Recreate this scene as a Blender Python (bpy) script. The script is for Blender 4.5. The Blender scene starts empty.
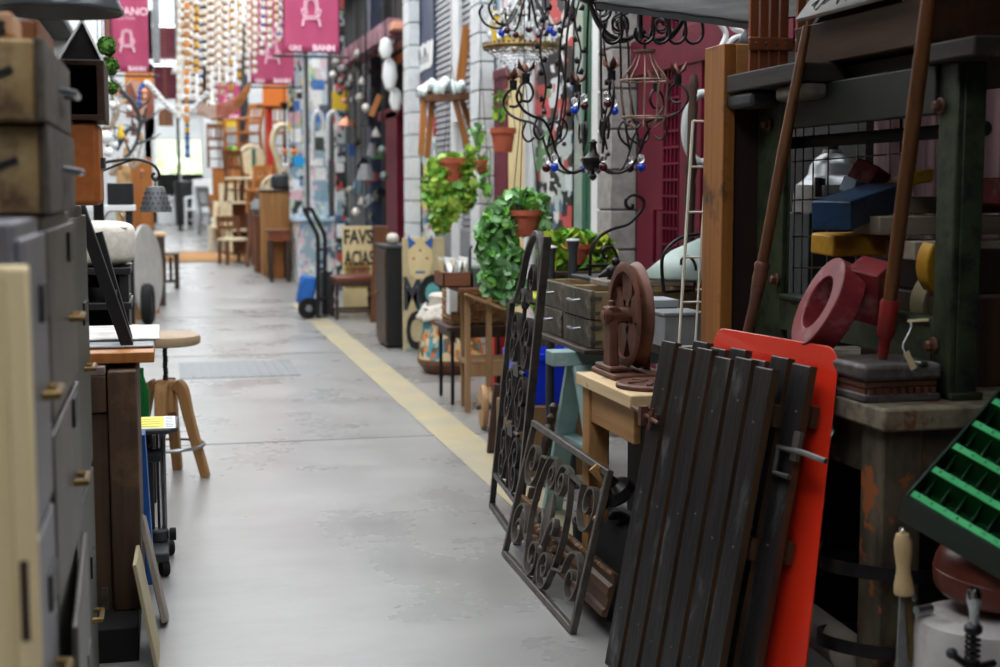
import bpy, bmesh, math, random
from mathutils import Vector, Matrix, Euler
random.seed(7)
V = Vector
PI = math.pi
COL = bpy.context.scene.collection
sc = bpy.context.scene

# ---------------------------------------------------------------- camera
FPX, EYE = 1400.0, 1.5
PITCH = math.atan((333.5 - 190) / FPX)
YAW = math.atan((335 / FPX) * math.cos(PITCH))
cR = V((math.cos(YAW), -math.sin(YAW), 0))
cF = V((math.sin(YAW) * math.cos(PITCH), math.cos(YAW) * math.cos(PITCH), -math.sin(PITCH)))
cU = cR.cross(cF)
CAM = V((0, 0, EYE))

def at(px, py, X=None, Y=None, Z=None):
    d = cF + cR * ((px - 500) / FPX) - cU * ((py - 333.5) / FPX)
    if X is not None: t = X / d.x
    elif Y is not None: t = Y / d.y
    else: t = (Z - EYE) / d.z
    return CAM + d * t

def mpp(p):            # metres per pixel at a point
    return (V(p) - CAM).dot(cF) / FPX

cam = bpy.data.cameras.new('camera')
co = bpy.data.objects.new('camera', cam); COL.objects.link(co)
co.matrix_world = Matrix((cR, cU, -cF)).transposed().to_4x4()
co.location = CAM
cam.sensor_width = 36; cam.lens = FPX * 36 / 1000
cam.clip_start = 0.05; cam.clip_end = 300
cam.dof.use_dof = True; cam.dof.focus_distance = 5.0; cam.dof.aperture_fstop = 2.8
sc.camera = co

# ---------------------------------------------------------------- materials
def _nt(name):
    m = bpy.data.materials.new(name); m.use_nodes = True
    nt = m.node_tree
    return m, nt, nt.nodes['Principled BSDF']

def _in(b, k, v):
    if k in b.inputs: b.inputs[k].default_value = v

def col(c): return (c[0], c[1], c[2], 1)

def pm(name, c, c2=None, rough=.6, metal=0, ns=6, st=(1, 1, 1), bump=0, lo=.35, hi=.65, det=4, spec=.5, trans=0, coat=0,
       c3=None, ns3=3, lo3=.55, hi3=.62, rough2=None, alpha=1, sss=0, emit=None, ior=1.45, coord='Object', st3=(1, 1, 1)):
    m, nt, b = _nt(name)
    N, L = nt.nodes.new, nt.links.new
    _in(b, 'Roughness', rough); _in(b, 'Metallic', metal); _in(b, 'Specular IOR Level', spec)
    _in(b, 'Transmission Weight', trans); _in(b, 'Coat Weight', coat); _in(b, 'Alpha', alpha); _in(b, 'IOR', ior)
    if c2 is None and not bump and c3 is None:
        _in(b, 'Base Color', col(c)); return m
    tc = N('ShaderNodeTexCoord'); mp = N('ShaderNodeMapping'); L(tc.outputs[coord], mp.inputs[0])
    mp.inputs['Scale'].default_value = st
    nz = N('ShaderNodeTexNoise'); nz.inputs['Scale'].default_value = ns; nz.inputs['Detail'].default_value = det
    nz.inputs['Roughness'].default_value = .62
    L(mp.outputs[0], nz.inputs['Vector'])
    rp = N('ShaderNodeValToRGB'); e = rp.color_ramp.elements
    e[0].position = lo; e[1].position = hi; e[0].color = col(c); e[1].color = col(c2 or c)
    L(nz.outputs['Fac'], rp.inputs[0])
    out = rp.outputs[0]
    if c3 is not None:
        mp3 = N('ShaderNodeMapping'); L(tc.outputs[coord], mp3.inputs[0]); mp3.inputs['Scale'].default_value = st3
        mp3.inputs['Location'].default_value = (3.1, 7.7, 1.3)
        n3 = N('ShaderNodeTexNoise'); n3.inputs['Scale'].default_value = ns3; n3.inputs['Detail'].default_value = 6
        n3.inputs['Roughness'].default_value = .68
        L(mp3.outputs[0], n3.inputs['Vector'])
        r3 = N('ShaderNodeValToRGB'); q = r3.color_ramp.elements; q[0].position = lo3; q[1].position = hi3
        L(n3.outputs['Fac'], r3.inputs[0])
        mx = N('ShaderNodeMix'); mx.data_type = 'RGBA'
        L(r3.outputs[0], mx.inputs[0]); L(out, mx.inputs[6]); mx.inputs[7].default_value = col(c3)
        out = mx.outputs[2]
    L(out, b.inputs['Base Color'])
    if rough2 is not None:
        mr = N('ShaderNodeMapRange'); mr.inputs[1].default_value = lo; mr.inputs[2].default_value = hi
        mr.inputs[3].default_value = rough; mr.inputs[4].default_value = rough2
        L(nz.outputs['Fac'], mr.inputs[0]); L(mr.outputs[0], b.inputs['Roughness'])
    if bump:
        bp = N('ShaderNodeBump'); bp.inputs['Strength'].default_value = min(1, bump); bp.inputs['Distance'].default_value = .01
        L(nz.outputs['Fac'], bp.inputs['Height']); L(bp.outputs[0], b.inputs['Normal'])
    return m

def wood(name, c, c2, ax='z', rough=.6, ns=22, bump=.25, lo=.3, hi=.7, c3=None, **k):
    st = {'x': (.06, 1, 1), 'y': (1, .06, 1), 'z': (1, 1, .06)}[ax]
    if c3 is not None: k.setdefault('ns3', 5)
    return pm(name, c, c2, rough=rough, ns=ns, st=st, bump=bump, lo=lo, hi=hi, c3=c3, **k)

def stickers(name, pal, scale=9, rough=.45, seed=0, sy=.45):
    """rectangular paste-up patches of many colours"""
    m, nt, b = _nt(name); N, L = nt.nodes.new, nt.links.new
    tc = N('ShaderNodeTexCoord'); mp = N('ShaderNodeMapping'); L(tc.outputs['Object'], mp.inputs[0])
    mp.inputs['Scale'].default_value = (1, sy, .75); mp.inputs['Location'].default_value = (seed, seed * .37, seed * .7)
    vo = N('ShaderNodeTexVoronoi'); vo.distance = 'CHEBYCHEV'; vo.inputs['Scale'].default_value = scale
    L(mp.outputs[0], vo.inputs['Vector'])
    sp = N('ShaderNodeSeparateColor'); L(vo.outputs['Color'], sp.inputs[0])
    rp = N('ShaderNodeValToRGB'); rp.color_ramp.interpolation = 'CONSTANT'
    el = rp.color_ramp.elements
    for i, c in enumerate(pal):
        p = i / len(pal)
        if i < 2: e = el[i]; e.position = p
        else: e = el.new(p)
        e.color = col(c)
    L(sp.outputs[0], rp.inputs[0])
    v2 = N('ShaderNodeTexVoronoi'); v2.distance = 'CHEBYCHEV'; v2.inputs['Scale'].default_value = scale * 3.3
    L(mp.outputs[0], v2.inputs['Vector'])
    s2 = N('ShaderNodeSeparateColor'); L(v2.outputs['Color'], s2.inputs[0])
    r2 = N('ShaderNodeValToRGB'); r2.color_ramp.interpolation = 'CONSTANT'
    q = r2.color_ramp.elements; q[0].color = (0, 0, 0, 1); q[1].position = .66; q[1].color = (1, 1, 1, 1)
    L(s2.outputs[1], r2.inputs[0])
    r3 = N('ShaderNodeValToRGB'); r3.color_ramp.interpolation = 'CONSTANT'
    el = r3.color_ramp.elements
    for i, c in enumerate(pal[::-1]):
        if i < 2: e = el[i]; e.position = i / len(pal)
        else: e = el.new(i / len(pal))
        e.color = col(c)
    L(s2.outputs[0], r3.inputs[0])
    mx = N('ShaderNodeMix'); mx.data_type = 'RGBA'
    L(r2.outputs[0], mx.inputs[0]); L(rp.outputs[0], mx.inputs[6]); L(r3.outputs[0], mx.inputs[7])
    L(mx.outputs[2], b.inputs['Base Color']); _in(b, 'Roughness', rough)
    return m

# ---------------------------------------------------------------- mesh builder
ROOT = {}
class MB:
    def __init__(s, world=False):
        s.v = []; s.f = []; s.mi = []; s.world = world; s.M = None
    def add(s, vs, fs, mi=0):
        b = len(s.v)
        s.v += [(s.M @ V(v)) if s.M else V(v) for v in vs]
        s.f += [tuple(b + i for i in f) for f in fs]; s.mi += [mi] * len(fs)
        return s
    def box(s, c, d, R=None, mi=0):
        c = V(c); x, y, z = d[0] / 2, d[1] / 2, d[2] / 2
        vs = [V((a * x, b * y, e * z)) for a in (-1, 1) for b in (-1, 1) for e in (-1, 1)]
        if R is not None:
            m = R if isinstance(R, Matrix) else Euler(R).to_matrix()
            vs = [m @ v for v in vs]
        return s.add([c + v for v in vs], [(0, 1, 3, 2), (4, 6, 7, 5), (0, 4, 5, 1), (2, 3, 7, 6), (0, 2, 6, 4), (1, 5, 7, 3)], mi)
    def box2(s, lo, hi, mi=0):
        lo, hi = V(lo), V(hi)
        return s.box((lo + hi) / 2, [abs(hi[i] - lo[i]) for i in range(3)], None, mi)
    def beam(s, a, b, w, h=None, up=(0, 0, 1), mi=0, w2=None, h2=None):
        """bar from a to b; h measured along 'up', w across"""
        a, b = V(a), V(b); h = h or w; d = (b - a).normalized(); up = V(up)
        if abs(d.dot(up)) > .98: up = V((0, 1, 0)) if abs(d.y) < .9 else V((1, 0, 0))
        x = d.cross(up).normalized(); y = x.cross(d).normalized()
        vs = []
        for p, ww, hh in ((a, w, h), (b, w2 or w, h2 or (h if w2 is None else h * w2 / w))):
            for i, j in ((-1, -1), (1, -1), (1, 1), (-1, 1)): vs.append(p + x * (i * ww / 2) + y * (j * hh / 2))
        return s.add(vs, [(0, 1, 2, 3), (7, 6, 5, 4), (0, 4, 5, 1), (1, 5, 6, 2), (2, 6, 7, 3), (3, 7, 4, 0)], mi)
    def tube(s, pts, r, n=8, closed=False, mi=0, caps=True):
        pts = [V(p) for p in pts]; k = len(pts)
        rs = r if isinstance(r, (list, tuple)) else [r] * k
        T = []
        for i in range(k):
            a = pts[i - 1] if (i or closed) else pts[0]; b = pts[(i + 1) % k] if (i < k - 1 or closed) else pts[-1]
            t = b - a; T.append(t.normalized() if t.length > 1e-9 else V((0, 0, 1)))
        u = T[0].orthogonal().normalized(); vs = []
        for i in range(k):
            u = (u - T[i] * u.dot(T[i]))
            u = u.normalized() if u.length > 1e-6 else T[i].orthogonal().normalized()
            w = T[i].cross(u)
            for j in range(n):
                an = 2 * PI * j / n
                vs.append(pts[i] + (u * math.cos(an) + w * math.sin(an)) * rs[i])
        fs = []
        for i in range(k if closed else k - 1):
            i2 = (i + 1) % k
            for j in range(n):
                j2 = (j + 1) % n
                fs.append((i * n + j, i * n + j2, i2 * n + j2, i2 * n + j))
        if caps and not closed:
            fs.append(tuple(range(n - 1, -1, -1))); fs.append(tuple((k - 1) * n + j for j in range(n)))
        return s.add(vs, fs, mi)
    def strip(s, pts, side, w, t, mi=0, taper=None):
        """flat bar swept along pts: w along 'side', t across"""
        pts = [V(p) for p in pts]; side = V(side).normalized(); k = len(pts); vs = []
        for i in range(k):
            d = (pts[min(i + 1, k - 1)] - pts[max(i - 1, 0)]).normalized()
            nrm = d.cross(side).normalized(); q = taper[i] if taper else 1
            for a, b in ((-1, -1), (1, -1), (1, 1), (-1, 1)): vs.append(pts[i] + side * (a * w * q / 2) + nrm * (b * t * q / 2))
        fs = [(3, 2, 1, 0), tuple(4 * (k - 1) + j for j in range(4))]
        for i in range(k - 1):
            for j in range(4):
                j2 = (j + 1) % 4; fs.append((4 * i + j, 4 * i + j2, 4 * i + 4 + j2, 4 * i + 4 + j))
        return s.add(vs, fs, mi)
    def lathe(s, prof, base=(0, 0, 0), axis=(0, 0, 1), n=20, mi=0, caps=True, a0=0, a1=2 * PI):
        base = V(base); q = V((0, 0, 1)).rotation_difference(V(axis).normalized()); full = abs(a1 - a0 - 2 * PI) < 1e-6
        m = n if full else n + 1; vs = []
        for r, z in prof:
            for j in range(m):
                a = a0 + (a1 - a0) * j / n
                vs.append(base + q @ V((r * math.cos(a), r * math.sin(a), z)))
        fs = []
        for i in range(len(prof) - 1):
            for j in range(n):
                j2 = (j + 1) % m; fs.append((i * m + j, i * m + j2, (i + 1) * m + j2, (i + 1) * m + j))
        if caps and full:
            if prof[0][0] > 1e-5: fs.append(tuple(range(m - 1, -1, -1)))
            if prof[-1][0] > 1e-5: fs.append(tuple((len(prof) - 1) * m + j for j in range(m)))
        return s.add(vs, fs, mi)
    def cyl(s, a, b, r, r2=None, n=16, mi=0):
        return s.lathe([(r, 0), (r2 if r2 is not None else r, (V(b) - V(a)).length)], a, V(b) - V(a), n, mi)
    def ball(s, c, r, n=12, sc_=(1, 1, 1), mi=0):
        k = max(4, n // 2); vs = [V((0, 0, -1))]; fs = []
        for i in range(1, k):
            t = -PI / 2 + PI * i / k
            for j in range(n): vs.append(V((math.cos(t) * math.cos(2 * PI * j / n), math.cos(t) * math.sin(2 * PI * j / n), math.sin(t))))
        vs.append(V((0, 0, 1)))
        for j in range(n): fs.append((0, 1 + (j + 1) % n, 1 + j))
        for i in range(k - 2):
            for j in range(n):
                a, b = 1 + i * n + j, 1 + i * n + (j + 1) % n; fs.append((a, b, b + n, a + n))
        l = len(vs) - 1; o = 1 + (k - 2) * n
        for j in range(n): fs.append((l, o + j, o + (j + 1) % n))
        c = V(c)
        return s.add([c + V((v.x * r * sc_[0], v.y * r * sc_[1], v.z * r * sc_[2])) for v in vs], fs, mi)
    def prism(s, poly, O, U, W, t, mi=0, hole=None):
        """polygon in the plane O + a U + b W, thickness t along U x W"""
        O, U, W = V(O), V(U), V(W); nr = U.cross(W).normalized() * t; n = len(poly)
        a = [O + U * p[0] + W * p[1] for p in poly]
        if hole is None:
            vs = a + [p + nr for p in a]
            fs = [tuple(range(n - 1, -1, -1)), tuple(range(n, 2 * n))] + [(i, (i + 1) % n, n + (i + 1) % n, n + i) for i in range(n)]
        else:
            h = [O + U * p[0] + W * p[1] for p in hole]     # same number of points
            vs = a + [p + nr for p in a] + h + [p + nr for p in h]; fs = []
            for i in range(n):
                j = (i + 1) % n
                fs += [(i, j, n + j, n + i), (2 * n + j, 2 * n + i, 3 * n + i, 3 * n + j), (n + i, n + j, 3 * n + j, 3 * n + i), (j, i, 2 * n + i, 2 * n + j)]
        return s.add(vs, fs, mi)
    def surf(s, fn, nu, nv, mi=0):
        vs = [V(fn(i / nu, j / nv)) for i in range(nu + 1) for j in range(nv + 1)]
        fs = [(i * (nv + 1) + j, (i + 1) * (nv + 1) + j, (i + 1) * (nv + 1) + j + 1, i * (nv + 1) + j + 1) for i in range(nu) for j in range(nv)]
        return s.add(vs, fs, mi)
    def quad(s, a, b, c, d, mi=0): return s.add([a, b, c, d], [(0, 1, 2, 3)], mi)
    def text(s, txt, O, U, W, size, t=.002, mi=0, align='CENTER', bold=0, sx=1):
        cu = bpy.data.curves.new('t', 'FONT'); cu.body = txt; cu.size = size; cu.align_x = align; cu.align_y = 'CENTER'
        cu.extrude = t / 2; cu.resolution_u = 3; cu.offset = bold
        ob = bpy.data.objects.new('t', cu); COL.objects.link(ob)
        me = ob.evaluated_get(bpy.context.evaluated_depsgraph_get()).to_mesh()
        O, U, W = V(O), V(U).normalized(), V(W).normalized(); nn = U.cross(W)
        vs = [O + U * (v.co.x * sx) + W * v.co.y + nn * v.co.z for v in me.vertices]; fs = [tuple(p.vertices) for p in me.polygons]
        ob.to_mesh_clear() if False else None
        bpy.data.objects.remove(ob); bpy.data.curves.remove(cu)
        return s.add(vs, fs, mi)
    def build(s, name, mats, parent=None, bevel=0, smooth=38, solid=0, label=None, seg=2, sub=0):
        me = bpy.data.meshes.new(name); vs = s.v
        o = bpy.data.objects.new(name, me)
        if parent is not None:
            rm = ROOT[parent.name]; ROOT[o.name] = rm
            if s.world:
                inv = rm.inverted(); vs = [inv @ v for v in vs]
            o.parent = parent
        else:
            lo = V([min(v[i] for v in vs) for i in range(3)]); hi = V([max(v[i] for v in vs) for i in range(3)])
            c = V(((lo.x + hi.x) / 2, (lo.y + hi.y) / 2, lo.z)) if s.world else V((0, 0, 0))
            vs = [v - c for v in vs]; o.location = c; ROOT[o.name] = Matrix.Translation(c)
        me.from_pydata([tuple(v) for v in vs], [], s.f)
        for m in (mats if isinstance(mats, (list, tuple)) else [mats]): me.materials.append(m)
        for p, i in zip(me.polygons, s.mi): p.material_index = i
        if smooth:
            me.polygons.foreach_set('use_smooth', [True] * len(me.polygons))
            me.set_sharp_from_angle(angle=math.radians(smooth))
        me.update()
        COL.objects.link(o)
        if solid:
            k = o.modifiers.new('s', 'SOLIDIFY'); k.thickness = solid; k.offset = 0
        if sub:
            k = o.modifiers.new('u', 'SUBSURF'); k.levels = k.render_levels = sub
        if bevel:
            k = o.modifiers.new('b', 'BEVEL'); k.width = bevel; k.segments = seg; k.limit_method = 'ANGLE'; k.angle_limit = math.radians(40)
        if label: o['label'] = label
        return o
    def struct(s, name, mats, **k):
        o = s.build(name, mats, None, **k); o['kind'] = 'structure'; return o

def tag(o, label, cat, group=None, kind=None):
    o['label'] = label; o['category'] = cat
    if group: o['group'] = group
    if kind: o['kind'] = kind
    return o

def thing(name, label, cat, loc=(0, 0, 0), rz=0, group=None, rot=None):
    o = bpy.data.objects.new(name, None); COL.objects.link(o); o.empty_display_size = .1
    o.location = loc; o.rotation_euler = rot or (0, 0, rz)
    ROOT[o.name] = Matrix.Translation(V(loc)) @ Euler(rot or (0, 0, rz)).to_matrix().to_4x4()
    return tag(o, label, cat, group)

def dup(root, loc, rz=None, label=None, group=None, scale=None):
    r = root.copy(); COL.objects.link(r); r.location = loc
    if rz is not None: r.rotation_euler = (0, 0, rz)
    if scale: r.scale = (scale,) * 3 if isinstance(scale, (int, float)) else scale
    if label: r['label'] = label
    if group: r['group'] = group
    for ch in list(root.children):
        c = ch.copy(); COL.objects.link(c); c.parent = r
        for g in list(ch.children):
            d = g.copy(); COL.objects.link(d); d.parent = c
    return r

W = lambda: MB(True)      # geometry given in world metres
L = lambda: MB(False)     # geometry given in the thing's own metres

def spiral(c, r0, r1, a0, sweep, n=26):
    return [(c[0] + (r0 + (r1 - r0) * i / n) * math.cos(a0 + sweep * i / n), c[1] + (r0 + (r1 - r0) * i / n) * math.sin(a0 + sweep * i / n)) for i in range(n + 1)]

def bez(p, n=10):
    """smooth curve through points (Catmull-Rom), any dimension"""
    p = [V(q) if len(q) == 3 else V((q[0], q[1], 0)) for q in p]; q = [p[0] * 2 - p[1]] + p + [p[-1] * 2 - p[-2]]; out = []
    for i in range(1, len(q) - 2):
        a, b, c, d = q[i - 1:i + 3]
        for k in range(n):
            t = k / n
            out.append(.5 * ((2 * b) + (c - a) * t + (2 * a - 5 * b + 4 * c - d) * t * t + (3 * b - a - 3 * c + d) * t ** 3))
    out.append(p[-1]); return out

USED = set()
def rel(base, p, marks):
    """a label that places a small thing by the nearest landmark"""
    p = V(p)
    for nm, q in sorted(marks, key=lambda m: (V(m[1]) - p).length):
        d = p - V(q)
        t = '%s %s the %s' % (base, ('just above' if d.z > 0 else 'just below') if abs(d.z) > abs(d.x) else ('on the aisle side of' if d.x * (1 if q[0] < .6 else -1) > 0 else 'on the wall side of'), nm)
        if t not in USED: USED.add(t); return t
    return base
ORD = ['first', 'second', 'third', 'fourth', 'fifth', 'sixth', 'seventh', 'eighth', 'ninth', 'tenth', 'eleventh', 'twelfth', 'thirteenth', 'fourteenth', 'fifteenth', 'sixteenth', 'seventeenth', 'eighteenth', 'nineteenth', 'twentieth']
def rnd(a, b): return random.uniform(a, b)
def circ(c, r, n=24, a0=0, sy=1): return [(c[0] + r * math.cos(a0 + 2 * PI * i / n), c[1] + sy * r * math.sin(a0 + 2 * PI * i / n)) for i in range(n)]
UX, UY, UZ = V((1, 0, 0)), V((0, 1, 0)), V((0, 0, 1))

# ================================================================ materials
def hx(s):
    r = [int(s[i:i + 2], 16) / 255 for i in (0, 2, 4)]
    return tuple(c / 12.92 if c <= .04045 else ((c + .055) / 1.055) ** 2.4 for c in r)

M = {}
M['floor'] = pm('concrete', hx('8f8d8b'), hx('a5a3a0'), rough=.22, rough2=.38, ns=1.3, det=5, lo=.3, hi=.7, c3=hx('6f6d6b'), ns3=.9, lo3=.15, hi3=1.0, st3=(.8, 2.0, 1), spec=.6)
M['line'] = pm('yellow_paint', hx('b4a680'), hx('aa9f83'), rough=.4, ns=3, c3=hx('979389'), ns3=2.5, lo3=.42, hi3=.75)
M['mat'] = pm('coir', hx('b58a5c'), hx('9c7146'), rough=.9, ns=40, bump=.3)
M['whitebrick'] = pm('white_painted_block', hx('d8dbdc'), hx('c6cacc'), rough=.55, ns=9, bump=.12)
M['greystone'] = pm('grey_stone', hx('a19c98'), hx('878380'), rough=.8, ns=14, bump=.2)
M['mortar'] = pm('mortar', hx('77797a'), rough=.9)
M['maroon'] = pm('maroon_paint', hx('6a0f2b'), hx('5a0a22'), rough=.45, ns=3, spec=.3)
M['cream'] = pm('cream_paint', hx('e3cf9f'), hx('d8c08c'), rough=.6, ns=5)
M['white'] = pm('white_paint', hx('dfe2e3'), hx('d0d3d4'), rough=.45, ns=6)
M['purewhite'] = pm('clean_white', hx('e8eaea'), rough=.4)
M['navy'] = pm('navy_paint', hx('3a4660'), hx('323c54'), rough=.45, ns=4)
M['green'] = pm('green_paint', hx('1f5a44'), rough=.4)
M['black'] = pm('black_paint', hx('141417'), hx('1c1c20'), rough=.45, ns=12)
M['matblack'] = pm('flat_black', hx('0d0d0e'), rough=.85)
M['darkgrey'] = pm('dark_grey', hx('3a3d41'), hx('2c2e32'), rough=.55, ns=8)
M['grey'] = pm('mid_grey', hx('85888b'), hx('74777a'), rough=.5, ns=7)
M['shutter'] = pm('roller_shutter', hx('8e9094'), hx('7f8186'), rough=.45, metal=.3, ns=6)
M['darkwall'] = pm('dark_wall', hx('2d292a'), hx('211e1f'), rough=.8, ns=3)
M['plaster'] = pm('plaster', hx('c9c6c0'), hx('b9b5ae'), rough=.8, ns=4)
M['maroonslat'] = pm('maroon_slats', hx('6f3340'), hx('5e2b36'), rough=.6, ns=4)
M['orange'] = pm('orange_paint', hx('e07a2e'), hx('d96f22'), rough=.5, ns=4)
M['pink'] = pm('pink_banner', hx('b64c70'), hx('a94366'), rough=.8, ns=2)
M['palepink'] = pm('banner_print', hx('eec3d2'), rough=.8)
M['yellow'] = pm('yellow_sign', hx('e8c33c'), hx('dcb52f'), rough=.5, ns=5)
M['red'] = pm('red_paint', hx('c22a26'), rough=.5)
M['iron'] = pm('wrought_iron', hx('4a4641'), hx('635d56'), rough=.4, metal=.4, ns=18, bump=.12, c3=hx('6d6258'), ns3=14, lo3=.6, hi3=.7)
M['darkiron'] = pm('dark_wrought_iron', hx('2f2c2a'), hx('45403c'), rough=.4, metal=.45, ns=18, bump=.12, c3=hx('5a5049'), ns3=14, lo3=.6, hi3=.7)
M['blackiron'] = pm('black_iron', hx('19171a'), hx('2a2526'), rough=.35, metal=.5, ns=20)
M['steel'] = pm('steel', hx('9a9c9e'), hx('7c7e80'), rough=.28, metal=.9, ns=10)
M['chrome'] = pm('chrome', hx('d5d6d8'), rough=.12, metal=1)
M['alu'] = pm('spun_aluminium', hx('aaadaf'), hx('94979a'), rough=.33, metal=.75, ns=3, st=(1, 1, 6))
M['brass'] = pm('brass', hx('8c7145'), hx('6a5434'), rough=.4, metal=.7, ns=14)
M['rust'] = pm('rusty_cast', hx('57382d'), hx('6f4535'), rough=.55, metal=.25, ns=12, bump=.25, c3=hx('39261f'), ns3=10, lo3=.55, hi3=.68)
M['copper'] = pm('copper', hx('b5785e'), hx('c98a6c'), rough=.4, metal=.5, ns=6)
M['terracotta'] = pm('terracotta', hx('b2593f'), hx('a04e37'), rough=.75, ns=10, bump=.1)
M['soil'] = pm('soil', hx('2c2019'), rough=1)
M['leaf'] = pm('ivy_leaf', hx('86c04e'), hx('5a9a38'), rough=.4, ns=5, lo=.3, hi=.6, sss=0)
M['leafpale'] = pm('pale_leaf', hx('b7cf62'), hx('8fb83f'), rough=.4, ns=6, lo=.3, hi=.65)
M['leafdark'] = pm('dark_leaf', hx('6aa65c'), hx('b9dcb0'), rough=.35, ns=7, lo=.35, hi=.72)
M['moss'] = pm('moss', hx('5d8a35'), hx('365f22'), rough=.85, ns=26, bump=.6)
M['stem'] = pm('plant_stem', hx('6c7a3a'), rough=.7)
M['glass'] = pm('glass', (.95, .98, .97), rough=.03, trans=1, ior=1.3)
M['crystal'] = pm('crystal', (.95, .97, 1), rough=.02, trans=.8, ior=1.5)
M['blueglass'] = pm('blue_glass', hx('1e46c8'), rough=.08, trans=.3)
M['redglass'] = pm('dark_red_glass', hx('4a1222'), rough=.08, trans=.2)
M['plastic'] = pm('clear_plastic', (.9, .93, .95), rough=.25, trans=.55, ior=1.3, bump=.5, ns=14)
M['oak'] = wood('oak', hx('b08350'), hx('8f6436'), 'z')
M['oakx'] = wood('oak_long', hx('b08350'), hx('8f6436'), 'x')
M['oaky'] = wood('oak_deep', hx('b08350'), hx('8f6436'), 'y')
M['pine'] = wood('pine', hx('dcb98a'), hx('c9a06c'), 'z', c3=hx('a98358'), ns3=3)
M['piney'] = wood('pine_deep', hx('d9bf97'), hx('c3a173'), 'y', c3=hx('8e7452'), ns3=5, lo3=.56)
M['palewood'] = wood('pale_wood', hx('e6d3ab'), hx('d8c294'), 'z', rough=.55)
M['darkwood'] = wood('dark_wood', hx('4a352a'), hx('31231c'), 'z', rough=.5)
M['darkwoodx'] = wood('dark_wood_long', hx('4a352a'), hx('31231c'), 'x', rough=.5)
M['brownwood'] = wood('brown_wood', hx('7a4e30'), hx('5a3621'), 'z', rough=.5)
M['brownwoody'] = wood('brown_wood_deep', hx('5f4330'), hx('432d20'), 'y', rough=.5, c3=hx('8d7460'), ns3=9, lo3=.6, hi3=.75)
M['reddishwood'] = wood('reddish_wood', hx('8a4a2c'), hx('6b351e'), 'z', rough=.45)
M['amberwood'] = wood('amber_wood', hx('b9773a'), hx('9a5c28'), 'z', rough=.45)
M['creampaint'] = pm('cream_furniture_paint', hx('e8dcbb'), hx('d8caa6'), rough=.5, ns=7)
M['bluetick'] = pm('sea_green_paint', hx('a0bdba'), hx('8cabaa'), rough=.55, ns=6, bump=.08, c3=hx('b9c6bf'), ns3=8, lo3=.6, hi3=.7)
M['leather'] = pm('orange_leather', hx('a75a24'), hx('b8692e'), rough=.5, ns=22, bump=.15)
M['brownleather'] = pm('brown_leather', hx('5e2b20'), hx('682f23'), rough=.38, ns=30, bump=.06)
M['canvas'] = pm('natural_cloth', hx('d8d1c6'), hx('c6bdb1'), rough=.9, ns=30, bump=.35)
PAL = [hx(c) for c in ('d9dde0', '23252b', 'c7d3d8', '3f6fae', 'b9c9b0', 'e8e8e4', '5a5f6b', 'b8484a', '88a6b8', '2f3a33', 'e4c84a', 'ecebe8', '6a9a5a', '1a1b20', 'cfa9b0', 'a9b8c6')]
M['stick'] = stickers('pasted_stickers', PAL, 7)
M['stick2'] = stickers('pasted_stickers_light', [hx(c) for c in ('e2e6e8', 'cfd8dc', 'd9c9cf', '9fb6c4', 'e9e9e6', 'e4cbd4', 'b7cfa0', '5c6a78', 'e6e2c8', 'c9dbe4', '86a7bd', 'f0f0ee')], 5.5, seed=3)
M['stick3'] = stickers('pasted_stickers_dark', [hx(c) for c in ('1b1d22', 'd5d9dc', '22262b', '4d6f8f', '1b1d22', 'b9c4c2', '2e3338', 'c34d4d', 'dfe0dc', '15171a', '6f9a68', '2a2a30')], 6, seed=8)

# ================================================================ setting
RAMP0, RAMP = 18.0, .045
def gz(y): return max(0, (y - RAMP0) * RAMP)
b = W()
ys = [-3.5, 3, 8, 13, RAMP0, 22, 26, 30, 34, 44]
for i in range(len(ys) - 1):
    a, c = ys[i], ys[i + 1]
    b.quad((-4.5, a, gz(a)), (4.6, a, gz(a)), (4.6, c, gz(c)), (-4.5, c, gz(c)))
    b.quad((-4.5, a, -.2), (-4.5, c, -.2), (4.6, c, -.2), (4.6, a, -.2))
b.struct('floor', M['floor'])
# yellow painted line along the shop side
b = W(); y = 4.5
while y < 18:
    c = y + 1
    b.quad((1.57, y, gz(y) + .003), (1.83, y, gz(y) + .003), (1.83, c, gz(c) + .003), (1.57, c, gz(c) + .003)); y = c
b.struct('floor_marking', M['line'])
# expansion joints
b = W()
for y in (8.35, 12.9, 16.9): b.box2((-1.4, y, .0), (2.6, y + .012, .0022))
b.struct('floor_marking', pm('joint', hx('747474'), rough=.8))
# hatch
b = W(); b.box2((.08, 11.35, 0), (1.04, 12.42, .004))
ht = b.build('floor_hatch', pm('hatch_steel', hx('7f8386'), hx('73777a'), rough=.45, metal=.3, ns=30, bump=.3))
tag(ht, 'square steel access hatch set flush in the concrete aisle', 'hatch')
b = W()
for i in range(12):
    x = .1 + i * .078; b.box2((x, 11.37, .0042), (x + .02, 12.4, .007))
b.build('tread_rib', M['grey'], ht)
# coir mat at the foot of the ramp end
p0, p1 = at(196, 261, Z=gz(24.6)), at(262, 262, Z=gz(24.6))
b = W(); b.quad((-.1, 24.3, gz(24.3) + .01), (1.36, 24.3, gz(24.3) + .01), (1.36, 26.2, gz(26.2) + .01), (-.1, 26.2, gz(26.2) + .01))
tag(b.build('coir_mat', M['mat'], solid=.016), 'long tan coir mat laid across the far aisle', 'mat')

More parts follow.
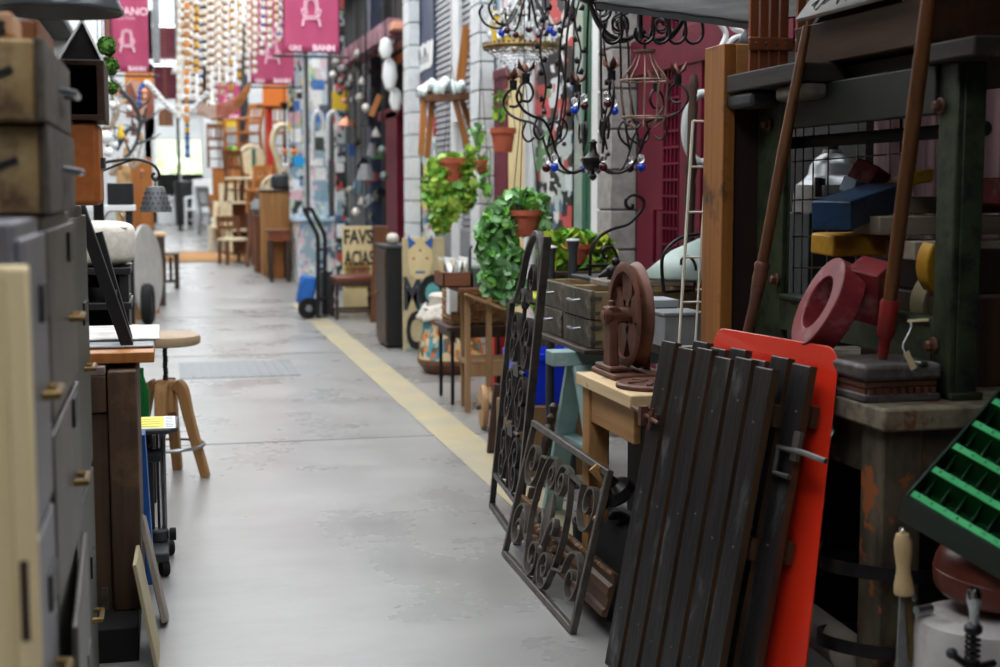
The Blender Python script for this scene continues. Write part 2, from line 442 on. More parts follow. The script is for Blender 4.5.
# pillars of coursed blocks
def pillar(n, x0, x1, y0, y1, m, h=4.2, z0=0, course=.24):
    b = W(); z = z0 - .06
    while z < h:
        b.box2((x0, y0, max(z0 - .05, z) + .006), (x1, y1, z + course - .006), 0)
        z += course
    b.box2((x0 + .012, y0 + .012, z0), (x1, y1 - .012, h), 1)
    b.struct('pillar_%d' % n, [m, M['mortar']], bevel=.006)
XF, XB = 2.6, 2.735
pillar(1, XF, XB - .01, 15.2, 15.56, M['whitebrick'], 5)
pillar(2, XF, XB, 11.7, 12.05, M['whitebrick'], 5)
pillar(3, XF, XB + .03, 8.05, 8.33, M['greystone'], 5)
# right wall: back of the bays, dark shop inside for the near stall
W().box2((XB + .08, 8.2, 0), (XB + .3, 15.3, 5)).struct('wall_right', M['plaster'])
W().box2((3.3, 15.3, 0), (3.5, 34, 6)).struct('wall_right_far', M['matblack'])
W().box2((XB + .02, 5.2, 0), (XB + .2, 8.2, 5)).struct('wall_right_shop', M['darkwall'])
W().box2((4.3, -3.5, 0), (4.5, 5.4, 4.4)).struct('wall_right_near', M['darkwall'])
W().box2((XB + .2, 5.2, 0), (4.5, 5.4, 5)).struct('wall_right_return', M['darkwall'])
W().box2((-2.6, -3.5, 0), (-2.4, 34, 6)).struct('wall_left', pm('stained_wall', hx('8d8274'), hx('4f473f'), rough=.85, ns=1.2, det=8))
W().box2((-4.5, -3.7, 0), (4.5, -3.5, 4.6)).struct('wall_back', M['darkwall'])  # unseen, raised to cut the light from behind the camera
# roofs over the stalls, glazed middle left open to the sky
W().box2((1.4, -3.5, 3.0), (4.5, 4.45, 3.12)).struct('ceiling', M['darkwall'])  # unseen roof, lowered and cut short to shape the light in the stall
W().box2((.55, -3.5, 4.0), (1.4, 4.4, 4.12)).struct('ceiling_shade_right', M['darkwall']); W().box2((-2.6, -3.5, 4.0), (-.7, 4.4, 4.12)).struct('ceiling_shade_left', M['darkwall'])  # unseen slabs added to narrow the skylight and darken the foreground
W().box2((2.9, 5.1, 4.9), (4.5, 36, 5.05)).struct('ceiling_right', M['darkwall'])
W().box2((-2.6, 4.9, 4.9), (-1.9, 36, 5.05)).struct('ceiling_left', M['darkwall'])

# ---- far facade at the end of the hall
YE = 34.0
def fp(px, py): return at(px, py, Y=YE)
def fbox(b, x0, y0, x1, y1, d0=0, d1=.1, mi=0):
    a, c = fp(x0, y1), fp(x1, y0); b.box2((a.x, YE + d0, a.z), (c.x, YE + d1, c.z), mi)
b = W()
fbox(b, 60, 10, 152, 240, 0, .15); fbox(b, 152, 100, 208, 137, 0, .15); fbox(b, 205, -60, 330, 240, 0, .15)
fbox(b, 152, 197, 206, 240, 0, .15); fbox(b, 178, 8, 206, 104, 0, .15); fbox(b, 148, -60, 206, 24, 0, .15); fbox(b, 146, 24, 152, 200, 0, .15)
b.struct('wall_far', M['white'])
def louvre(n, x0, y0, x1, y1):
    b = W(); fbox(b, x0, y0, x1, y1, .06, .1, 1)
    a, c = fp(x0, y1), fp(x1, y0); k = int((c.z - a.z) / .085)
    for i in range(k):
        z = a.z + (c.z - a.z) * (i + .5) / k; b.box(((a.x + c.x) / 2, YE + .03, z), (c.x - a.x, .05, .06), (.5, 0, 0), 0)
    b.struct('window_%d' % n, [M['maroonslat'], M['maroon']])
louvre(1, 152, 27, 178, 62); louvre(2, 152, 66, 179, 104); louvre(3, 110, 30, 146, 130)
b = W(); fbox(b, 153, 135, 206, 139, -.05, .08, 0); fbox(b, 153, 196, 206, 200, -.05, .08, 0); fbox(b, 153, 138, 156, 198, -.03, .08, 0); fbox(b, 202.5, 138, 206, 198, -.03, .08, 0); fbox(b, 178, 138, 180.5, 198, -.02, .08, 0)
wn = b.struct('window_4', M['white'])
b = W(); fbox(b, 155, 138, 204, 197, .03, .035); b.build('pane', M['glass'], wn); b = W(); fbox(b, 156, 174, 203, 197, .04, .06); b.build('lower_panel', pm('frosted_panel', hx('b9bdbc'), hx('a9adac'), rough=.4, ns=1.5), wn)
b = W(); fbox(b, 205, 104, 216, 226, -.28, -.02); fbox(b, 176, 106, 236, 112, -.12, -.01); fbox(b, 146, 60, 182, 64, -.1, .0); b.struct('trim_1', M['purewhite'])
# garden seen through the far window
W().box2((-6, YE + .2, .4), (8, 50, .5)).struct('ground_outside', pm('gravel', hx('b3aea2'), hx('9f9a8e'), ns=20))
W().box2((-8, 47, .5), (10, 47.2, 3.2)).struct('wall_garden', pm('garden_wall', hx('a3a892'), hx('b5b9a6'), ns=1))
def leafcloud(b, fn, n, s0, s1, mi=0, nm=1, droop=.3, wide=.8):
    for _ in range(n):
        c = V(fn()); s = rnd(s0, s1)
        d = V((rnd(-1, 1), rnd(-1, 1), rnd(-1, 1) - droop)).normalized(); u = d.orthogonal().normalized(); u = Matrix.Rotation(rnd(0, 6.28), 3, d) @ u
        w = d.cross(u)
        a = [c - u * s * .5, c - u * s * .2 + d * 0 + w * s * wide * .45, c + u * s * .25 + w * s * wide * .38, c + u * s * .55 + d * s * .12, c + u * s * .25 - w * s * wide * .38, c - u * s * .2 - w * s * wide * .45]
        b.add(a, [(0, 1, 2, 3), (0, 3, 4, 5)], mi if nm == 1 else random.randrange(nm))
def inball(c, r, s=(1, 1, 1)):
    while True:
        v = V((rnd(-1, 1), rnd(-1, 1), rnd(-1, 1)))
        if v.length < 1: return V(c) + V((v.x * r * s[0], v.y * r * s[1], v.z * r * s[2]))
b = W()
leafcloud(b, lambda: V((rnd(-5, 7), rnd(43.5, 45), .5 + rnd(0, 1) ** .7 * 1.9)), 1800, .16, .36, nm=2)
tag(b.build('hedge', [pm('pale_hedge', hx('c9d6a5'), hx('dfe5c4'), ns=3), pm('paler_hedge', hx('e3e8c8'), hx('cfdcab'), ns=3)]), 'pale green hedge outside the far end window', 'hedge')  # leaves mixed at random from two pale greens

# ---- shopfront parts between the pillars (right side)
def bay(px0, px1, z0, z1, X, dx=.05):
    ya, yb = at(px1, 190, X=X).y, at(px0, 190, X=X).y
    return (X, ya, z0), (X + dx, yb, z1)
def zz(px, py, X): return at(px, py, X=X).z
# bay of the red door, nearest
b = W()
b.box2(*bay(637, 662, 0, 4.5, XB, .06)); b.box2(*bay(679, 700, 0, 4.5, XB - .01, .06)); b.box2(*bay(600, 790, zz(700, 62, XB), zz(700, 22, XB), XB - .02, .06))
d1 = b.struct('door_1', M['maroon'], bevel=.004)
b = W(); lo, hi = bay(662, 679, .1, 2.5, XB, .03)
z = .2
while z < 2.4:
    b.box2((lo[0] - .005, lo[1], z), (lo[0] + .02, hi[1], z + .012)); z += .09
yy = lo[1]
while yy < hi[1]:
    b.box2((lo[0] - .006, yy, .1), (lo[0] + .018, yy + .01, 2.45)); yy += .06
b.build('grille', M['maroon'], d1, label='maroon lattice grille in the door leaf')
p = at(653, 240, X=XB - .05)
W().tube([p + V((.05, -.02, .17)), p + V((0, -.02, .17)), p + V((0, -.02, -.12)), p + V((.05, -.02, -.12))], .012, 8).build('door_handle', M['maroon'], d1)
# bay between grey stone and white pillar
b = W(); b.box2(*bay(493, 507, 0, zz(500, 74, XB), XB, .05)); b.box2(*bay(493, 523, zz(500, 78, XB), zz(500, 70, XB), XB - .02, .07))
b.struct('trim_2', M['maroon'])
W().box2(*bay(507, 527, 0, zz(515, 78, XB), XB + .01, .05)).struct('trim_3', M['cream'])
b = W(); b.box2(*bay(493, 535, zz(500, 70, XB), 4.5, XB + .02, .04)); b.struct('trim_4', M['stick2'])
b = W(); b.box2(*bay(534, 574, .3, 4.5, XB + .02, .03)); w5 = b.struct('window_5', M['stick3'])
b = W(); lo, hi = bay(572, 583, .3, 4.5, XB + .02, .02); b.box2(lo, hi); w6 = b.struct('window_6', pm('grey_glass', hx('8fa19c'), hx('a7b3ae'), rough=.1, ns=1.5))
W().box2(*bay(582, 586, .2, 4.6, XB - .01, .05)).build('frame', M['green'], w6); W().box2(*bay(587.5, 590.5, .2, 4.6, XB - .01, .05)).build('frame', M['green'], w6)
W().box2(*bay(585.5, 588, .2, 4.6, XB, .04)).build('frame', M['white'], w6); W().box2(*bay(591, 601, 0, 4.6, XB - .01, .05)).build('frame', M['purewhite'], w6)
for px, r in ((527, .022), (531.5, .03)):
    y = at(px, 190, X=XB - .05).y
    W().cyl((XB - .05, y, 0), (XB - .05, y, 4.6), r).struct('trim_5', M['white'])
# bay of the roller shutter
W().box2(*bay(409, 416, 0, 4.8, XB - .02, .05)).struct('trim_6', M['stick3'])
W().box2(*bay(414, 434, zz(420, 92, XB), 4.8, XB, .05)).struct('trim_7', M['navy'])
W().box2(*bay(414, 434, 0, zz(420, 92, XB), XB + .005, .05)).struct('trim_8', M['stick'])
def shutter(n, px0, px1, z0, z1):
    lo, hi = bay(px0, px1, z0, z1, XB + .02, .04); b = W(); z = z0
    while z < z1:
        b.box(((lo[0] + .02), (lo[1] + hi[1]) / 2, z + .03), (.03, hi[1] - lo[1], .05), (0, .35, 0)); z += .06
    b.box2((lo[0] + .03, lo[1], z0), (lo[0] + .05, hi[1], z1)); b.struct('window_%d' % n, M['shutter'])
shutter(7, 434, 451, .5, 4.5); shutter(8, 459, 482, .5, 4.5)
W().box2(*bay(451, 459, 0, 4.6, XB - .01, .06)).struct('trim_9', M['white'])
W().box2(*bay(434, 484, 0, zz(460, 230, XB), XB + .0, .06)).struct('trim_10', M['grey'])
# bay with the dark lamp shop beyond the first white pillar
b = W(); X = 2.72
b.box2(*bay(386, 397, 0, zz(390, 112, X), X, .1)); b.box2(*bay(378, 399, zz(390, 118, X), zz(390, 108, X), X, .1)); b.struct('door_2', M['maroon'])
b = W(); b.box2((2.72, 18.9, 0), (2.86, 19.4, 5.2)); b.struct('trim_11', M['navy'])
W().box2((2.9, 15.6, 3.1), (3.3, 19.6, 3.2)).struct('trim_12', M['orange'])
b = W(); b.beam(at(345, 62, Y=19), at(398, 27, Y=15.9), .22, .2); b.struct('beam_1', pm('dusty_rose_beam', hx('a5808a'), hx('6d3a48'), ns=5))
b = W(); b.beam((2.66, 15.3, 3.34), (2.66, 19.5, 3.30), .07, .08); b.struct('beam_2', M['maroon'])
W().box2((2.5, 15.6, 3.28), (3.3, 19.4, 3.36)).struct('ceiling_soffit', pm('salmon', hx('d89a80'), hx('cf8f74'), rough=.7))
# steel trusses over the aisle from which banners and strands hang
for i, (y, zt_) in enumerate(((15.5, 5.0), (17.5, 5.0), (20.5, 5.3), (6.3, 4.4), (9.0, 4.6))):
    b = W(); b.box2((-2.3, y - .04, zt_), (2.9, y + .04, zt_ + .06)); b.box2((-2.3, y - .04, zt_ + .5), (2.9, y + .04, zt_ + .56))
    for k in range(10): b.beam((-2.3 + k * .52, y, zt_ + .03), (-2.04 + k * .52, y, zt_ + .53), .04); b.beam((-2.04 + k * .52, y, zt_ + .53), (-1.78 + k * .52, y, zt_ + .03), .04)
    b.struct('beam_%d' % (i + 3), M['darkgrey'])

# ================================================================ right foreground
def plane(O, U, T):
    """point function on a leaning panel: u metres along U, v along T (unit-length vectors), and its normal"""
    O, U, T = V(O), V(U).normalized(), V(T).normalized(); N = U.cross(T).normalized()
    return (lambda u, v, n=0: O + U * u + T * v + N * n), U, T, N

def mir(pts, w): return [(w - p[0], p[1]) for p in pts]

# ---- low wrought iron panel leaning in front of the table
O2 = V((1.327, 5.486, .012)); U2 = V((-.015, -1.043, 0)); T2 = V((.125, 0, .54))
P, u2, t2, n2 = plane(O2, U2, T2); w, h = 1.045, .55
g2 = thing('iron_grille', 'low scrolled wrought iron panel with a fleur de lis leaning in front of the table', 'iron grille', O2, group=None)
b = W(); bt = .024
for a, c in (((0, 0), (w, 0)), ((0, h), (w, h)), ((0, -.01), (0, h + .012)), ((w, -.01), (w, h + .012))):
    b.beam(P(*a), P(*c), bt, bt, n2)
b.build('frame', M['iron'], g2, bevel=.003)
cx = w / 2
def run(b, pts, wd=.024, t=.009): b.strip([P(*q) for q in pts], n2, wd, t)
cx = w * .47
side = spiral((cx + .066, h - .135), .014, .066, PI / 2 + 3 * PI, -3 * PI, 34) + [(q.x, q.y) for q in bez([(cx + .085, h - .07), (cx + .15, h - .085), (cx + .205, h * .68), (cx + .228, h * .5), (cx + .222, h * .34), (cx + .185, h * .17)], 5)][2:] + spiral((cx + .09, .095), .086, .016, .1, -3.1 * PI, 34)
for k in (0, 1):
    b = W(); run(b, side if k == 0 else mir(side, 2 * cx)); b.build('lyre_scroll', M['iron'], g2)
for k in range(2):
    b = W()
    ex = w - cx - .125 if k == 0 else cx - .125
    sg = 1 if k == 0 else -1; cs = cx + sg * ex
    X_ = lambda pts: [(cs + sg * (p[0]), p[1]) for p in pts]
    run(b, [(cx + sg * .17, h * .84), (cs - sg * .115, h * .83)]); run(b, X_([(-.115, h * .83), (-.11, h * .77)] + spiral((0, h * .75), .108, .018, PI, 2.9 * PI, 40)))
    run(b, X_(spiral((.0, .14), .112, .018, PI, -2.9 * PI, 40)) if k == 0 else X_(spiral((.0, .14), .112, .018, PI, -2.9 * PI, 40))); run(b, [(cx + sg * .2, h * .22), (cs - sg * .112, .14)])
    run(b, X_([(.0, h * .64 + .108), (.01, h - .01)])) if 0 else None
    b.build('corner_scroll', M['iron'], g2)
b = W()
b.prism([(-.018, 0), (.018, 0), (.03, .09), (.045, .13), (.03, .19), (0, .24), (-.03, .19), (-.045, .13), (-.03, .09)], P(cx, .12, -.008), u2, t2, .016)
for s in (1, -1):
    q = bez([(cx + s * .012, .16), (cx + s * .045, .24), (cx + s * .085, .275), (cx + s * .11, .25), (cx + s * .1, .22)], 6)
    b.strip([P(p.x, p.y) for p in q], n2, .028, .016)
b.tube([P(cx, .0), P(cx, .14)], .009); b.ball(P(cx, .14), .02, 10)
b.build('fleur_de_lis', M['iron'], g2, bevel=.003)

# ---- tall swan-necked gate leaf behind it
O1 = V((1.475, 6.36, .012)); U1 = V((-.055, -.70, 0)); T1 = V((.13, 0, 1.29))
P, u1, t1, n1 = plane(O1, U1, T1); w, h = .70, 1.30
g1 = thing('iron_grille', 'tall wrought iron gate leaf with a swan neck top leaning beside the ivy', 'iron grille', O1)
b = W()
b.beam(P(0, -.01), P(0, .98), .028, .028, n1); b.beam(P(w, -.01), P(w, h), .034, .034, n1)
b.beam(P(0, 0), P(w, 0), .026, .026, n1); b.beam(P(0, .15), P(w, .15), .022, .022, n1)
sw = [(p.x, p.y) for p in bez([(0, .975), (.1, .99), (.2, 1.07), (.27, 1.2), (.4, 1.295), (.53, 1.3), (.62, 1.22), (w - .03, 1.08)], 8)]
b.strip([P(*q) for q in sw], n1, .03, .022); b.build('frame', M['darkiron'], g1, bevel=.003)
rows = [(.16, .42), (.43, .69), (.70, .95)]
for i, (v0, v1) in enumerate(rows):
    for s in (0, 1):
        b = W(); cm = w / 2; hh = v1 - v0
        sc1 = spiral((cm + .125, v1 - .085), .018, .08, PI * .5 + 2.2 * PI, -1.7 * PI - PI * .0, 28)
        pth = spiral((cm + .16, v1 - .085), .02, .082, -2.5 * PI + PI, 2.5 * PI, 28) + [(cm + .03, (v0 + v1) / 2)] + spiral((cm + .16, v0 + .085), .082, .02, PI, 2.5 * PI, 28)
        run(b, pth if s == 0 else mir(pth, w), .026, .01); b.build('scroll', M['darkiron'], g1)
b = W()
for v in (.42, .69): b.box(P(w / 2, v), (.03, .09, .05)); b.tube([P(w / 2 - .15, v), P(w / 2 + .15, v)], .009)
b.tube([P(w / 2, .15), P(w / 2, .97)], .01)
q = spiral((w / 2 + .14, 1.10), .02, .1, -PI, 2.6 * PI, 30); run(b, q, .026, .01)
for s in (-1, 1):
    q = bez([(w / 2, .97), (w / 2 + s * .05, 1.05), (w / 2 + s * .1, 1.0)], 6); b.strip([P(p.x, p.y) for p in q], n1, .03, .012)
b.ball(P(w / 2, .99), .022); b.build('ornament', M['darkiron'], g1)

# ---- black slatted shutter leaves
blackwood = wood('black_stained_wood', hx('181618'), hx('2a2727'), 'z', rough=.4, ns=24, bump=.35, c3=hx('77777c'), ns3=13, lo3=.58, hi3=.82, st3=(1, 1, .35))
browngap = wood('worn_brown_wood', hx('5a3f29'), hx('33251a'), 'z', rough=.6)
def shutter_leaf(name, label, O, n, pitch, sw_, ln, stag, lean=V((.19, 0, 1.02)), U=V((.12, -.73, 0))):
    P, u, t, nn = plane(O, U, lean)
    r = thing(name, label, 'shutter', O)
    for i in range(n):
        b = W(); u0 = i * pitch; l = ln - stag[i]
        vs = [P(u0, 0, -.012), P(u0 + sw_, 0, -.012), P(u0 + sw_, l, -.012), P(u0, l, -.012), P(u0, 0, .012), P(u0 + sw_, 0, .012), P(u0 + sw_, l, .012), P(u0, l, .012)]
        b.add(vs, [(3, 2, 1, 0), (4, 5, 6, 7), (0, 1, 5, 4), (2, 3, 7, 6), (3, 0, 4, 7)]); b.add(vs, [(1, 2, 6, 5)], 1)
        s = b.build('slat', [blackwood, browngap], r, bevel=.003)
        b = W()
        for v in (.16, .52, .86):
            b = W(); p = P(u0 + sw_ * rnd(.45, .75), v * l + rnd(-.03, .03)); b.ball(p + nn * .012, .0045, 8); b.build('nail_head', M['iron'], s)
    for i in range(n - 1):
        b = W(); u0 = i * pitch + sw_
        a = P(u0 + (pitch - sw_) / 2, .03, -.02); c = P(u0 + (pitch - sw_) / 2, ln - .06, -.02); b.beam(a, c, pitch - sw_ + .02, .012, nn)
        b.build('batten', browngap, r)
    b = W()
    for v in (.14, .5, .86): b.beam(P(-.0, v * ln, -.034), P((n - 1) * pitch + sw_, v * ln, -.034), .06, .02, nn)
    b.build('cross_rail', browngap, r)
    return r, P, u, t, nn
lean = V((.19, .03, 1.02))
sh1, P, u, t, nn = shutter_leaf('wooden_shutter', 'front black slatted wooden shutter leaf leaning against the red sheet', V((1.335, 4.13, .0)), 6, .108, .086, 1.045, [0, .01, .0, .015, .005, .02], lean)
b = W()   # latch at the left edge
b.beam(P(-.02, .80, .02), P(.07, .80, .02), .03, .012, nn); b.tube([P(-.075, .815, .03), P(.1, .79, .03)], .007); b.box(P(.0, .80, .03), (.025, .025, .06)); b.tube([P(.05, .76, .03), P(.05, .83, .03)], .008)
b.build('latch', M['rust'], sh1, label='rusty sliding latch')
sh2, P2, u_, t_, nn_ = shutter_leaf('wooden_shutter', 'rear black slatted wooden shutter leaf with a bolt beside the red sheet', P(.08, .012, -.064), 6, .108, .086, 1.05, [.0, .01, 0, .02, 0, .01], lean)
b = W()
b.tube([P2(.57, .805, .03), P2(.68, .81, .03), P2(.79, .805, .03)], .008); b.tube([P2(.575, .805, .03), P2(.575, .735, .03), P2(.645, .735, .03)], .008); b.beam(P2(.64, .78, .02), P2(.64, .86, .02), .03, .012, nn_)
b.build('bolt', M['steel'], sh2, label='steel bolt sticking out')

# ---- red sheet behind the shutters
wd = .64; nn0 = nn; P, u, t, nn = plane(P(.22, .022, -.122), u, t - u * .12); nn = nn0
poly = []; hh = 1.1; r = .055
for (x, y, a) in ((wd - r, r, -PI / 2), (wd - r, hh - r, 0), (r, hh - r, PI / 2), (r, r, PI)):
    for k in range(7): poly.append((x + r * math.cos(a + PI / 2 * k / 6), y + r * math.sin(a + PI / 2 * k / 6)))
b = W(); b.prism(poly, P(0, 0), u, t, .005)
rs = b.build('plastic_sheet', pm('red_plastic', hx('e2341d'), hx('d62c17'), rough=.28, ns=3, coat=.3), bevel=.002)
tag(rs, 'glossy bright red sheet with rounded corners standing behind the black shutters', 'plastic sheet')

# ---- pine work table
X0, X1, Y0, Y1, ZT = 1.44, 1.755, 4.24, 4.86, .842
tb = thing('work_table', 'small pine work table with a thick pale top carrying the rusty wheel', 'table', (X0, Y0, 0))
W().box2((X0, Y0, ZT - .045), (X1, Y1, ZT)).build('tabletop', M['piney'], tb, bevel=.005)
b = W(); b.box2((X0 + .03, Y0 + .05, ZT - .17), (X0 + .055, Y1 - .05, ZT - .045)); b.box2((X0 + .05, Y1 - .06, ZT - .17), (X1 - .05, Y1 - .035, ZT - .045)); b.build('apron', M['oaky'], tb, bevel=.003)
for x, y in ((X0 + .02, Y1 - .1), (X0 + .16, Y0 + .02), (X1 - .1, Y1 - .1), (X1 - .1, Y0 + .02)):
    W().box2((x, y, 0), (x + .08, y + .08, ZT - .045)).build('leg', M['oak'], tb, bevel=.006)

# ---- rusty spoked wheel on its stand
wm = thing('wheel_stand', 'rusty red cast iron wheel on a bearing stand on the pine table', 'wheel stand', (1.6, 4.78, ZT))
wc = V((1.60, 4.72, ZT + .215)); R = .19
q = Matrix.Rotation(PI / 2, 3, 'Y')
def ringprof(b, c, r0, r1, th, ax=(1, 0, 0), n=40): b.lathe([(r0, -th / 2), (r1, -th / 2), (r1, th / 2), (r0, th / 2), (r0, -th / 2)], c, ax, n, caps=False)
b = W(); b.lathe([(R - .035, -.028), (R - .012, -.03), (R, -.024), (R - .012, -.006), (R - .012, .006), (R, .024), (R - .012, .03), (R - .035, .028), (R - .035, -.028)], wc, (1, 0, 0), 44, caps=False)
rim = b.build('rim', M['rust'], wm)
b = W()
for k in range(5):
    a = 2 * PI * k / 5 + .3; d = V((0, math.cos(a), math.sin(a))); e = V((0, -math.sin(a), math.cos(a)))
    b.add([wc + V((s * .012, 0, 0)) + d * rr + e * ww for s in (-1, 1) for rr, ww in ((.03, -.04), (R - .03, -.06), (R - .03, .06), (.03, .04))], [(0, 1, 2, 3), (7, 6, 5, 4), (0, 4, 5, 1), (1, 5, 6, 2), (2, 6, 7, 3), (3, 7, 4, 0)])
b.build('spoke', M['rust'], wm, label=None); 
b = W(); b.cyl(wc - UX * .085, wc + UX * .05, .028, n=18); b.cyl(wc - UX * .1, wc - UX * .075, .034, n=18); b.build('hub', M['rust'], wm, bevel=.004)
b = W(); xx = wc.x - .07
b.box2((xx - .035, 4.58, ZT + .001), (wc.x + .1, 4.85, ZT + .02)); b.box2((xx - .03, 4.64, ZT + .02), (xx + .04, 4.82, ZT + .04)); b.build('base_plate', M['rust'], wm, bevel=.006)
b = W(); b.beam((xx, 4.72, ZT + .035), (xx, 4.72, wc.z - .02), .035, .085, UY, w2=.03, h2=.055); b.cyl((xx, 4.695, wc.z), (xx, 4.745, wc.z), .036); b.cyl((xx, 4.72, wc.z + .03), (xx, 4.72, wc.z + .055), .011)
b.build('bearing_post', M['rust'], wm, bevel=.006)
b = W(); b.beam((wc.x + .06, 4.72, ZT + .02), (wc.x + .06, 4.72, wc.z - .04), .02, .05, UY); b.build('bracket', M['rust'], wm, bevel=.004)
# cast disc lying beside it
b = W(); c = V((1.58, 4.41, ZT + .001))
n = 36; prof = [(.0, .018), (.06, .017), (.1, .012), (.118, .018), (.128, .012), (.128, 0)]
b.lathe(prof[::-1], c, (0, 0, 1), n)
for k in range(6):
    a = k * PI / 3; b.box(c + V((.06 * math.cos(a), .06 * math.sin(a), .018)), (.06, .018, .006), (0, 0, a))
tag(b.build('cast_iron_disc', M['rust'], bevel=.002), 'rusty round cast iron plate lying flat on the pine table', 'iron plate')

# ---- wooden drawers on the sea-green sawhorse
drawface = pm('drawer_face', hx('5c5348'), hx('3c362f'), rough=.7, ns=14, bump=.2, c3=hx('8c8272'), ns3=9, lo3=.58, hi3=.7)
drawside = pm('aged_drawer_side', hx('9d8a66'), hx('80694a'), rough=.75, ns=7, bump=.15, c3=hx('3d2a1c'), ns3=5, lo3=.52, hi3=.68)
def drawer(label, x0, y0, y1, z0, hgt=.118, ln=.52):
    r = thing('card_file_box', label, 'drawer', (x0, y0, z0), group='old military drawers')
    b = W(); t = .014; x1 = x0 + ln
    b.box2((x0 + .02, y0, z0), (x1, y0 + t, z0 + hgt)); b.box2((x0 + .02, y1 - t, z0), (x1, y1, z0 + hgt)); b.box2((x1 - t, y0 + t, z0), (x1, y1 - t, z0 + hgt)); b.box2((x0 + .02, y0 + t, z0), (x1 - t, y1 - t, z0 + t))
    b.build('body', drawside, r, bevel=.002)
    W().box2((x0, y0 - .004, z0 - .0), (x0 + .02, y1 + .004, z0 + hgt + .004)).build('front', drawface, r, bevel=.003)
    ym = (y0 + y1) / 2
    W().tube([(x0, ym + .06, z0 + hgt * .62), (x0 - .025, ym + .05, z0 + hgt * .6), (x0 - .025, ym - .05, z0 + hgt * .6), (x0, ym - .06, z0 + hgt * .62)], .007).build('handle', M['steel'], r, label='steel bail handle')
    b = W(); b.box2((x0 - .004, y0 - .006, z0 + .02), (x0 + .05, y0 - .003, z0 + .035)); b.build('corner_strap', M['iron'], r); W().box2((x0 - .004, y0 - .006, z0 + hgt - .035), (x0 + .05, y0 - .003, z0 + hgt - .02)).build('corner_strap', M['iron'], r)
    return r
ZD = .825
drawer('aged wooden drawer, lower near one of the stack on the sea green sawhorse', 1.755, 5.70, 6.12, ZD)
drawer('aged wooden drawer with a steel handle, upper near one under the grey plank', 1.75, 5.69, 6.11, ZD + .125)
drawer('aged wooden drawer, lower far one of the stack beside the ivy', 1.755, 6.16, 6.58, ZD)
drawer('aged wooden drawer, upper far one of the stack beside the ivy', 1.76, 6.15, 6.57, ZD + .125)
sh = thing('sawhorse', 'pale sea green painted sawhorse under the stacked wooden drawers', 'sawhorse', (1.7, 5.75, 0))
W().box2((1.62, 5.82, ZD - .09), (2.45, 5.94, ZD - .025)).build('top_beam', M['bluetick'], sh, bevel=.006)
for x in (1.76, 2.33):
    for y, yf in ((5.83, 5.55), (5.93, 6.25)):
        W().beam((x, y, ZD - .09), (x + (.05 if y < 5.9 else -.02), yf, 0), .09, .04, UY).build('leg', M['bluetick'], sh, bevel=.005)
W().beam((1.79, 5.66, .38), (1.77, 6.1, .38), .07, .025).build('brace', M['bluetick'], sh, bevel=.004)
b = W(); b.box2((1.72, 5.68, ZD - .024), (2.45, 6.62, ZD - .002)); tag(b.build('plank', M['darkwoodx'], bevel=.004), 'dark board on the sea green sawhorse carrying the drawers', 'board')
# things on the drawers
zt = ZD + .25
b = W(); b.box2((1.86, 5.8, zt + .004), (2.5, 6.06, zt + .03)); tag(b.build('plank', wood('grey_plank', hx('8d8378'), hx('6f665c'), 'x', rough=.7), bevel=.004), 'weathered grey plank lying on top of the wooden drawers', 'board')
b = W(); b.box2((1.9, 6.2, zt + .004), (2.5, 6.5, zt + .022)); tag(b.build('metal_tray', M['darkgrey'], bevel=.004), 'dark metal tray lying on the far drawers', 'tray')
p = V((1.93, 5.93, zt + .03))
b = W(); b.ball(p + V((0, 0, .035)), .036, 14, (1.1, .8, .9)); b.ball(p + V((.01, 0, .078)), .02, 12); b.tube([p + V((-.03, 0, .03)), p + V((-.07, 0, .012))], [.02, .006]); b.lathe([(.03, 0), (.03, .008), (.015, .012)], p, n=14)
tag(b.build('bird_figurine', M['blackiron']), 'small black cast iron bird standing on the grey plank', 'figurine')
# wrought scroll bracket standing on the plank
sb = thing('scroll_bracket', 'curling black wrought iron bracket standing behind the drawers', 'iron bracket', (1.95, 6.3, zt + .023))
Ys = 6.34
def pxs(pts): return [at(x, y, Y=Ys) for x, y in pts]
pts = [(590, 276), (591, 252), (598, 238), (612, 229), (628, 224), (640, 212), (644, 203), (640, 197), (632, 195), (626, 200), (627, 207), (632, 208), (633, 204)]
b = W(); b.tube(bez(pxs(pts), 5), .0085, 8); b.build('large_scroll', M['blackiron'], sb)
b = W(); b.tube(bez(pxs([(590, 262), (600, 263)]) and pxs([(615, 277), (618, 262), (614, 249), (606, 247), (602, 252), (605, 258), (608, 256)]), 5), .0075, 8); b.build('small_scroll', M['blackiron'], sb)
b = W(); a, c = at(586, 265, Y=Ys), at(620, 267, Y=Ys); b.beam(V((a.x, Ys, zt + .068)), V((c.x, Ys, zt + .068)), .03, .014); b.build('foot', M['blackiron'], sb)
# a second bracket by the marble slab
sb2 = thing('scroll_bracket', 'round black wrought iron hoop bracket in front of the pale marble slab', 'iron bracket', (2.15, 5.75, zt))
Ys = 5.55
b = W(); b.tube(bez(pxs([(700, 234), (684, 237), (672, 244), (663, 256), (662, 272), (664, 292)]), 6), .008, 8); b.build('hoop', M['blackiron'], sb2)
b = W(); b.tube(bez(pxs([(681, 265), (682, 259), (689, 257), (694, 262), (696, 272), (694, 290)]), 5), .006, 8); b.build('curl', M['blackiron'], sb2)
a = at(664, 292, Y=Ys); c = at(694, 290, Y=Ys)
b = W(); b.beam(a, c, .02, .012); b.build('foot', M['blackiron'], sb2)
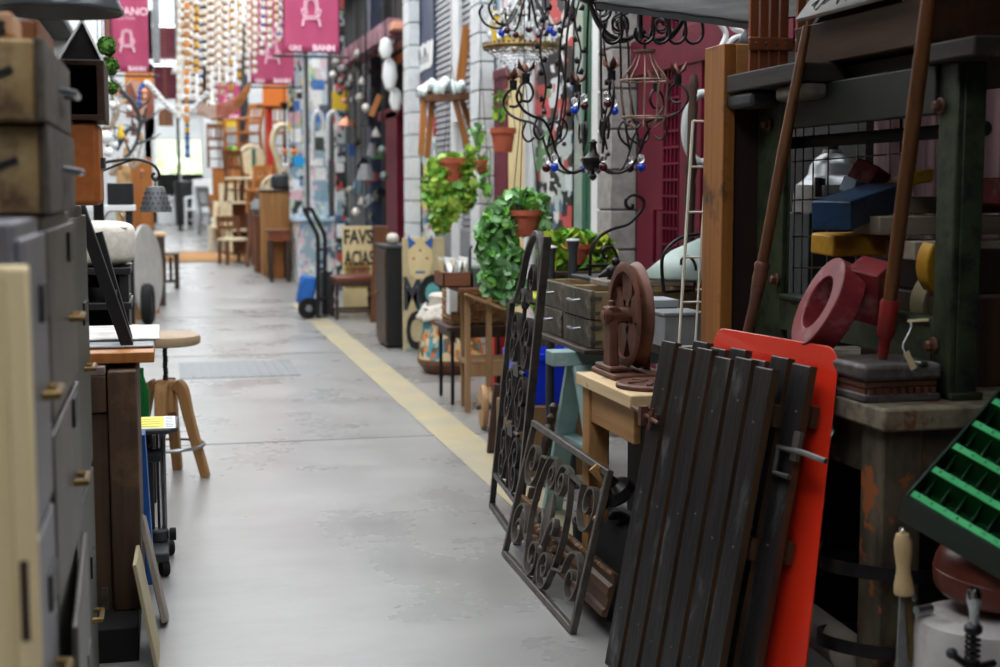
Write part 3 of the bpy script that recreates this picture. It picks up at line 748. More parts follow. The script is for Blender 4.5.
# a rough shelf behind, where slab and rack stand
b = W(); b.box2((1.86, 4.95, .86), (2.3, 5.6, .9)); b.box2((1.88, 5.0, 0), (1.94, 5.06, .86)); b.box2((1.88, 5.5, 0), (1.94, 5.56, .86)); b.box2((2.22, 5.0, 0), (2.28, 5.06, .86)); b.box2((2.22, 5.5, 0), (2.28, 5.56, .86))
tag(b.build('side_table', M['darkwoodx'], bevel=.004), 'dark side table behind the pine table, under the white wire rack', 'table')
b = W(); a = at(640, 279, Y=5.85)
b.add([V((2.1, 5.62, 1.03)), V((2.62, 5.3, 1.03)), V((2.68, 5.5, 1.28)), V((2.2, 5.86, 1.17))], [(0, 1, 2, 3)])
mb_ = W(); p0 = at(600 + 38, 279, Y=5.67); p1 = at(706, 281, Y=5.5); p2 = at(708, 236, Y=5.64); p3 = at(672, 252, Y=5.7)
mb_.add([p0, p1, p2, p3], [(0, 1, 2, 3)])
tag(mb_.build('stone_slab', pm('pale_marble', hx('b7c6c0'), hx('9fb1aa'), rough=.35, ns=4), solid=.02), 'pale green stone slab leaning behind the white wire rack', 'stone slab')
b = W(); b.box2((2.0, 5.68, zt + .002), (2.62, 5.7, zt + .004))
cr = thing('metal_crate', 'small grey metal box on the side table behind the pine table', 'box', (2.1, 5.1, .9))
a = at(664, 371, Y=5.02)
W().box2((a.x, 5.02, .9), (a.x + .16, 5.2, .9 + .12)).build('body', M['grey'], cr, bevel=.004); W().box2((a.x - .005, 5.015, 1.02), (a.x + .165, 5.205, 1.035)).build('lid', M['grey'], cr, bevel=.004)
cr = thing('metal_crate', 'pale grey metal case standing behind the white wire rack', 'box', (2.15, 5.3, .9))
W().box2((a.x + .06, 5.32, .9), (a.x + .17, 5.5, 1.06)).build('body', pm('light_grey', hx('aab1b5'), rough=.5), cr, bevel=.004); W().box2((a.x + .07, 5.312, .94), (a.x + .16, 5.319, 1.03)).build('panel', M['darkgrey'], cr)
b = W(); a = at(677, 345, Y=4.9)
tag(W().lathe([(.03, 0), (.036, .02), (.03, .06), (.034, .1), (.02, .115)], (2.06, 5.07, .9 + .0), n=16).build('iron_pot', M['rust']), 'little rusty iron pot beside the grey metal box', 'pot')
# white wire rack
wr = thing('wire_rack', 'narrow cream wire rack standing beside the tall wooden door frame', 'rack', (2.0, 4.98, .9))
Yr = 4.93; wire = pm('cream_wire', hx('e9e3d2'), rough=.4)
topL, botL = at(693, 121, Y=Yr), at(679, 347, Y=Yr); sp = V((.068, 0, 0))
for k in range(5):
    W().tube([botL + sp * k * .95, topL + sp * k * .9], .006 if k in (0, 4) else .0045, 6).build('upright', wire, wr)
for i in range(6):
    f = i / 5; a = topL.lerp(botL, f); W().tube([a, a + sp * 3.7], .0045, 6).build('rung', wire, wr)

# ---- tall door leaf with orange edge
X0, Y0, Y1 = 1.875, 4.56, 4.74
df = thing('wooden_door', 'tall old wooden door leaf with an orange brown edge standing behind the shutters', 'door leaf', (X0, Y0, 0))
edgew = wood('pitch_pine_edge', hx('a0692f'), hx('7f4c20'), 'z', rough=.5, c3=hx('4a2a12'), ns3=4, lo3=.56, hi3=.68)
W().box2((X0, Y0, 0), (X0 + .045, Y1, 2.0)).build('stile', edgew, df, bevel=.004, label='orange brown stile')
W().box2((X0 + .045, Y0, 1.865), (X0 + .24, Y1, 2.0)).build('rail', M['oakx'], df, bevel=.004)
W().box2((X0 + .045, Y0 + .02, 0), (X0 + .24, Y1 - .02, 1.865)).build('panel', wood('purple_brown', hx('2c1b17'), hx('1e1210'), 'z', rough=.55), df)

# ---- lower trestle with peeling paint
peel = pm('peeling_paint_wood', hx('625645'), hx('2f2820'), rough=.7, ns=11, st=(1, 1, .35), bump=.3, c3=hx('90502a'), ns3=7, lo3=.56, hi3=.59)
peeltop = pm('peeling_top', hx('857a66'), hx('4a4136'), rough=.7, ns=11, bump=.3, c3=hx('6b3f22'), ns3=9, lo3=.57, hi3=.61)
tr = thing('workbench', 'low heavy wooden workbench with peeling paint carrying the green iron frame', 'workbench', (1.85, 3.25, 0))
W().box2((1.765, 3.2, .885), (2.95, 4.56, .945)).build('bench_top', peeltop, tr, bevel=.008)
W().box2((1.82, 3.26, .74), (2.9, 3.32, .885)).build('apron', peel, tr, bevel=.004); W().box2((1.82, 3.32, .74), (1.86, 4.5, .885)).build('apron', peel, tr, bevel=.004)
W().box2((1.82, 4.3, 0), (2.75, 4.33, .72)).build('back_panel', M['matblack'], tr)  # black board added to keep the floor behind the bench dark
for x, y in ((1.79, 3.24), (1.79, 4.4), (2.78, 3.24), (2.78, 4.4)): W().box2((x, y, 0), (x + .115, y + .12, .885)).build('leg', peel, tr, bevel=.006)
# ---- green iron frame on it
gi = pm('chipped_green_iron', hx('34402a'), hx('222b1c'), rough=.5, ns=14, bump=.25, c3=hx('12140f'), ns3=13, lo3=.5, hi3=.62)
gf = thing('iron_workbench', 'dark green iron workbench frame with bolted legs and plank top, standing on the low bench', 'workbench', (2.0, 3.2, .945))
XL = 2.0; ZB, ZG = .946, 1.83
def lleg(y0, y1, x1):
    b = W(); b.box2((XL, y0, ZB), (XL + .02, y1, ZG)); b.box2((XL + .02, y0, ZB), (XL + x1, y0 + .02, ZG)); b.box2((XL, y0 - .01, ZB), (XL + x1 + .015, y1 + .01, ZB + .02))
    b.build('leg', gi, gf, bevel=.005)
lleg(3.29, 3.38, .085); lleg(4.34, 4.548, .03)
for y in (3.26, 4.2):
    b = W(); b.box2((2.55, y, ZB), (2.62, y + .1, ZG)); b.build('leg', gi, gf, bevel=.005)
b = W(); b.box2((XL - .012, 3.38, 1.70), (XL + .03, 4.34, ZG)); b.build('upper_rail', pm('dark_green_iron', hx('1a1f17'), hx('11150f'), rough=.6, ns=8), gf, bevel=.004)
b = W(); b.box2((XL, 3.38, 1.035), (XL + .02, 4.34, 1.15)); b.box2((XL - .01, 3.39, 1.14), (XL + .06, 4.34, 1.155)); b.build('lower_rail', gi, gf, bevel=.004)
for y, z in ((3.36, 1.72), (3.36, 1.085), (4.45, 1.72), (4.36, 1.2)):
    b = W(); b.lathe([(.022, 0), (.022, .006), (.02, .008)], (XL - .004, y, z), (-1, 0, 0), 12); b.lathe([(.015, .008), (.015, .022), (.01, .026)], (XL - .004, y, z), (-1, 0, 0), 6); b.build('bolt', M['rust'], gf)
dkplank = wood('bench_plank', hx('2a2420'), hx('161210'), 'y', rough=.7, c3=hx('5b3528'), ns3=8, lo3=.6, hi3=.68)
W().box2((1.88, 4.0, ZG), (2.66, 4.548, ZG + .06)).build('top_plank', dkplank, gf, bevel=.006); W().box2((1.95, 3.14, ZG), (2.66, 3.42, ZG + .05)).build('top_plank', dkplank, gf, bevel=.006); W().box2((2.05, 3.42, ZG), (2.66, 4.0, ZG + .05)).build('top_plank', dkplank, gf)
W().box2((1.89, 4.36, ZG - .055), (1.99, 4.58, ZG - .002)).build('rough_block', M['darkgrey'], gf, bevel=.015); W().box2((1.9, 4.0, ZG - .05), (1.99, 4.2, ZG - .002)).build('rough_block', pm('rough_stone_wood', hx('6c635a'), hx('463f38'), rough=.9, ns=12, bump=.5), gf, bevel=.015)
b = W(); b.cyl((XL + .09, 3.3, 1.66), (XL + .09, 4.6, 1.66), .02, n=12); b.build('cross_bar', M['matblack'], gf)
# wooden trough on top
tz = ZG + .062
trw = wood('trough_wood', hx('4a3324'), hx('2e1c12'), 'y', rough=.5)
tg = thing('wooden_trough', 'brown wooden trough with sloping ends on top of the green iron workbench', 'trough', (2.02, 3.3, tz))
b = W(); b.add([V((2.0, 3.5, tz)), V((2.0, 4.2, tz)), V((1.985, 4.25, tz + .125)), V((1.985, 3.46, tz + .125)), V((2.03, 3.5, tz)), V((2.03, 4.2, tz)), V((2.015, 4.25, tz + .125)), V((2.015, 3.46, tz + .125))], [(0, 1, 2, 3), (7, 6, 5, 4), (0, 4, 5, 1), (1, 5, 6, 2), (2, 6, 7, 3), (3, 7, 4, 0)])
b.build('side_board', trw, tg, bevel=.004)
b = W(); b.add([V((2.4, 3.5, tz)), V((2.4, 4.2, tz)), V((2.42, 4.25, tz + .125)), V((2.42, 3.46, tz + .125)), V((2.37, 3.5, tz)), V((2.37, 4.2, tz)), V((2.39, 4.25, tz + .125)), V((2.39, 3.46, tz + .125))], [(0, 1, 2, 3), (7, 6, 5, 4), (0, 4, 5, 1), (1, 5, 6, 2), (2, 6, 7, 3), (3, 7, 4, 0)])
b.build('side_board', trw, tg, bevel=.004)
b = W(); b.prism([(.0, 0), (.36, 0), (.36, .12), (.31, .24), (.08, .24), (0, .12)], (2.02, 3.51, tz), UX, UZ, -.025); b.build('end_board', trw, tg, bevel=.004)
b = W(); b.prism([(.0, 0), (.36, 0), (.36, .12), (.31, .24), (.08, .24), (0, .12)], (2.02, 4.19, tz), UX, UZ, -.025); b.build('end_board', trw, tg, bevel=.004)
W().box2((2.03, 3.51, tz), (2.37, 4.18, tz + .02)).build('bottom', trw, tg)
# pale written board across the trough
pb = thing('slate_board', 'pale grey board with faint pencil scribbles lying across the wooden trough', 'board', (2.0, 3.5, tz + .3))
A, B_, C_, D_ = V((1.94, 4.13, tz + .135)), V((1.94, 3.5, tz + .135)), V((2.16, 3.5, tz + .42)), V((2.16, 4.13, tz + .42))
bd = W().quad(A, B_, C_, D_).build('board', pm('chalky_board', hx('b8b7b2'), hx('a3a29c'), rough=.6, ns=6, c3=hx('7e7d79'), ns3=12, lo3=.6, hi3=.7), pb, solid=.014)
b = W()
nrm = (B_ - A).cross(C_ - B_).normalized() * -.009
for k in range(9):
    a = A.lerp(B_, .1 + .09 * k) + (C_ - B_) * .12
    pts = [a + (B_ - A).normalized() * (.018 * j + .012 * math.sin(j * 2.3)) + (C_ - B_) * (.07 * math.sin(j * 1.7 + k) + .05 * (k % 3)) for j in range(6)]
    b.tube([q + (nrm if nrm.x < 0 else -nrm) for q in bez(pts, 4)], .0022, 4)
b.build('scribble', M['darkgrey'], pb, label='dark pencil scribbles')
# reddish slatted louvre door standing on the far end
lv = thing('louvre_shutter', 'reddish brown slatted wooden shutter standing on the far end of the green workbench', 'shutter', (1.98, 4.45, tz))
rw = M['reddishwood']
for k in range(4):
    x0 = 1.91 + k * .036; W().box2((x0, 4.42, tz), (x0 + .029, 4.44, tz + .5)).build('slat', rw, lv, bevel=.002)
W().box2((1.9, 4.405, tz + .07), (2.06, 4.42, tz + .115)).build('cross_rail', rw, lv, bevel=.005)
W().box2((1.9, 4.405, tz + .4), (2.06, 4.42, tz + .45)).build('cross_rail', rw, lv, bevel=.005)
b = W()
for k in range(4): b.ball((1.924 + k * .036, 4.404, tz + .093), .006, 8)
b.build('bolt', M['iron'], lv)
lv2 = dup(lv, (2.16, 4.47, tz), 0, 'second reddish brown slatted shutter standing behind the pale written board')

# ---- poles
def pole(name, label, px0, px1, Y0, Y1, segs, parts):
    a, c = at(*px0, Y=Y0), at(*px1, Y=Y1); r = thing(name, label, 'pole', a)
    for nm, f0, f1, r0, r1, m in parts: W().tube([a.lerp(c, f0), a.lerp(c, f1)], [r0, r1], 12).build(nm, m, r)
    return r
polew = wood('pole_wood', hx('6a4120'), hx('472811'), 'z', rough=.4, ns=26)
a = at(748, 340, Y=3.98)
pl = thing('wooden_pole', 'slim tapering wooden pole with a dark iron ferrule leaning on the green workbench', 'pole', a)
c = at(807, 26, Y=3.98)
W().tube([a.lerp(c, .245), a.lerp(c, .6), c], [.017, .019, .013], 12).build('shaft', polew, pl)
W().tube([a.lerp(c, .25), a.lerp(c, .24), a.lerp(c, .225), a.lerp(c, .2), a.lerp(c, .12), V((a.x - .01, a.y + .02, 1.0)), V((a.x - .03, a.y + .02, .0))], [.021, .025, .021, .023, .017, .014, .012], 12).build('ferrule', M['rust'], pl)
a = at(879, 386, Y=3.42); c = at(934, -40, Y=3.2)
pl = thing('wooden_pole', 'long wooden handle with a red iron socket standing in a cast block', 'pole', a)
W().tube([a.lerp(c, .215), a.lerp(c, .7), c], [.019, .021, .019], 12).build('shaft', polew, pl)
W().tube([a.lerp(c, .08), a.lerp(c, .12), a.lerp(c, .13), a.lerp(c, .21), a.lerp(c, .218)], [.014, .016, .024, .025, .022], 14).build('socket', pm('red_worn_paint', hx('8e2320'), hx('6d1917'), rough=.5, ns=12), pl, label='red painted socket')
W().tube([a + V((0, 0, .002)), a.lerp(c, .1)], [.012, .014], 12).build('spike', M['rust'], pl)
cb = thing('cast_block', 'heavy grey cast iron block with a groove on the near corner of the low workbench', 'iron block', (1.93, 3.3, .945))
cbm = pm('grey_cast_iron', hx('5d5654'), hx('3c3736'), rough=.55, metal=.2, ns=14, bump=.3, c3=hx('8f8987'), ns3=9, lo3=.55, hi3=.75)
p = at(880, 396, X=1.95); cx_, cy_ = 1.875, 3.40
W().box2((cx_ - .11, cy_ - .1, .946), (cx_ + .11, cy_ + .14, .966)).build('foot', cbm, cb, bevel=.004)
b = W()
for k in range(9): b.box((cx_ - .09 + k * .0225, cy_ - .085, .974), (.012, .03, .016))
b.box((cx_, cy_ + .02, .974), (.2, .2, .016)); b.build('toothed_plate', M['rust'], cb)
W().box2((cx_ - .105, cy_ - .09, .982), (cx_ + .105, cy_ + .13, 1.0)).build('lower_plate', M['rust'], cb, bevel=.004)
b = W(); b.box2((cx_ - .115, cy_ - .1, 1.0), (cx_ + .115, cy_ + .14, 1.045)); b.build('upper_plate', cbm, cb, bevel=.012)
W().box((cx_ + .05, cy_ - .07, 1.046), (.028, .07, .012), (0, 0, .2)).build('groove', M['steel'], cb, bevel=.004)
b = W(); b.box2((2.12, 3.42, 0), (2.74, 3.98, .7)); tag(b.build('dark_filler_box', M['matblack'], bevel=.006), 'added black box darkening the space under the low workbench', 'crate')  # black box added as a dark background below the bench
# string with paper tag
st = thing('price_tag', 'cream paper tag on a white string hanging from the green iron rail', 'tag', at(905, 322, Y=3.2))
Yt = 3.215
W().tube(bez([at(*q, Y=Yt) for q in ((911, 322), (910, 330), (903, 345), (905, 353))], 6), .0018, 5).build('string', M['purewhite'], st)
b = W(); a, c = at(906, 352, Y=Yt), at(914, 369, Y=Yt); b.beam(a, c, .017, .002, UY); b.build('paper', pm('manila', hx('cdb88f'), rough=.8), st)
W().tube([at(908, 321, Y=3.25), at(928, 320, Y=3.25)], .004, 6).build('peg', M['palewood'], st)

# ---- sign letters, planks and lamp stored inside the frame
def paint(nm, a, c_): return pm(nm, hx(a), hx(c_), rough=.5, ns=9, bump=.08, c3=hx('8d8f93') if 0 else None)
redp = pm('worn_red_paint', hx('852c31'), hx('6c1f25'), rough=.45, ns=9, c3=hx('b58a8a'), ns3=9, lo3=.52, hi3=.8)
bluep = pm('worn_blue_paint', hx('23405f'), hx('172538'), rough=.4, ns=6, c3=hx('141a24'), ns3=4, lo3=.5, hi3=.7)
yelp = pm('worn_yellow_paint', hx('c4932b'), hx('a4751c'), rough=.5, ns=8, c3=hx('66491a'), ns3=8, lo3=.54, hi3=.75)
# ring
c = at(828, 307, Y=3.66); ax = V((-.9, .12, .43))
b = W(); b.lathe([(.08, -.036), (.14, -.036), (.14, .036), (.08, .036), (.08, -.036)], c, ax, 44, caps=False)
tag(b.build('sign_letter', redp, bevel=.004), 'thick dull red ring letter leaning above the red sheet', 'sign letter', 'salvaged sign letters')
# red block
b = W(); c = at(871, 291, Y=3.6); b.box(c, (.09, .1, .165), (.2, -.42, .5))
tag(b.build('sign_letter', redp, bevel=.004), 'dull red wedge letter beside the red ring', 'sign letter', 'salvaged sign letters')
# blue block
bx = W(); bx.beam(at(831, 216, Y=3.72), at(886, 196, Y=4.02), .12, .085)
tag(bx.build('sign_letter', bluep, bevel=.005), 'long dark blue block letter lying on the yellow one', 'sign letter', 'salvaged sign letters')
# yellow C-shaped block
pc = [(-.1, -.06), (.1, -.075), (.1, -.03), (-.02, -.025), (-.02, .02), (.1, .02), (.1, .07), (-.06, .07), (-.1, .05)]
c = at(852, 243, Y=3.85)
b = W(); b.prism(pc, c + V((0, .03, -.035)), V((.97, .2, 0)), V((-.2, .97, .06)), .062)
tag(b.build('sign_letter', yelp, bevel=.006), 'yellow notched block letter under the blue one', 'sign letter', 'salvaged sign letters')
# yellow arc
def arc(b, O, U, Wv, r0, r1, a0, a1, t, n=14):
    po = [(r1 * math.cos(a0 + (a1 - a0) * i / n), r1 * math.sin(a0 + (a1 - a0) * i / n)) for i in range(n + 1)] + [(r0 * math.cos(a1 + (a0 - a1) * i / n), r0 * math.sin(a1 + (a0 - a1) * i / n)) for i in range(n + 1)]
    O, U, Wv = V(O), V(U), V(Wv); nr = U.cross(Wv).normalized() * t; k = len(po); m = n + 1
    A = [O + U * p[0] + Wv * p[1] for p in po]; vs = A + [q + nr for q in A]; fs = []
    for i in range(n): fs += [(i, i + 1, k - 2 - i, k - 1 - i), (k + k - 1 - i, k + k - 2 - i, k + i + 1, k + i)]
    for i in range(k): fs.append((i, k + i, k + (i + 1) % k, (i + 1) % k))
    b.add(vs, fs)
b = W(); c = at(935, 215, Y=3.9); arc(b, c + V((-.0, .05, -.05)), V((.95, -.2, .1)), V((0, 0, 1)), .15, .19, 1.45, 2.75, -.1)
tag(b.build('sign_letter', yelp, bevel=.004), 'yellow curved letter piece lying over the blue block', 'sign letter', 'salvaged sign letters')
b = W(); c = at(906, 175, Y=4.05); b.box(c + V((-.08, .1, -.01)), (.09, .09, .09), (.4, .3, .6)); tag(b.build('sign_letter', redp, bevel=.004), 'small dark red block behind the blue letter', 'sign letter', 'salvaged sign letters')
b = W(); c = at(852, 187, Y=4.12); b.box(c, (.07, .05, .05), (.3, .2, .7)); tag(b.build('sign_letter', pm('slate_blue', hx('6f7c8a'), rough=.5), bevel=.004), 'little grey block between the aluminium lamp and the blue letter', 'sign letter', 'salvaged sign letters')
# yellow hook
b = W(); c = at(946, 262, Y=3.55); arc(b, c, V((1, .15, 0)), V((0, -.1, 1)), .075, .105, PI * .8, PI * 1.45, .05)
tag(b.build('sign_letter', yelp, bevel=.005), 'yellow hooked letter hanging behind the green leg', 'sign letter', 'salvaged sign letters')
b = W(); c = at(934, 300, Y=3.6); arc(b, c, V((1, .15, 0)), V((0, -.1, 1)), .07, .085, PI * .7, PI * 1.3, .06)
tag(b.build('sign_letter', pm('bare_metal_band', hx('8d8468'), rough=.4, metal=.4), bevel=.002), 'thin curved metal band beside the yellow hook', 'metal band')
b = W(); c = at(1012, 262, Y=3.7); arc(b, c + V((.02, 0, -.12)), V((1, 0, 0)), V((0, 0, 1)), .14, .18, PI * .35, PI * .95, .06)
tag(b.build('sign_letter', yelp, bevel=.004), 'yellow arched letter on the wall side of the green iron leg', 'sign letter', 'salvaged sign letters')
b = W(); c = at(1003, 192, Y=3.75); b.box(c + V((.05, 0, -.01)), (.22, .12, .08), (0, .12, .1)); tag(b.build('sign_letter', redp, bevel=.004), 'dark red block letter behind the green leg, above the yellow arch', 'sign letter', 'salvaged sign letters')
# grey planks
gp = wood('grey_timber', hx('8c7f70'), hx('6d6154'), 'x', rough=.75)
def plankx(label, px, py, Y, ln, dy, dz, rz=0, m=gp):
    c = at(px, py, Y=Y); b = W(); b.box(c + V((ln / 2 * math.cos(rz), ln / 2 * math.sin(rz) + dy / 2, 0)), (ln, dy, dz), (0, 0, rz)); tag(b.build('timber_offcut', m, bevel=.004), label, 'timber', 'grey timber offcuts in the green frame')
plankx('grey timber offcut at the top of the small pile in the green frame', 908, 205, 3.85, .5, .2, .05, -.05)
plankx('longest grey timber offcut sticking out towards the aisle in the green frame', 879, 226, 3.72, .55, .16, .055, .02)
plankx('pale timber offcut with a bent nail at the bottom of the pile', 914, 251, 3.66, .5, .18, .055, .0, wood('pale_grey_timber', hx('a79c8c'), hx('8b8071'), 'x', rough=.75))
# boxes that carry the pile
b = W(); b.box2((2.16, 3.5, .946), (2.5, 4.08, 1.2)); tag(b.build('wooden_box', M['darkwood'], bevel=.006), 'dark wooden box inside the green frame under the sign letters', 'box')
b = W(); b.box2((2.2, 3.62, 1.2), (2.5, 4.1, 1.33)); tag(b.build('wooden_box', wood('umber_wood', hx('33261f'), hx('221914'), 'z'), bevel=.006), 'second dark box stacked in the green frame', 'box')
# wire mesh behind
Ym = 4.52; wm_ = thing('wire_mesh', 'galvanised wire mesh panel behind the sign letters', 'mesh', (2.1, Ym, .95))
mw = pm('galvanised_wire', hx('8f8f8a'), rough=.4, metal=.7); bb = W()
for px in (796, 804, 814, 829, 858, 890, 905):
    a, c = at(px, 118, Y=Ym), at(px - 3, 318, Y=Ym); bb.tube([a, c], .003, 5)
bb.build('upright_wire', mw, wm_)
bb = W()
for y0, y1 in ((162, 153), (200, 197), (237, 233), (268, 266), (300, 300)):
    bb.tube([at(792, y0, Y=Ym - .004), at(905, y1, Y=Ym - .004)], .003, 5)
bb.build('cross_wire', mw, wm_)
bb = W(); bb.tube([at(793, 122, Y=Ym), at(898, 114, Y=Ym), at(901, 118, Y=Ym), at(901, 200, Y=Ym)], .005, 6); bb.build('rim_wire', M['matblack'], wm_)
# aluminium lamp
Yl = 4.98; c = at(831, 212, Y=Yl); s = mpp(c)
al = thing('industrial_lamp', 'bright aluminium bell lamp shade behind the wire mesh', 'lamp', c)
W().lathe([(38 * s, 0), (37.5 * s, 17 * s), (35 * s, 27 * s), (27 * s, 33 * s), (23.5 * s, 38 * s), (22 * s, 46 * s), (16 * s, 54 * s), (10 * s, 58 * s), (9 * s, 62 * s), (0, 62 * s)], c, (0, 0, 1), 40, caps=False).build('shade', M['alu'], al)
a = at(818, 187, Y=Yl - .12); W().box(a, (.03, .012, .075)).build('mount_plate', M['steel'], al, bevel=.003)
a = at(822, 182, Y=Yl - .13); W().box(a, (.022, .012, .026)).build('label_plate', M['black'], al)
W().cyl(c + V((0, 0, 60 * s)), c + V((0, 0, 74 * s)), .022).build('cap', M['matblack'], al)
b = W(); cz = c.z; b.box2((c.x - .14, Yl - .1, .0), (c.x + .16, Yl + .16, cz - .002)); tag(b.build('packing_crate', M['darkgrey'], bevel=.004), 'dark packing crate behind the wire mesh carrying the aluminium lamp', 'crate')
# plastic strip curtain
sc_ = thing('strip_curtain', 'dusty pink strip curtain hanging at the back of the dark stall', 'curtain', (3.3, 5.0, .5))
cm = pm('dusty_pink_cloth', hx('c0a0a3'), hx('a18487'), rough=.8, ns=3, st=(6, 6, .3))
for k in range(11):
    x = 2.72 + k * .105; ph = rnd(0, 6)
    def fn(u_, v_, x=x, ph=ph): return V((x + u_ * .108, 5.05 + .03 * math.sin(u_ * 7 + ph) + .008 * math.sin(v_ * 9), .3 + v_ * 1.9))
    W().surf(fn, 8, 6).build('strip', cm, sc_, solid=.004)
W().cyl((2.65, 5.05, 2.21), (4.0, 5.05, 2.21), .015).build('rail', M['steel'], sc_)

# ---- between red sheet and bench leg
def sheetfn(u_, v_):
    p = V((1.72, 4.0, .40)).lerp(V((1.765, 3.5, .46)), u_) + V((.02 * math.sin(v_ * 5 + u_ * 3), 0, v_ * .4)); n_ = .018 * math.sin(u_ * 17 + v_ * 8) + .02 * math.sin(v_ * 23 - u_ * 9); return p + V((n_, n_, 0))
b = W(); b.surf(sheetfn, 30, 24)
tag(b.build('plastic_wrap', pm('black_plastic_film', hx('37322b'), hx('57503f'), rough=.25, ns=5, bump=.2)), 'crumpled dark plastic film stuffed between the red sheet and the low workbench', 'plastic film')
b = W(); 
for z, r in ((.48, .19), (.27, .195)):
    b2 = W(); n = 48; c = V((1.90, 3.37, z)); 
    b2.lathe([(r, -.018), (r + .004, -.018), (r + .004, .018), (r, .018), (r, -.018)], c, (.1, .12, 1), n, caps=False)
    tag(b2.build('barrel_hoop', M['blackiron']), 'upper black iron barrel hoop around the leg of the low workbench' if z > .4 else 'lower black iron barrel hoop around the leg of the low workbench', 'hoop', 'barrel hoops')
b = W(); a, c = at(806, 620, Y=3.75), at(848, 652, Y=3.43); b.tube([a, c], .055, 20); b.tube([a, c + (c - a).normalized() * .004], .02, 12)
tag(b.build('paper_roll', pm('kraft_roll', hx('a29a8c'), hx('8f8678'), rough=.7)), 'grey paper roll on the floor beside the red sheet', 'roll')

# ---- green type tray
A = at(909, 495, Y=2.93); Bv = at(1040, 572, Y=2.7); Cv = at(1018, 385, Y=3.1)
U = (Bv - A); lu = U.length; U.normalize(); T = Cv - A; T = (T - U * T.dot(U)); lt = T.length; T.normalize(); N = U.cross(T).normalized()
gt = thing('sorting_tray', 'green tilted sorting tray with numbered label strips above the brown cushion', 'tray', A)
gr = pm('bottle_green_enamel', hx('175a2c'), hx('124a24'), rough=.4, ns=6); grl = pm('mint_label', hx('5ccf86'), hx('4bbd75'), rough=.5, ns=8); grd = pm('dark_green_edge', hx('20372a'), hx('182a20'), rough=.5, ns=8)
def PT(u_, v_, n_=0): return A + U * u_ + T * v_ + N * n_
def tbox(b, u0, u1, v0, v1, n0, n1, mi=0):
    vs = [PT(x, y, z) for x in (u0, u1) for y in (v0, v1) for z in (n0, n1)]
    b.add(vs, [(0, 1, 3, 2), (4, 6, 7, 5), (0, 4, 5, 1), (2, 3, 7, 6), (0, 2, 6, 4), (1, 5, 7, 3)], mi)
b = W(); tbox(b, 0, lu, 0, lt, -.085, -.075); b.build('bottom', gr, gt)
b = W(); tbox(b, -.006, .0, -.006, lt, -.085, .004); tbox(b, lu, lu + .006, -.006, lt, -.085, .004); tbox(b, 0, lu, lt, lt + .006, -.085, .004); b.build('side', grd, gt, bevel=.001)
b = W(); tbox(b, -.006, lu + .006, -.008, 0, -.09, .0); b.build('front', grd, gt, bevel=.001)
nrow = 5
for k in range(nrow):
    v0 = lt * k / nrow; b = W(); tbox(b, .002, lu - .002, v0 + .002, v0 + .022, -.006 - .0, -.001)
    s_ = b.build('label_strip', grl, gt)
    b = W(); words_ = [['5', '6', '7', '8', '9', '10', '11', '12'], ['8', '7', '7', '7', '6', '6', '5'], ['5', '6', '6', '5', '4', '4'], ['3', '6', '4', '8'], ['2', '3', '4']][k]
    for i, tx in enumerate(words_): b.text(tx, PT(.02 + i * .033, v0 + .012, .0), U, T, .012, .0008)
    b.build('numbers', M['black'], s_)
    b = W()
    for i in range(8):
        x = .02 + i * lu / 8.2
        b.add([PT(x, v0 + .024, -.075), PT(x, v0 + lt / nrow - .002, -.075), PT(x, v0 + lt / nrow - .002, -.012), PT(x, v0 + .05, -.02), PT(x, v0 + .024, -.045)], [(0, 1, 2, 3, 4)])
    b.build('divider', gr, gt, solid=.002)
    b = W(); tbox(b, .0, lu, v0 + .0, v0 + .003, -.08, -.002); b.build('partition', gr, gt)
# stand that carries the tray
b = W(); bot = PT(lu * .5, lt * .5, -.1); b.box2((bot.x - .02, bot.y - .02, 0), (bot.x + .3, bot.y + .25, bot.z - .1)); b.beam((bot.x + .1, bot.y + .1, bot.z - .1), bot + V((.02, .02, 0)), .12, .04)
tag(b.build('display_stand', M['matblack'], bevel=.004), 'plain black stand under the green sorting tray', 'stand')

# ---- white drum with brown cushion
c = at(988, 640, Y=2.92); zt_ = at(950, 618, Y=2.92).z
dr = thing('metal_drum', 'white enamel drum standing under the brown leather cushion', 'drum', (c.x, 2.92, zt_ - .34))
rr = .162; cx_ = c.x - .012
W().lathe([(rr, 0), (rr, .3), (rr - .004, .33), (rr - .02, .338), (0, .34)], (cx_, 2.92, zt_ - .34), n=40).build('body', pm('white_enamel', hx('c9c4c2'), hx('b5afad'), rough=.45, ns=7, c3=hx('8f8885'), ns3=4, lo3=.56, hi3=.7), dr)
b = W(); b.tube([V((cx_ - .12, 2.96, zt_ + .014)), V((cx_ - .165, 2.95, zt_ + .014))], .012); b.build('spout', M['steel'], dr)
b = W(); b.box2((cx_ - .2, 2.74, 0), (cx_ + .2, 3.1, zt_ - .341)); tag(b.build('wooden_box', M['darkwood'], bevel=.006), 'dark wooden box on the floor under the white drum', 'box')
cu = thing('leather_cushion', 'round brown leather cushion with a piped seam on the white drum', 'cushion', (cx_ + .03, 2.95, zt_))
ax = V((.12, -.05, 1)); base = V((cx_ + .045, 2.96, zt_ + .016)); R_ = .15
W().lathe([(0, .0), (R_ * .75, .0), (R_ * .93, .015), (R_, .05), (R_ * 1.01, .08), (R_ * .97, .11), (R_ * .84, .135), (R_ * .5, .148), (0, .15)], base, ax, 44).build('pad', M['brownleather'], cu, sub=1)
W().lathe([(R_ * .985, .062), (R_ * 1.012, .067), (R_ * .985, .072)], base, ax, 44, caps=False).build('piping', M['brownleather'], cu)

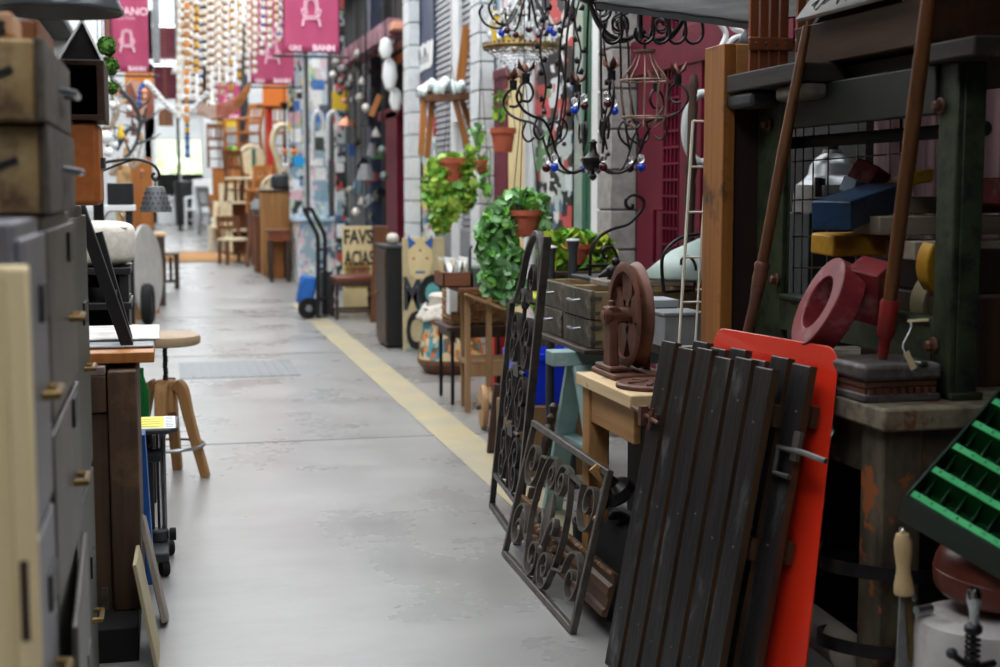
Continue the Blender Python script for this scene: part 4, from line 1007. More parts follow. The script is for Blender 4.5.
# ---- guillotine lever with wooden handle
gl = thing('paper_cutter', 'steel blade lever with a turned pale wooden handle beside the white drum', 'cutter', at(905, 667, Y=3.0))
hd = at(903, 527, Y=3.0); s = mpp(hd); zh = hd.z
def hz(py): return at(903, py, Y=3.0).z
x_, y_ = hd.x, 3.0
d = V((.02, 0, -1)).normalized()
W().lathe([(0, 0), (.006, .002), (.0085, .008), (.006, .014), (.0, .016)], (x_ - .002, y_, hz(533)), (0, 0, 1), 14).build('finial', M['chrome'], gl, label='chrome ball tip')
prof = [(0, 0), (.016, .002), (.022, .024), (.021, .05), (.0165, .085), (.0175, .1), (.0235, .13), (.024, .146), (.022, .152), (0, .152)]
W().lathe([(r, z) for r, z in prof], (x_, y_, hz(533)), (.05, 0, -1), 20).build('handle', wood('beech_handle', hx('cdb384'), hx('b4966a'), 'z', rough=.45), gl, label='turned pale wooden handle')
b = W(); b.prism([(-.008, 0), (.014, 0), (.03, -.2), (.03, -.34), (-.035, -.34), (-.012, -.17)], V((x_ + .003, y_, hz(592))), UX, UZ, .006); b.build('blade', M['steel'], gl)
W().beam((x_ + .012, y_ - .006, hz(592)), (x_ + .03, y_ - .006, hz(660)), .012, .01, UY).build('spine', M['brass'], gl)
W().tube([(x_ + .02, y_, hz(575)), (x_ + .032, y_ - .01, hz(600))], [.005, .007], 10).build('stop', M['steel'], gl)
b = W(); b.box2((x_ - .09, 2.9, 0), (x_ + .05, 3.15, .16)); b.box2((x_ - .02, 2.985, .16), (x_ + .03, 3.02, hz(592) - .3)); b.build('base', M['darkgrey'], gl, bevel=.004)
# ---- chrome lever with spring
Yc = 2.7; hd = at(974, 588, Y=Yc); x_ = hd.x
def hz(py): return at(974, py, Y=Yc).z
cl = thing('lever_press', 'black spring press with a chrome knob in front of the white drum', 'press', (x_, Yc, 0))
W().lathe([(0, 0), (.011, .001), (.0165, .013), (.017, .03), (.0125, .046), (.0105, .062), (.0125, .085), (0, .088)], (x_, Yc, hz(588)), (.04, 0, -1), 20).build('knob', M['chrome'], cl, label='polished chrome knob')
W().lathe([(.014, 0), (.02, .006), (.02, .018), (.014, .024)], (x_ + .002, Yc, hz(634)), (0, 0, 1), 16).build('collar', M['black'], cl)
pts = [(x_ + .002 + .0145 * math.cos(k * .6), Yc + .0145 * math.sin(k * .6), hz(634) - k * .0012) for k in range(70)]
W().tube(pts, .004, 6).build('spring', M['black'], cl)
W().tube([(x_ + .002, Yc, hz(630)), (x_ + .002, Yc, hz(700))], .007).build('stem', M['black'], cl)
b = W(); b.tube([(x_ - .06, Yc - .02, hz(650)), (x_ + .0, Yc, hz(668)), (x_ + .07, Yc + .02, hz(668))], .008); b.build('arm', M['black'], cl)
W().ball((x_ - .062, Yc - .02, hz(648)), .013, 14).build('weight', M['darkgrey'], cl)
b = W(); b.tube([(x_ + .002, Yc, hz(690)), (x_ + .002, Yc, .35)], .012); b.box2((x_ - .05, Yc - .06, 0), (x_ + .06, Yc + .06, .35)); b.build('base', M['black'], cl, bevel=.004)

# ---- under and beside the pine table
cm_ = thing('carved_moulding', 'long carved brown picture frame moulding leaning behind the low iron panel', 'moulding', (1.43, 5.3, .02))
gold = pm('bronzed_carving', hx('8d6a4e'), hx('6e4d37'), rough=.5, ns=18, bump=.3, c3=hx('c9b49a'), ns3=16, lo3=.62, hi3=.72)
tn = V((.045, 0, .155)).normalized(); O = V((1.405, 5.66, .075))
pf = [(0, 0), (.02, .0), (.02, .02), (.012, .03), (.012, .06), (.022, .075), (.022, .1), (.01, .112), (.014, .135), (.02, .15), (0, .15)]
b = W(); nx = V((-tn.z, 0, tn.x)); A_ = [O + nx * p[0] + tn * p[1] for p in pf]; B2 = [q + V((-.0, -1.3, 0)) for q in A_]; k = len(pf)
b.add(A_ + B2, [(i, (i + 1) % k, k + (i + 1) % k, k + i) for i in range(k)] + [tuple(range(k - 1, -1, -1)), tuple(range(k, 2 * k))]); b.build('profile', M['brownwoody'], cm_, smooth=20)
b = W()
for i in range(43):
    y = 5.66 - .02 - i * .03; p = O + nx * .024 + tn * .145; b.ball((p.x, y, p.z), .009, 6, (1, 1.5, 1))
b.build('beading', gold, cm_)
b = W()
for i in range(26):
    y = 5.3 + rnd(-.14, .14) if i < 13 else 4.95 + rnd(-.14, .14); p = O + nx * .02 + tn * rnd(.03, .09); b.ball((p.x, y, p.z), rnd(.008, .018), 7, (.7, 1.4, .8))
b.build('carved_ornament', gold, cm_)
# turned baluster
a, c = at(533, 500, Y=6.0), at(556, 398, Y=6.1); a.z = max(a.z, .03); ln = (c - a).length
prof = [(0, 0), (.03, 0), (.03, .05), (.018, .06), (.025, .08), (.018, .1), (.014, .18), (.02, .24), (.024, .28), (.016, .31), (.028, .33), (.016, .35), (.024, .38), (.014, .4), (.024, .43), (.012, .45), (0, ln)]
tag(W().lathe(prof[:-1] + [(0, .455)], a, c - a, 18).build('turned_baluster', M['darkwood']), 'dark turned wooden baluster leaning between the two iron panels', 'baluster')
# black crate, lamp with cork grips
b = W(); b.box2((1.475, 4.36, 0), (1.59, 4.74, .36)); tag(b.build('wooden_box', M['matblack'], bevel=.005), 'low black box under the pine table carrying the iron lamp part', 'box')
b = W(); b.box2((1.60, 4.37, 0), (1.75, 4.74, .79)); tag(b.build('wooden_box', wood('dark_filler_wood', hx('1d1815'), hx('120f0d'), 'z'), bevel=.005), 'tall added dark box standing in for the shade under the pine table', 'box')  # added backdrop, its dark colour stands in for shade under the table
lg = thing('iron_lamp', 'black iron lamp part with two wooden grips on the black box under the table', 'lamp', (1.53, 4.5, .36))
pc_ = at(617, 515, Y=4.5); pc_.z = .462
b = W(); b.lathe([(.0, -.02), (.05, -.018), (.07, 0), (.06, .03), (.03, .045), (.02, .07), (0, .075)], pc_, (-.5, -.1, .8), 22)
b.lathe([(.02, -.1), (.045, -.095), (.05, -.08), (.02, -.06)], pc_, (0, 0, 1), 20)
for k in range(5):
    a_ = k * 1.25; b.tube([pc_, pc_ + V((-.05 + .02 * math.cos(a_), .07 * math.cos(a_), .06 * math.sin(a_)))], .008)
b.build('body', M['blackiron'], lg)
for d_ in (V((-.5, .2, .6)), V((-.55, -.25, -.55))):
    d_.normalize(); b = W(); b.cyl(pc_ + d_ * .07, pc_ + d_ * .125, .017, .02, 16); b.build('grip', M['oak'], lg, bevel=.003, label='pale turned wooden grip')
tag(W().lathe([(.1, 0), (.12, .1), (.125, .2), (.118, .2), (.1, .02), (0, .02)], (1.66, 5.2, 0), n=28).build('iron_bucket', M['darkgrey']), 'dark bucket in the shadow beside the sea green sawhorse', 'bucket')

# ---- blue bin on a cardboard box, black posts
b = W(); b.box2((1.74, 7.0, 0), (2.16, 7.4, .37)); tag(b.build('cardboard_box', pm('cardboard', hx('8a6a48'), hx('7a5b3c'), rough=.85, ns=5), bevel=.004), 'brown cardboard box under the blue plastic tub', 'box')
c = V((1.95, 7.2, .372)); bl = thing('plastic_tub', 'royal blue plastic tub on a cardboard box behind the iron gate leaf', 'tub', c)
def sq(hw, z): return [V((c.x + sx * hw, c.y + sy * hw, c.z + z)) for sx, sy in ((-1, -1), (1, -1), (1, 1), (-1, 1))]
b = W(); vs = sq(.14, 0) + sq(.17, .27) + sq(.165, .27) + sq(.135, .012)
b.add(vs, [(3, 2, 1, 0)] + [(i, (i + 1) % 4, 4 + (i + 1) % 4, 4 + i) for i in range(4)] + [(4 + i, 4 + (i + 1) % 4, 8 + (i + 1) % 4, 8 + i) for i in range(4)] + [(8 + i, 8 + (i + 1) % 4, 12 + (i + 1) % 4, 12 + i) for i in range(4)] + [(12, 13, 14, 15)])
blue = pm('royal_blue_plastic', hx('1436d8'), rough=.3)
b.build('body', blue, bl, bevel=.012)
b = W(); rim_ = sq(.178, .24) ; b.add(sq(.172, .235) + sq(.18, .235) + sq(.18, .275) + sq(.172, .275), [(0 + i, (i + 1) % 4, 4 + (i + 1) % 4, 4 + i) for i in range(4)] + [(4 + i, 4 + (i + 1) % 4, 8 + (i + 1) % 4, 8 + i) for i in range(4)] + [(8 + i, 8 + (i + 1) % 4, 12 + (i + 1) % 4, 12 + i) for i in range(4)])
b.build('rim', blue, bl, bevel=.003)
for k, (px, py, Yq) in enumerate(((550.5, 247, 6.78), (573, 240, 6.72))):
    tp = at(px, py, Y=Yq); t_h = thing('pipe_post', ('shorter' if k == 0 else 'taller') + ' black iron pipe post with a white cap beside the ivy', 'post', (tp.x, Yq, 0), group='black pipe posts')
    W().lathe([(.06, 0), (.06, .01), (.022, .015), (.022, tp.z - .07), (.028, tp.z - .02), (.034, tp.z - .004)], (tp.x, Yq, 0), n=20).build('post', M['darkgrey'], t_h)
    W().lathe([(.035, -.004), (.035, .004), (.0, .008)], (tp.x, Yq, tp.z), n=20).build('cap', M['purewhite'], t_h, label='white round cap')

# ================================================================ things hanging over the right side
def px3(pts, Y): return [at(x, y, Y=Y) for x, y in pts]
def bead(b, c, r, n=10): b.ball(c, r, n)

def drop(parent, c, r, m1, m2, name='crystal_drop'):
    """clear disc with a glass ball under it"""
    W().ball(c, r, 12, (1, .7, 1.1)).build(name, m1, parent); W().ball(c - UZ * r * 2.1, r * 1.05, 14).build('glass_ball', m2, parent)

# large wrought iron chandelier
hc = at(593, 165, Y=6.85); s = mpp(hc)
ch = thing('iron_chandelier', 'large black wrought iron chandelier with blue glass drops hanging over the drawers', 'chandelier', hc)
W().lathe([(0, -14), (3, -12), (4.5, -8), (2, -5), (9, -3), (13, 2), (14, 8), (12, 10), (5, 12), (4, 18), (6, 21), (0, 24)] and [(r * s, z * s) for r, z in [(0, -16), (3, -14), (4.2, -11), (2, -7), (8, -4), (11, 2), (11, 7), (7, 9), (4, 13), (3, 20), (4.5, 23), (0, 26)]], hc, n=20).build('hub', M['blackiron'], ch)
armp = [(12, -4), (26, -8), (40, -2), (49, 14), (55, 30), (64, 42), (78, 46), (90, 52), (97, 63), (92, 75), (82, 77), (77, 68), (82, 60), (90, 60)]
arm2 = [(50, 18), (38, 26), (34, 36), (40, 44), (48, 40)]
arm3 = [(72, 45), (76, 32), (70, 24), (63, 28)]
for k in range(6):
    a = k * PI / 3 + .42; d = V((math.cos(a), math.sin(a), 0))
    b = W()
    b.tube([hc + d * (r * s) + UZ * (z * s) for r, z in [(q.x, q.y) for q in bez(armp, 6)]], 1.45 * s, 7)
    b.tube([hc + d * (r * s) + UZ * (z * s) for r, z in [(q.x, q.y) for q in bez(arm2, 5)]], 1.2 * s, 6); b.tube([hc + d * (r * s) + UZ * (z * s) for r, z in [(q.x, q.y) for q in bez(arm3, 5)]], 1.2 * s, 6)
    am = b.build('arm', M['blackiron'], ch)
    e = hc + d * (86 * s) + UZ * (77 * s)
    b = W(); b.cyl(e, e + UZ * 9 * s, 4 * s, n=12); b.build('candle_cup', M['blackiron'], am)
    b = W()
    for j in range(3):
        aa = a + j * 2.1; f = V((math.cos(aa), math.sin(aa), 0))
        b.add([e + UZ * 9 * s, e + f * 7 * s + UZ * 14 * s + f.cross(UZ) * 4 * s, e + f * 9 * s + UZ * 22 * s, e + f * 7 * s + UZ * 14 * s - f.cross(UZ) * 4 * s], [(0, 1, 2, 3)])
    b.build('leaf', M['rust'], am, solid=.003)
    drop(ch, hc + d * (50 * s) + UZ * (6 * s), 4.2 * s, M['crystal'], M['blueglass'] if k % 2 else M['redglass'])
for k in range(6):
    a = k * PI / 3 + .42; d = V((math.cos(a), math.sin(a), 0)); b = W()
    b.tube(bez([hc + d * (49 * s) + UZ * 16 * s, hc + d * (38 * s) + UZ * 70 * s, hc + d * 34 * s + UZ * 130 * s, hc + d * 16 * s + UZ * 200 * s, hc + UZ * 250 * s], 6), 1.2 * s, 6); b.build('stay', M['blackiron'], ch)
W().tube([hc + UZ * 245 * s, V((hc.x, hc.y, 4.4))], 1.2 * s, 6).build('chain', M['blackiron'], ch)
for k in range(4): drop(ch, hc + V((math.cos(k * 1.7) * 22, math.sin(k * 1.7) * 22, 62 + 6 * (k % 2))) * s, 4 * s, M['crystal'], M['redglass'] if k % 2 else M['blueglass'])
# leafy iron garland
for k, (px, y0, y1) in enumerate(((543, -10, 108), (563, -8, 140), (578, -6, 90), (607, 20, 150))):
    g = thing('hanging_garland', ['leafy iron rod garland closest beside the yellow number sign', 'leafy iron rod garland dropping to the chandelier arms, second from the number sign', 'short leafy iron rod garland above the chandelier middle', 'hanging twig garland with a hooked end in front of the grey stone pillar'][k], 'garland', at(px, y1, Y=7.55), group='iron garlands')
    W().tube(px3([(px + 3 * math.sin(i * .8 + k), y0 + (y1 - y0) * i / 12) for i in range(13)], 7.55), .006, 6).build('rod', M['blackiron'], g)
    b = W()
    for i in range(9):
        c = at(px + 3 * math.sin(i * 1.1 + k), y0 + (y1 - y0) * (i + .5) / 9, Y=7.55); sd = 1 if i % 2 else -1
        b.add([c, c + V((sd * .02, -.01, .035)), c + V((sd * .035, -.01, .02)), c + V((sd * .03, -.01, -.005))], [(0, 1, 2, 3)])
    b.build('leaf', M['blackiron'], g, solid=.003)
    W().ball(at(px + 1, y1 + 4, Y=7.55), .014, 12).build('glass_ball', M['redglass'], g)

# second black chandelier cut by the top of the picture
hc = at(640, 34, Y=6.0); s = mpp(hc)
c2 = thing('iron_chandelier', 'second black chandelier of dense iron scrolls at the top edge above the wire lantern', 'chandelier', hc)
b = W(); b.lathe([(r * s, z * s) for r, z in ((0, -6), (5, -4), (7, 2), (3, 6), (3, 40))], hc, n=14); b.build('hub', M['blackiron'], c2)
for k in range(6):
    a = k * PI / 3 + .2; d = V((math.cos(a), math.sin(a), 0))
    Q = lambda p: hc + d * (p[0] * s) + UZ * (p[1] * s)
    b = W()
    b.tube([Q((p.x, p.y)) for p in bez([(3, 0), (18, -6), (36, -2), (50, 14), (60, 34), (72, 50)], 6)], 2.0 * s, 7)
    b.tube([Q(p) for p in spiral((24, 9), 3, 11, 0, 3.2 * PI, 26)], 1.3 * s, 6); b.tube([Q(p) for p in spiral((44, 27), 3, 12, 1, 3.2 * PI, 26)], 1.3 * s, 6); b.tube([Q(p) for p in spiral((18, 32), 3, 12, 2, 3 * PI, 24)], 1.2 * s, 6)
    b.build('arm', M['blackiron'], c2)
W().lathe([(58 * s, -2 * s), (62 * s, -2 * s), (62 * s, 3 * s), (58 * s, 3 * s), (58 * s, -2 * s)], hc + UZ * 36 * s, n=36, caps=False).build('ring', M['blackiron'], c2)
W().tube([hc + UZ * 40 * s, V((hc.x, hc.y, 4.4))], 1.5 * s, 6).build('chain', M['blackiron'], c2)
# iron hooks in a row
for k, px in enumerate((620, 652, 668, 684, 701)):
    Yk = 5.48 + .03 * k; b = W()
    b.tube(px3([(q.x, q.y) for q in bez([(px + 6, -30), (px + 3, -5), (px + 1, 18), (px + 2, 34), (px - 3, 42), (px - 11, 43), (px - 17, 36), (px - 16, 28)], 5)], Yk), .0065, 7)
    tag(b.build('hanging_hook', M['blackiron']), ['black iron hook between the chandelier chain and the wire lantern', 'black iron hook just past the wire lantern top', 'black iron hook in the middle of the row of five', 'black iron hook, second from the wooden shutter', 'black iron hook hanging closest to the reddish shutter'][k], 'hook', 'row of iron hooks')
W().cyl(at(600, -30, Y=5.4), at(725, -32, Y=5.6), .015).build('hanging_rail', M['steel'], None)
tag(bpy.data.objects['hanging_rail'], 'steel rail carrying the row of black iron hooks', 'rail')
# wire lantern
hc = at(644, 117, Y=6.0); s = mpp(hc); rw_ = pm('rusty_wire', hx('9a7f72'), hx('7d6558'), rough=.5, metal=.5, ns=20)
ln_ = thing('wire_lantern', 'rusty bell topped wire cage lantern hanging in front of the maroon door', 'lantern', hc)
for k in range(10):
    a = k * PI / 5; d = V((math.cos(a), math.sin(a), 0))
    W().tube([hc + d * r * s * .82 + UZ * z * s for r, z in ((14, -10), (24, -5), (27, 0), (28, 20), (29, 36), (24, 42), (16, 50), (11, 58), (9, 64))], .75 * s, 5).build('wire', rw_, ln_)
for r, z in ((22, 0), (23.8, 36), (7.4, 64)): W().tube([hc + V((r * s * math.cos(t * PI / 18), r * s * math.sin(t * PI / 18), z * s)) for t in range(36)], .95 * s, 6, closed=True).build('ring', rw_, ln_)
0
W().lathe([(11 * s, 64 * s), (11 * s, 66 * s), (0, 67 * s)], hc, n=20).build('cap', rw_, ln_)
W().tube([hc + UZ * 66 * s, hc + UZ * 76 * s], .006, 6).build('hanger', M['blackiron'], ln_)
# metal canopy sheet
cs = thing('metal_canopy', 'dark grey metal awning sheet sloping over the iron hooks at the top', 'awning', at(680, 10, Y=5.6))
A, B_ = at(594, 2, Y=5.36), at(748, 22, Y=4.78)
D_, C_ = A + V((.75, .02, .1)), B_ + V((.75, .1, .1))
def cfn(u_, v_):
    p = A.lerp(B_, u_).lerp(D_.lerp(C_, u_), v_); return p + UZ * .002 * math.sin(u_ * 25)
W().surf(cfn, 90, 3).build('sheet', pm('grey_sheet', hx('2a2725'), hx('191716'), rough=.7, ns=14), cs, solid=.006)
W().beam(A + V((.02, 0, -.012)), B_ + V((.02, 0, -.012)), .03, .03).build('edge_bar', M['darkgrey'], cs)
W().beam(A + V((.4, -.05, .1)), V((XB + .05, 5.3, A.z + .3)), .03, .03).build('bracket', M['darkgrey'], cs)

# white bowed metal chair frame and finial behind the door leaf
wcf = thing('metal_chair', 'white bowed metal chair frame hanging behind the tall wooden door', 'chair', at(740, 60, Y=6.3))
wt = M['purewhite']
for i, pts in enumerate((((712, 16), (720, 24), (726, 34), (722, 46), (716, 60)), ((728, 16), (733, 28), (742, 32), (750, 44), (752, 60)), ((722, 60), (728, 44), (740, 36), (752, 36)))):
    W().tube(bez(px3(pts, 6.3), 6), .014, 8).build('tube', wt, wcf)
W().tube(bez(px3(((724, 62), (730, 45), (740, 38), (747, 45), (749, 62)), 6.2), 6), .01, 8).build('back_hoop', M['grey'], wcf)
fn_ = at(745, 55, Y=6.0); s = mpp(fn_)
tag(W().lathe([(r * s, z * s) for r, z in ((2, -450), (2, 0), (4, 1), (3, 4), (6, 8), (7, 14), (4, 20), (1, 24), (0, 26))], fn_, n=16).build('bed_finial', M['darkgrey']), 'dark turned finial post beside the white metal chair frame', 'finial')
a = at(687, 285, Y=6.4); c = at(690, 66, Y=6.4); s = mpp(a)
pr = [(0, 0), (.05, 0), (.05, .12), (.03, .16), (.045, .22), (.03, .3), (.035, .5), (.028, .55), (.04, .6), (.026, .66), (.03, .9), (.02, .95), (.032, 1.0), (.02, 1.04), (.018, (c - a).length)]
tag(W().lathe([(r * .8, z) for r, z in pr], V((a.x, 6.4, 1.0)), V((.02, 0, 1)), 16).build('turned_post', M['darkwood']), 'dark turned wooden post standing behind the white wire rack', 'post')
b = W(); b.box2((a.x - .05, 6.2, 0), (XB - .02, 6.7, 1.0)); tag(b.build('stone_plinth', M['greystone'], bevel=.01), 'grey stone block behind the white wire rack', 'plinth')
oc = at(704, 128, Y=6.55); b = W(); k_ = 40
b.tube([oc + V((.09 * math.cos(t * 2 * PI / k_), .02, .17 * math.sin(t * 2 * PI / k_))) for t in range(k_)], .022, 10, closed=True)
tag(b.build('oval_frame', M['white']), 'white oval moulded frame hanging beside the turned dark post', 'frame')

# crystal basket chandelier
hc = at(521, 48, Y=9.2); s = mpp(hc)
cb_ = thing('crystal_chandelier', 'crystal bowl chandelier with a brass rim hanging before the yellow number sign', 'chandelier', hc)
b = W(); b.lathe([(r * s, z * s) for r, z in ((35, -2), (38, -2), (39, 1), (38, 3), (35, 3), (35, -2))], hc, n=40, caps=False)
for k in range(44): a = 2 * PI * k / 44; b.ball(hc + V((38 * s * math.cos(a), 38 * s * math.sin(a), 3.4 * s)), 1.4 * s, 6)
b.build('rim', M['brass'], cb_)
for k in range(20):
    a = 2 * PI * k / 20; b = W(); d = V((math.cos(a), math.sin(a), 0))
    for j in range(9):
        t = j / 8; r = 36 * (1 - t) + 10 * t - 3 * math.sin(PI * t); z = -2 - 21 * t; q = d.cross(UZ); w_ = (5.2 * (1 - t) + 1.7 * t) * s
        c = hc + d * r * s + UZ * z * s; b.add([c - q * w_, c + UZ * 1.5 * s, c + q * w_, c - UZ * 1.5 * s, c + d * 1.3 * s, c - d * 1.3 * s], [(0, 1, 4), (1, 2, 4), (2, 3, 4), (3, 0, 4), (1, 0, 5), (2, 1, 5), (3, 2, 5), (0, 3, 5)])
    b.build('crystal_string', pm('crystal_bead', (.78, .8, .82), (.22, .23, .25), rough=.08, spec=.9, ns=16, lo=.48, hi=.56) if k == 0 else bpy.data.materials['crystal_bead'], cb_, smooth=0)
b = W()
for k in range(26): a = 2 * PI * k / 26; b.tube([hc + V((11 * s * math.cos(a), 11 * s * math.sin(a), -22 * s)), hc + V((9 * s * math.cos(a), 9 * s * math.sin(a), -28 * s))], [1 * s, .5 * s], 5)
b.build('prism_fringe', bpy.data.materials['crystal_bead'], cb_)
W().lathe([(r * s, z * s) for r, z in ((0, -36), (2, -34), (1, -30), (3, -28), (3, -24), (0, -23))], hc, n=12).build('finial', M['brass'], cb_)
W().lathe([(r * s, z * s) for r, z in ((3, 0), (2, 8), (4, 12), (1, 16), (1, 130))], hc, n=10).build('stem', M['brass'], cb_)
for k in range(6):
    a = k * PI / 3; d = V((math.cos(a), math.sin(a), 0)); b = W()
    b.tube([hc + d * q.x * s + UZ * q.y * s for q in bez([(30, 3), (34, 20), (26, 34), (16, 26), (20, 14), (27, 18)], 5)], 1.4 * s, 6); b.build('arm', M['white'], cb_)
    W().ball(hc + d * 32 * s + UZ * 12 * s, 3 * s, 10, (.8, .8, 1.5)).build('crystal_drop', bpy.data.materials['crystal_bead'], cb_)
# crystal chandelier strings above
hc = at(528, 12, Y=8.4); s = mpp(hc)
cq = thing('crystal_chandelier', 'loose crystal drop chandelier with black arms at the top edge above the brass rimmed bowl', 'chandelier', hc)
for k in range(7):
    a = k * 2 * PI / 7; d = V((math.cos(a), math.sin(a), 0)); b = W()
    b.tube([hc + d * q.x * s + UZ * q.y * s for q in bez([(0, 30), (12, 6), (26, -14), (42, -12), (50, 0), (46, 8)], 6)], 1.3 * s, 6); b.build('arm', M['blackiron'], cq)
    for j in range(4): W().ball(hc + d * (14 + 10 * j) * s + UZ * (-6 - 12 * math.sin(j + k)) * s, rnd(2, 3.4) * s, 8, (.8, .8, 1.4)).build('crystal_drop', bpy.data.materials['crystal_bead'], cq)
    W().ball(hc + d * 27 * s - UZ * 20 * s, 3.6 * s, 12).build('glass_ball', M['blueglass'] if k % 3 == 0 else M['redglass'], cq)
W().tube([hc + UZ * 30 * s, V((hc.x, hc.y, 4.4))], 1.2 * s, 6).build('chain', M['blackiron'], cq)

# ---- yellow number sign
a, c = at(491, 45, Y=10.3), at(518, 11, Y=10.3)
ns_ = thing('number_sign', 'yellow enamel number sign projecting beside the second white pillar', 'sign', V(((a.x + c.x) / 2, 10.3, a.z)))
W().box2((a.x, 10.3, a.z), (c.x, 10.315, c.z)).build('plate', M['yellow'], ns_, bevel=.002)
b = W(); b.text('36', V((c.x - .085, 10.296, (a.z + c.z) / 2 - .02)), UX, UZ, .17, .002, bold=.003); b.build('number', M['black'], ns_)
W().beam(V((a.x, 10.307, c.z - .03)), V((XB, 10.307, c.z - .03)), .02).build('bracket', M['iron'], ns_)

# ---- plants
def plant(label, cat, pot, fol, stems=None, mats=None, n=500, s0=.03, s1=.06, group=None, potr=None, nm=2, hang=True):
    """pot: (px, py_top, py_bottom, Y); fol: list of (px, py, rx, ry, weight)"""
    px, y0, y1, Y = pot; tp = at(px, y0, Y=Y); s = mpp(tp); hgt = (y1 - y0) * s
    r = thing('potted_plant', label, 'plant', V((tp.x, Y, tp.z - hgt)), group=group)
    R_ = potr * s if potr else hgt * .55
    W().lathe([(0, 0), (R_ * .72, 0), (R_ * .94, hgt * .78), (R_ * 1.05, hgt * .78), (R_ * 1.05, hgt), (R_ * .95, hgt), (R_ * .9, hgt * .86), (0, hgt * .86)], V((tp.x, Y, tp.z - hgt)), n=24).build('pot', M['terracotta'], r)
    b = W(); tot = sum(f[4] for f in fol)
    for fx, fy, rx, ry, wt_ in fol:
        c = at(fx, fy, Y=Y); sz = mpp(c)
        leafcloud(b, lambda: inball(c, 1, (rx * sz, min(rx, ry) * sz * .8, ry * sz)), int(n * wt_ / tot), s0, s1, nm=nm, wide=1)
    b.build('foliage', mats or [M['leaf'], M['leafdark']], r)
    b = W()
    for st_ in stems or [[(px, y0), (fol[0][0], fol[0][1])]]: b.tube(bez(px3(st_, Y), 5), .005, 5)
    b.build('stem', M['stem'], r)
    if hang:
        b = W()
        for t in range(3): q = t * 2.1; b.tube([V((tp.x + R_ * math.cos(q), Y + R_ * math.sin(q), tp.z)), V((tp.x, Y, tp.z + .75)), V((tp.x, Y, 4.3))], .003, 4)
        b.build('hanger', M['darkgrey'], r)
    return r
plant('young plant in a small terracotta pot hanging beside the maroon frame', 'plant', (503, 128, 152, 10.3), [(499, 104, 8, 12, 2), (506, 92, 7, 6, 1), (500, 118, 9, 6, 1)], [[(503, 130), (501, 112), (505, 92)], [(503, 130), (497, 112), (493, 102)]], n=26, s0=.05, s1=.085, potr=12.5, mats=[M['leaf'], M['leafpale']])
plant('big pale green trailing plant hanging between the two white pillars', 'plant', (452, 158, 182, 11.2), [(450, 168, 24, 14, 4), (436, 186, 14, 24, 3), (445, 205, 18, 22, 3), (462, 190, 16, 24, 3), (440, 222, 10, 14, 1), (470, 158, 8, 12, 1)], [[(452, 160), (440, 172), (434, 200), (438, 226)], [(452, 160), (466, 166), (472, 196)]], n=1100, s0=.04, s1=.085, mats=[M['leafpale'], M['leaf'], M['leafpale']], nm=3)
plant('thin leafy sprig trailing over the corner of the second white pillar', 'plant', (481, 160, 172, 10.9), [(478, 138, 8, 14, 2), (484, 168, 9, 12, 2), (486, 186, 7, 12, 1)], [[(481, 160), (474, 140), (470, 126)], [(481, 160), (490, 150), (489, 196)], [(481, 160), (492, 190), (486, 205)]], n=60, s0=.05, s1=.1, mats=[M['leaf'], M['leafdark']])
plant('dense green ivy spilling out of a terracotta pot above the wicker basket', 'plant', (524, 210, 236, 7.7), [(524, 203, 26, 13, 5), (540, 222, 12, 12, 1.6), (520, 222, 20, 12, 5), (500, 222, 20, 20, 4), (490, 246, 14, 20, 3), (506, 262, 22, 26, 5), (490, 280, 12, 16, 2), (512, 292, 16, 14, 2), (535, 218, 14, 10, 1), (484, 235, 8, 12, 1)], [[(524, 210), (504, 216), (490, 246), (486, 285)], [(524, 210), (510, 240), (508, 290)]], n=1100, s0=.04, s1=.085, potr=17, mats=[M['leaf'], M['leafdark'], M['leafdark']], nm=3)
plant('yellow green leafy plant standing behind the black pipe posts', 'plant', (575, 244, 264, 7.55), [(572, 240, 22, 9, 3), (562, 262, 18, 22, 3), (560, 285, 16, 14, 2), (592, 244, 22, 8, 2), (586, 268, 16, 16, 2), (552, 246, 12, 10, 1), (606, 256, 8, 12, 1), (545, 300, 12, 16, 1.4), (592, 285, 12, 10, 1)], [[(575, 240), (562, 256), (556, 290)], [(575, 240), (596, 246), (606, 262)]], n=620, s0=.05, s1=.1, potr=17, mats=[M['leafpale'], M['leaf'], pm('yellow_leaf', hx('d3cf4c'), hx('b6c34a'), rough=.4, ns=6)], nm=3, hang=False)
b = W(); q = at(575, 264, Y=7.55); b.cyl((q.x, 7.58, 0), (q.x, 7.58, q.z - .06), .09); b.box2((q.x - .2, 7.44, q.z - .06), (q.x + .2, 7.7, q.z - .035)); tag(b.build('plant_stand', M['darkwood'], bevel=.004), 'dark wooden plant stand behind the pipe posts', 'stand')

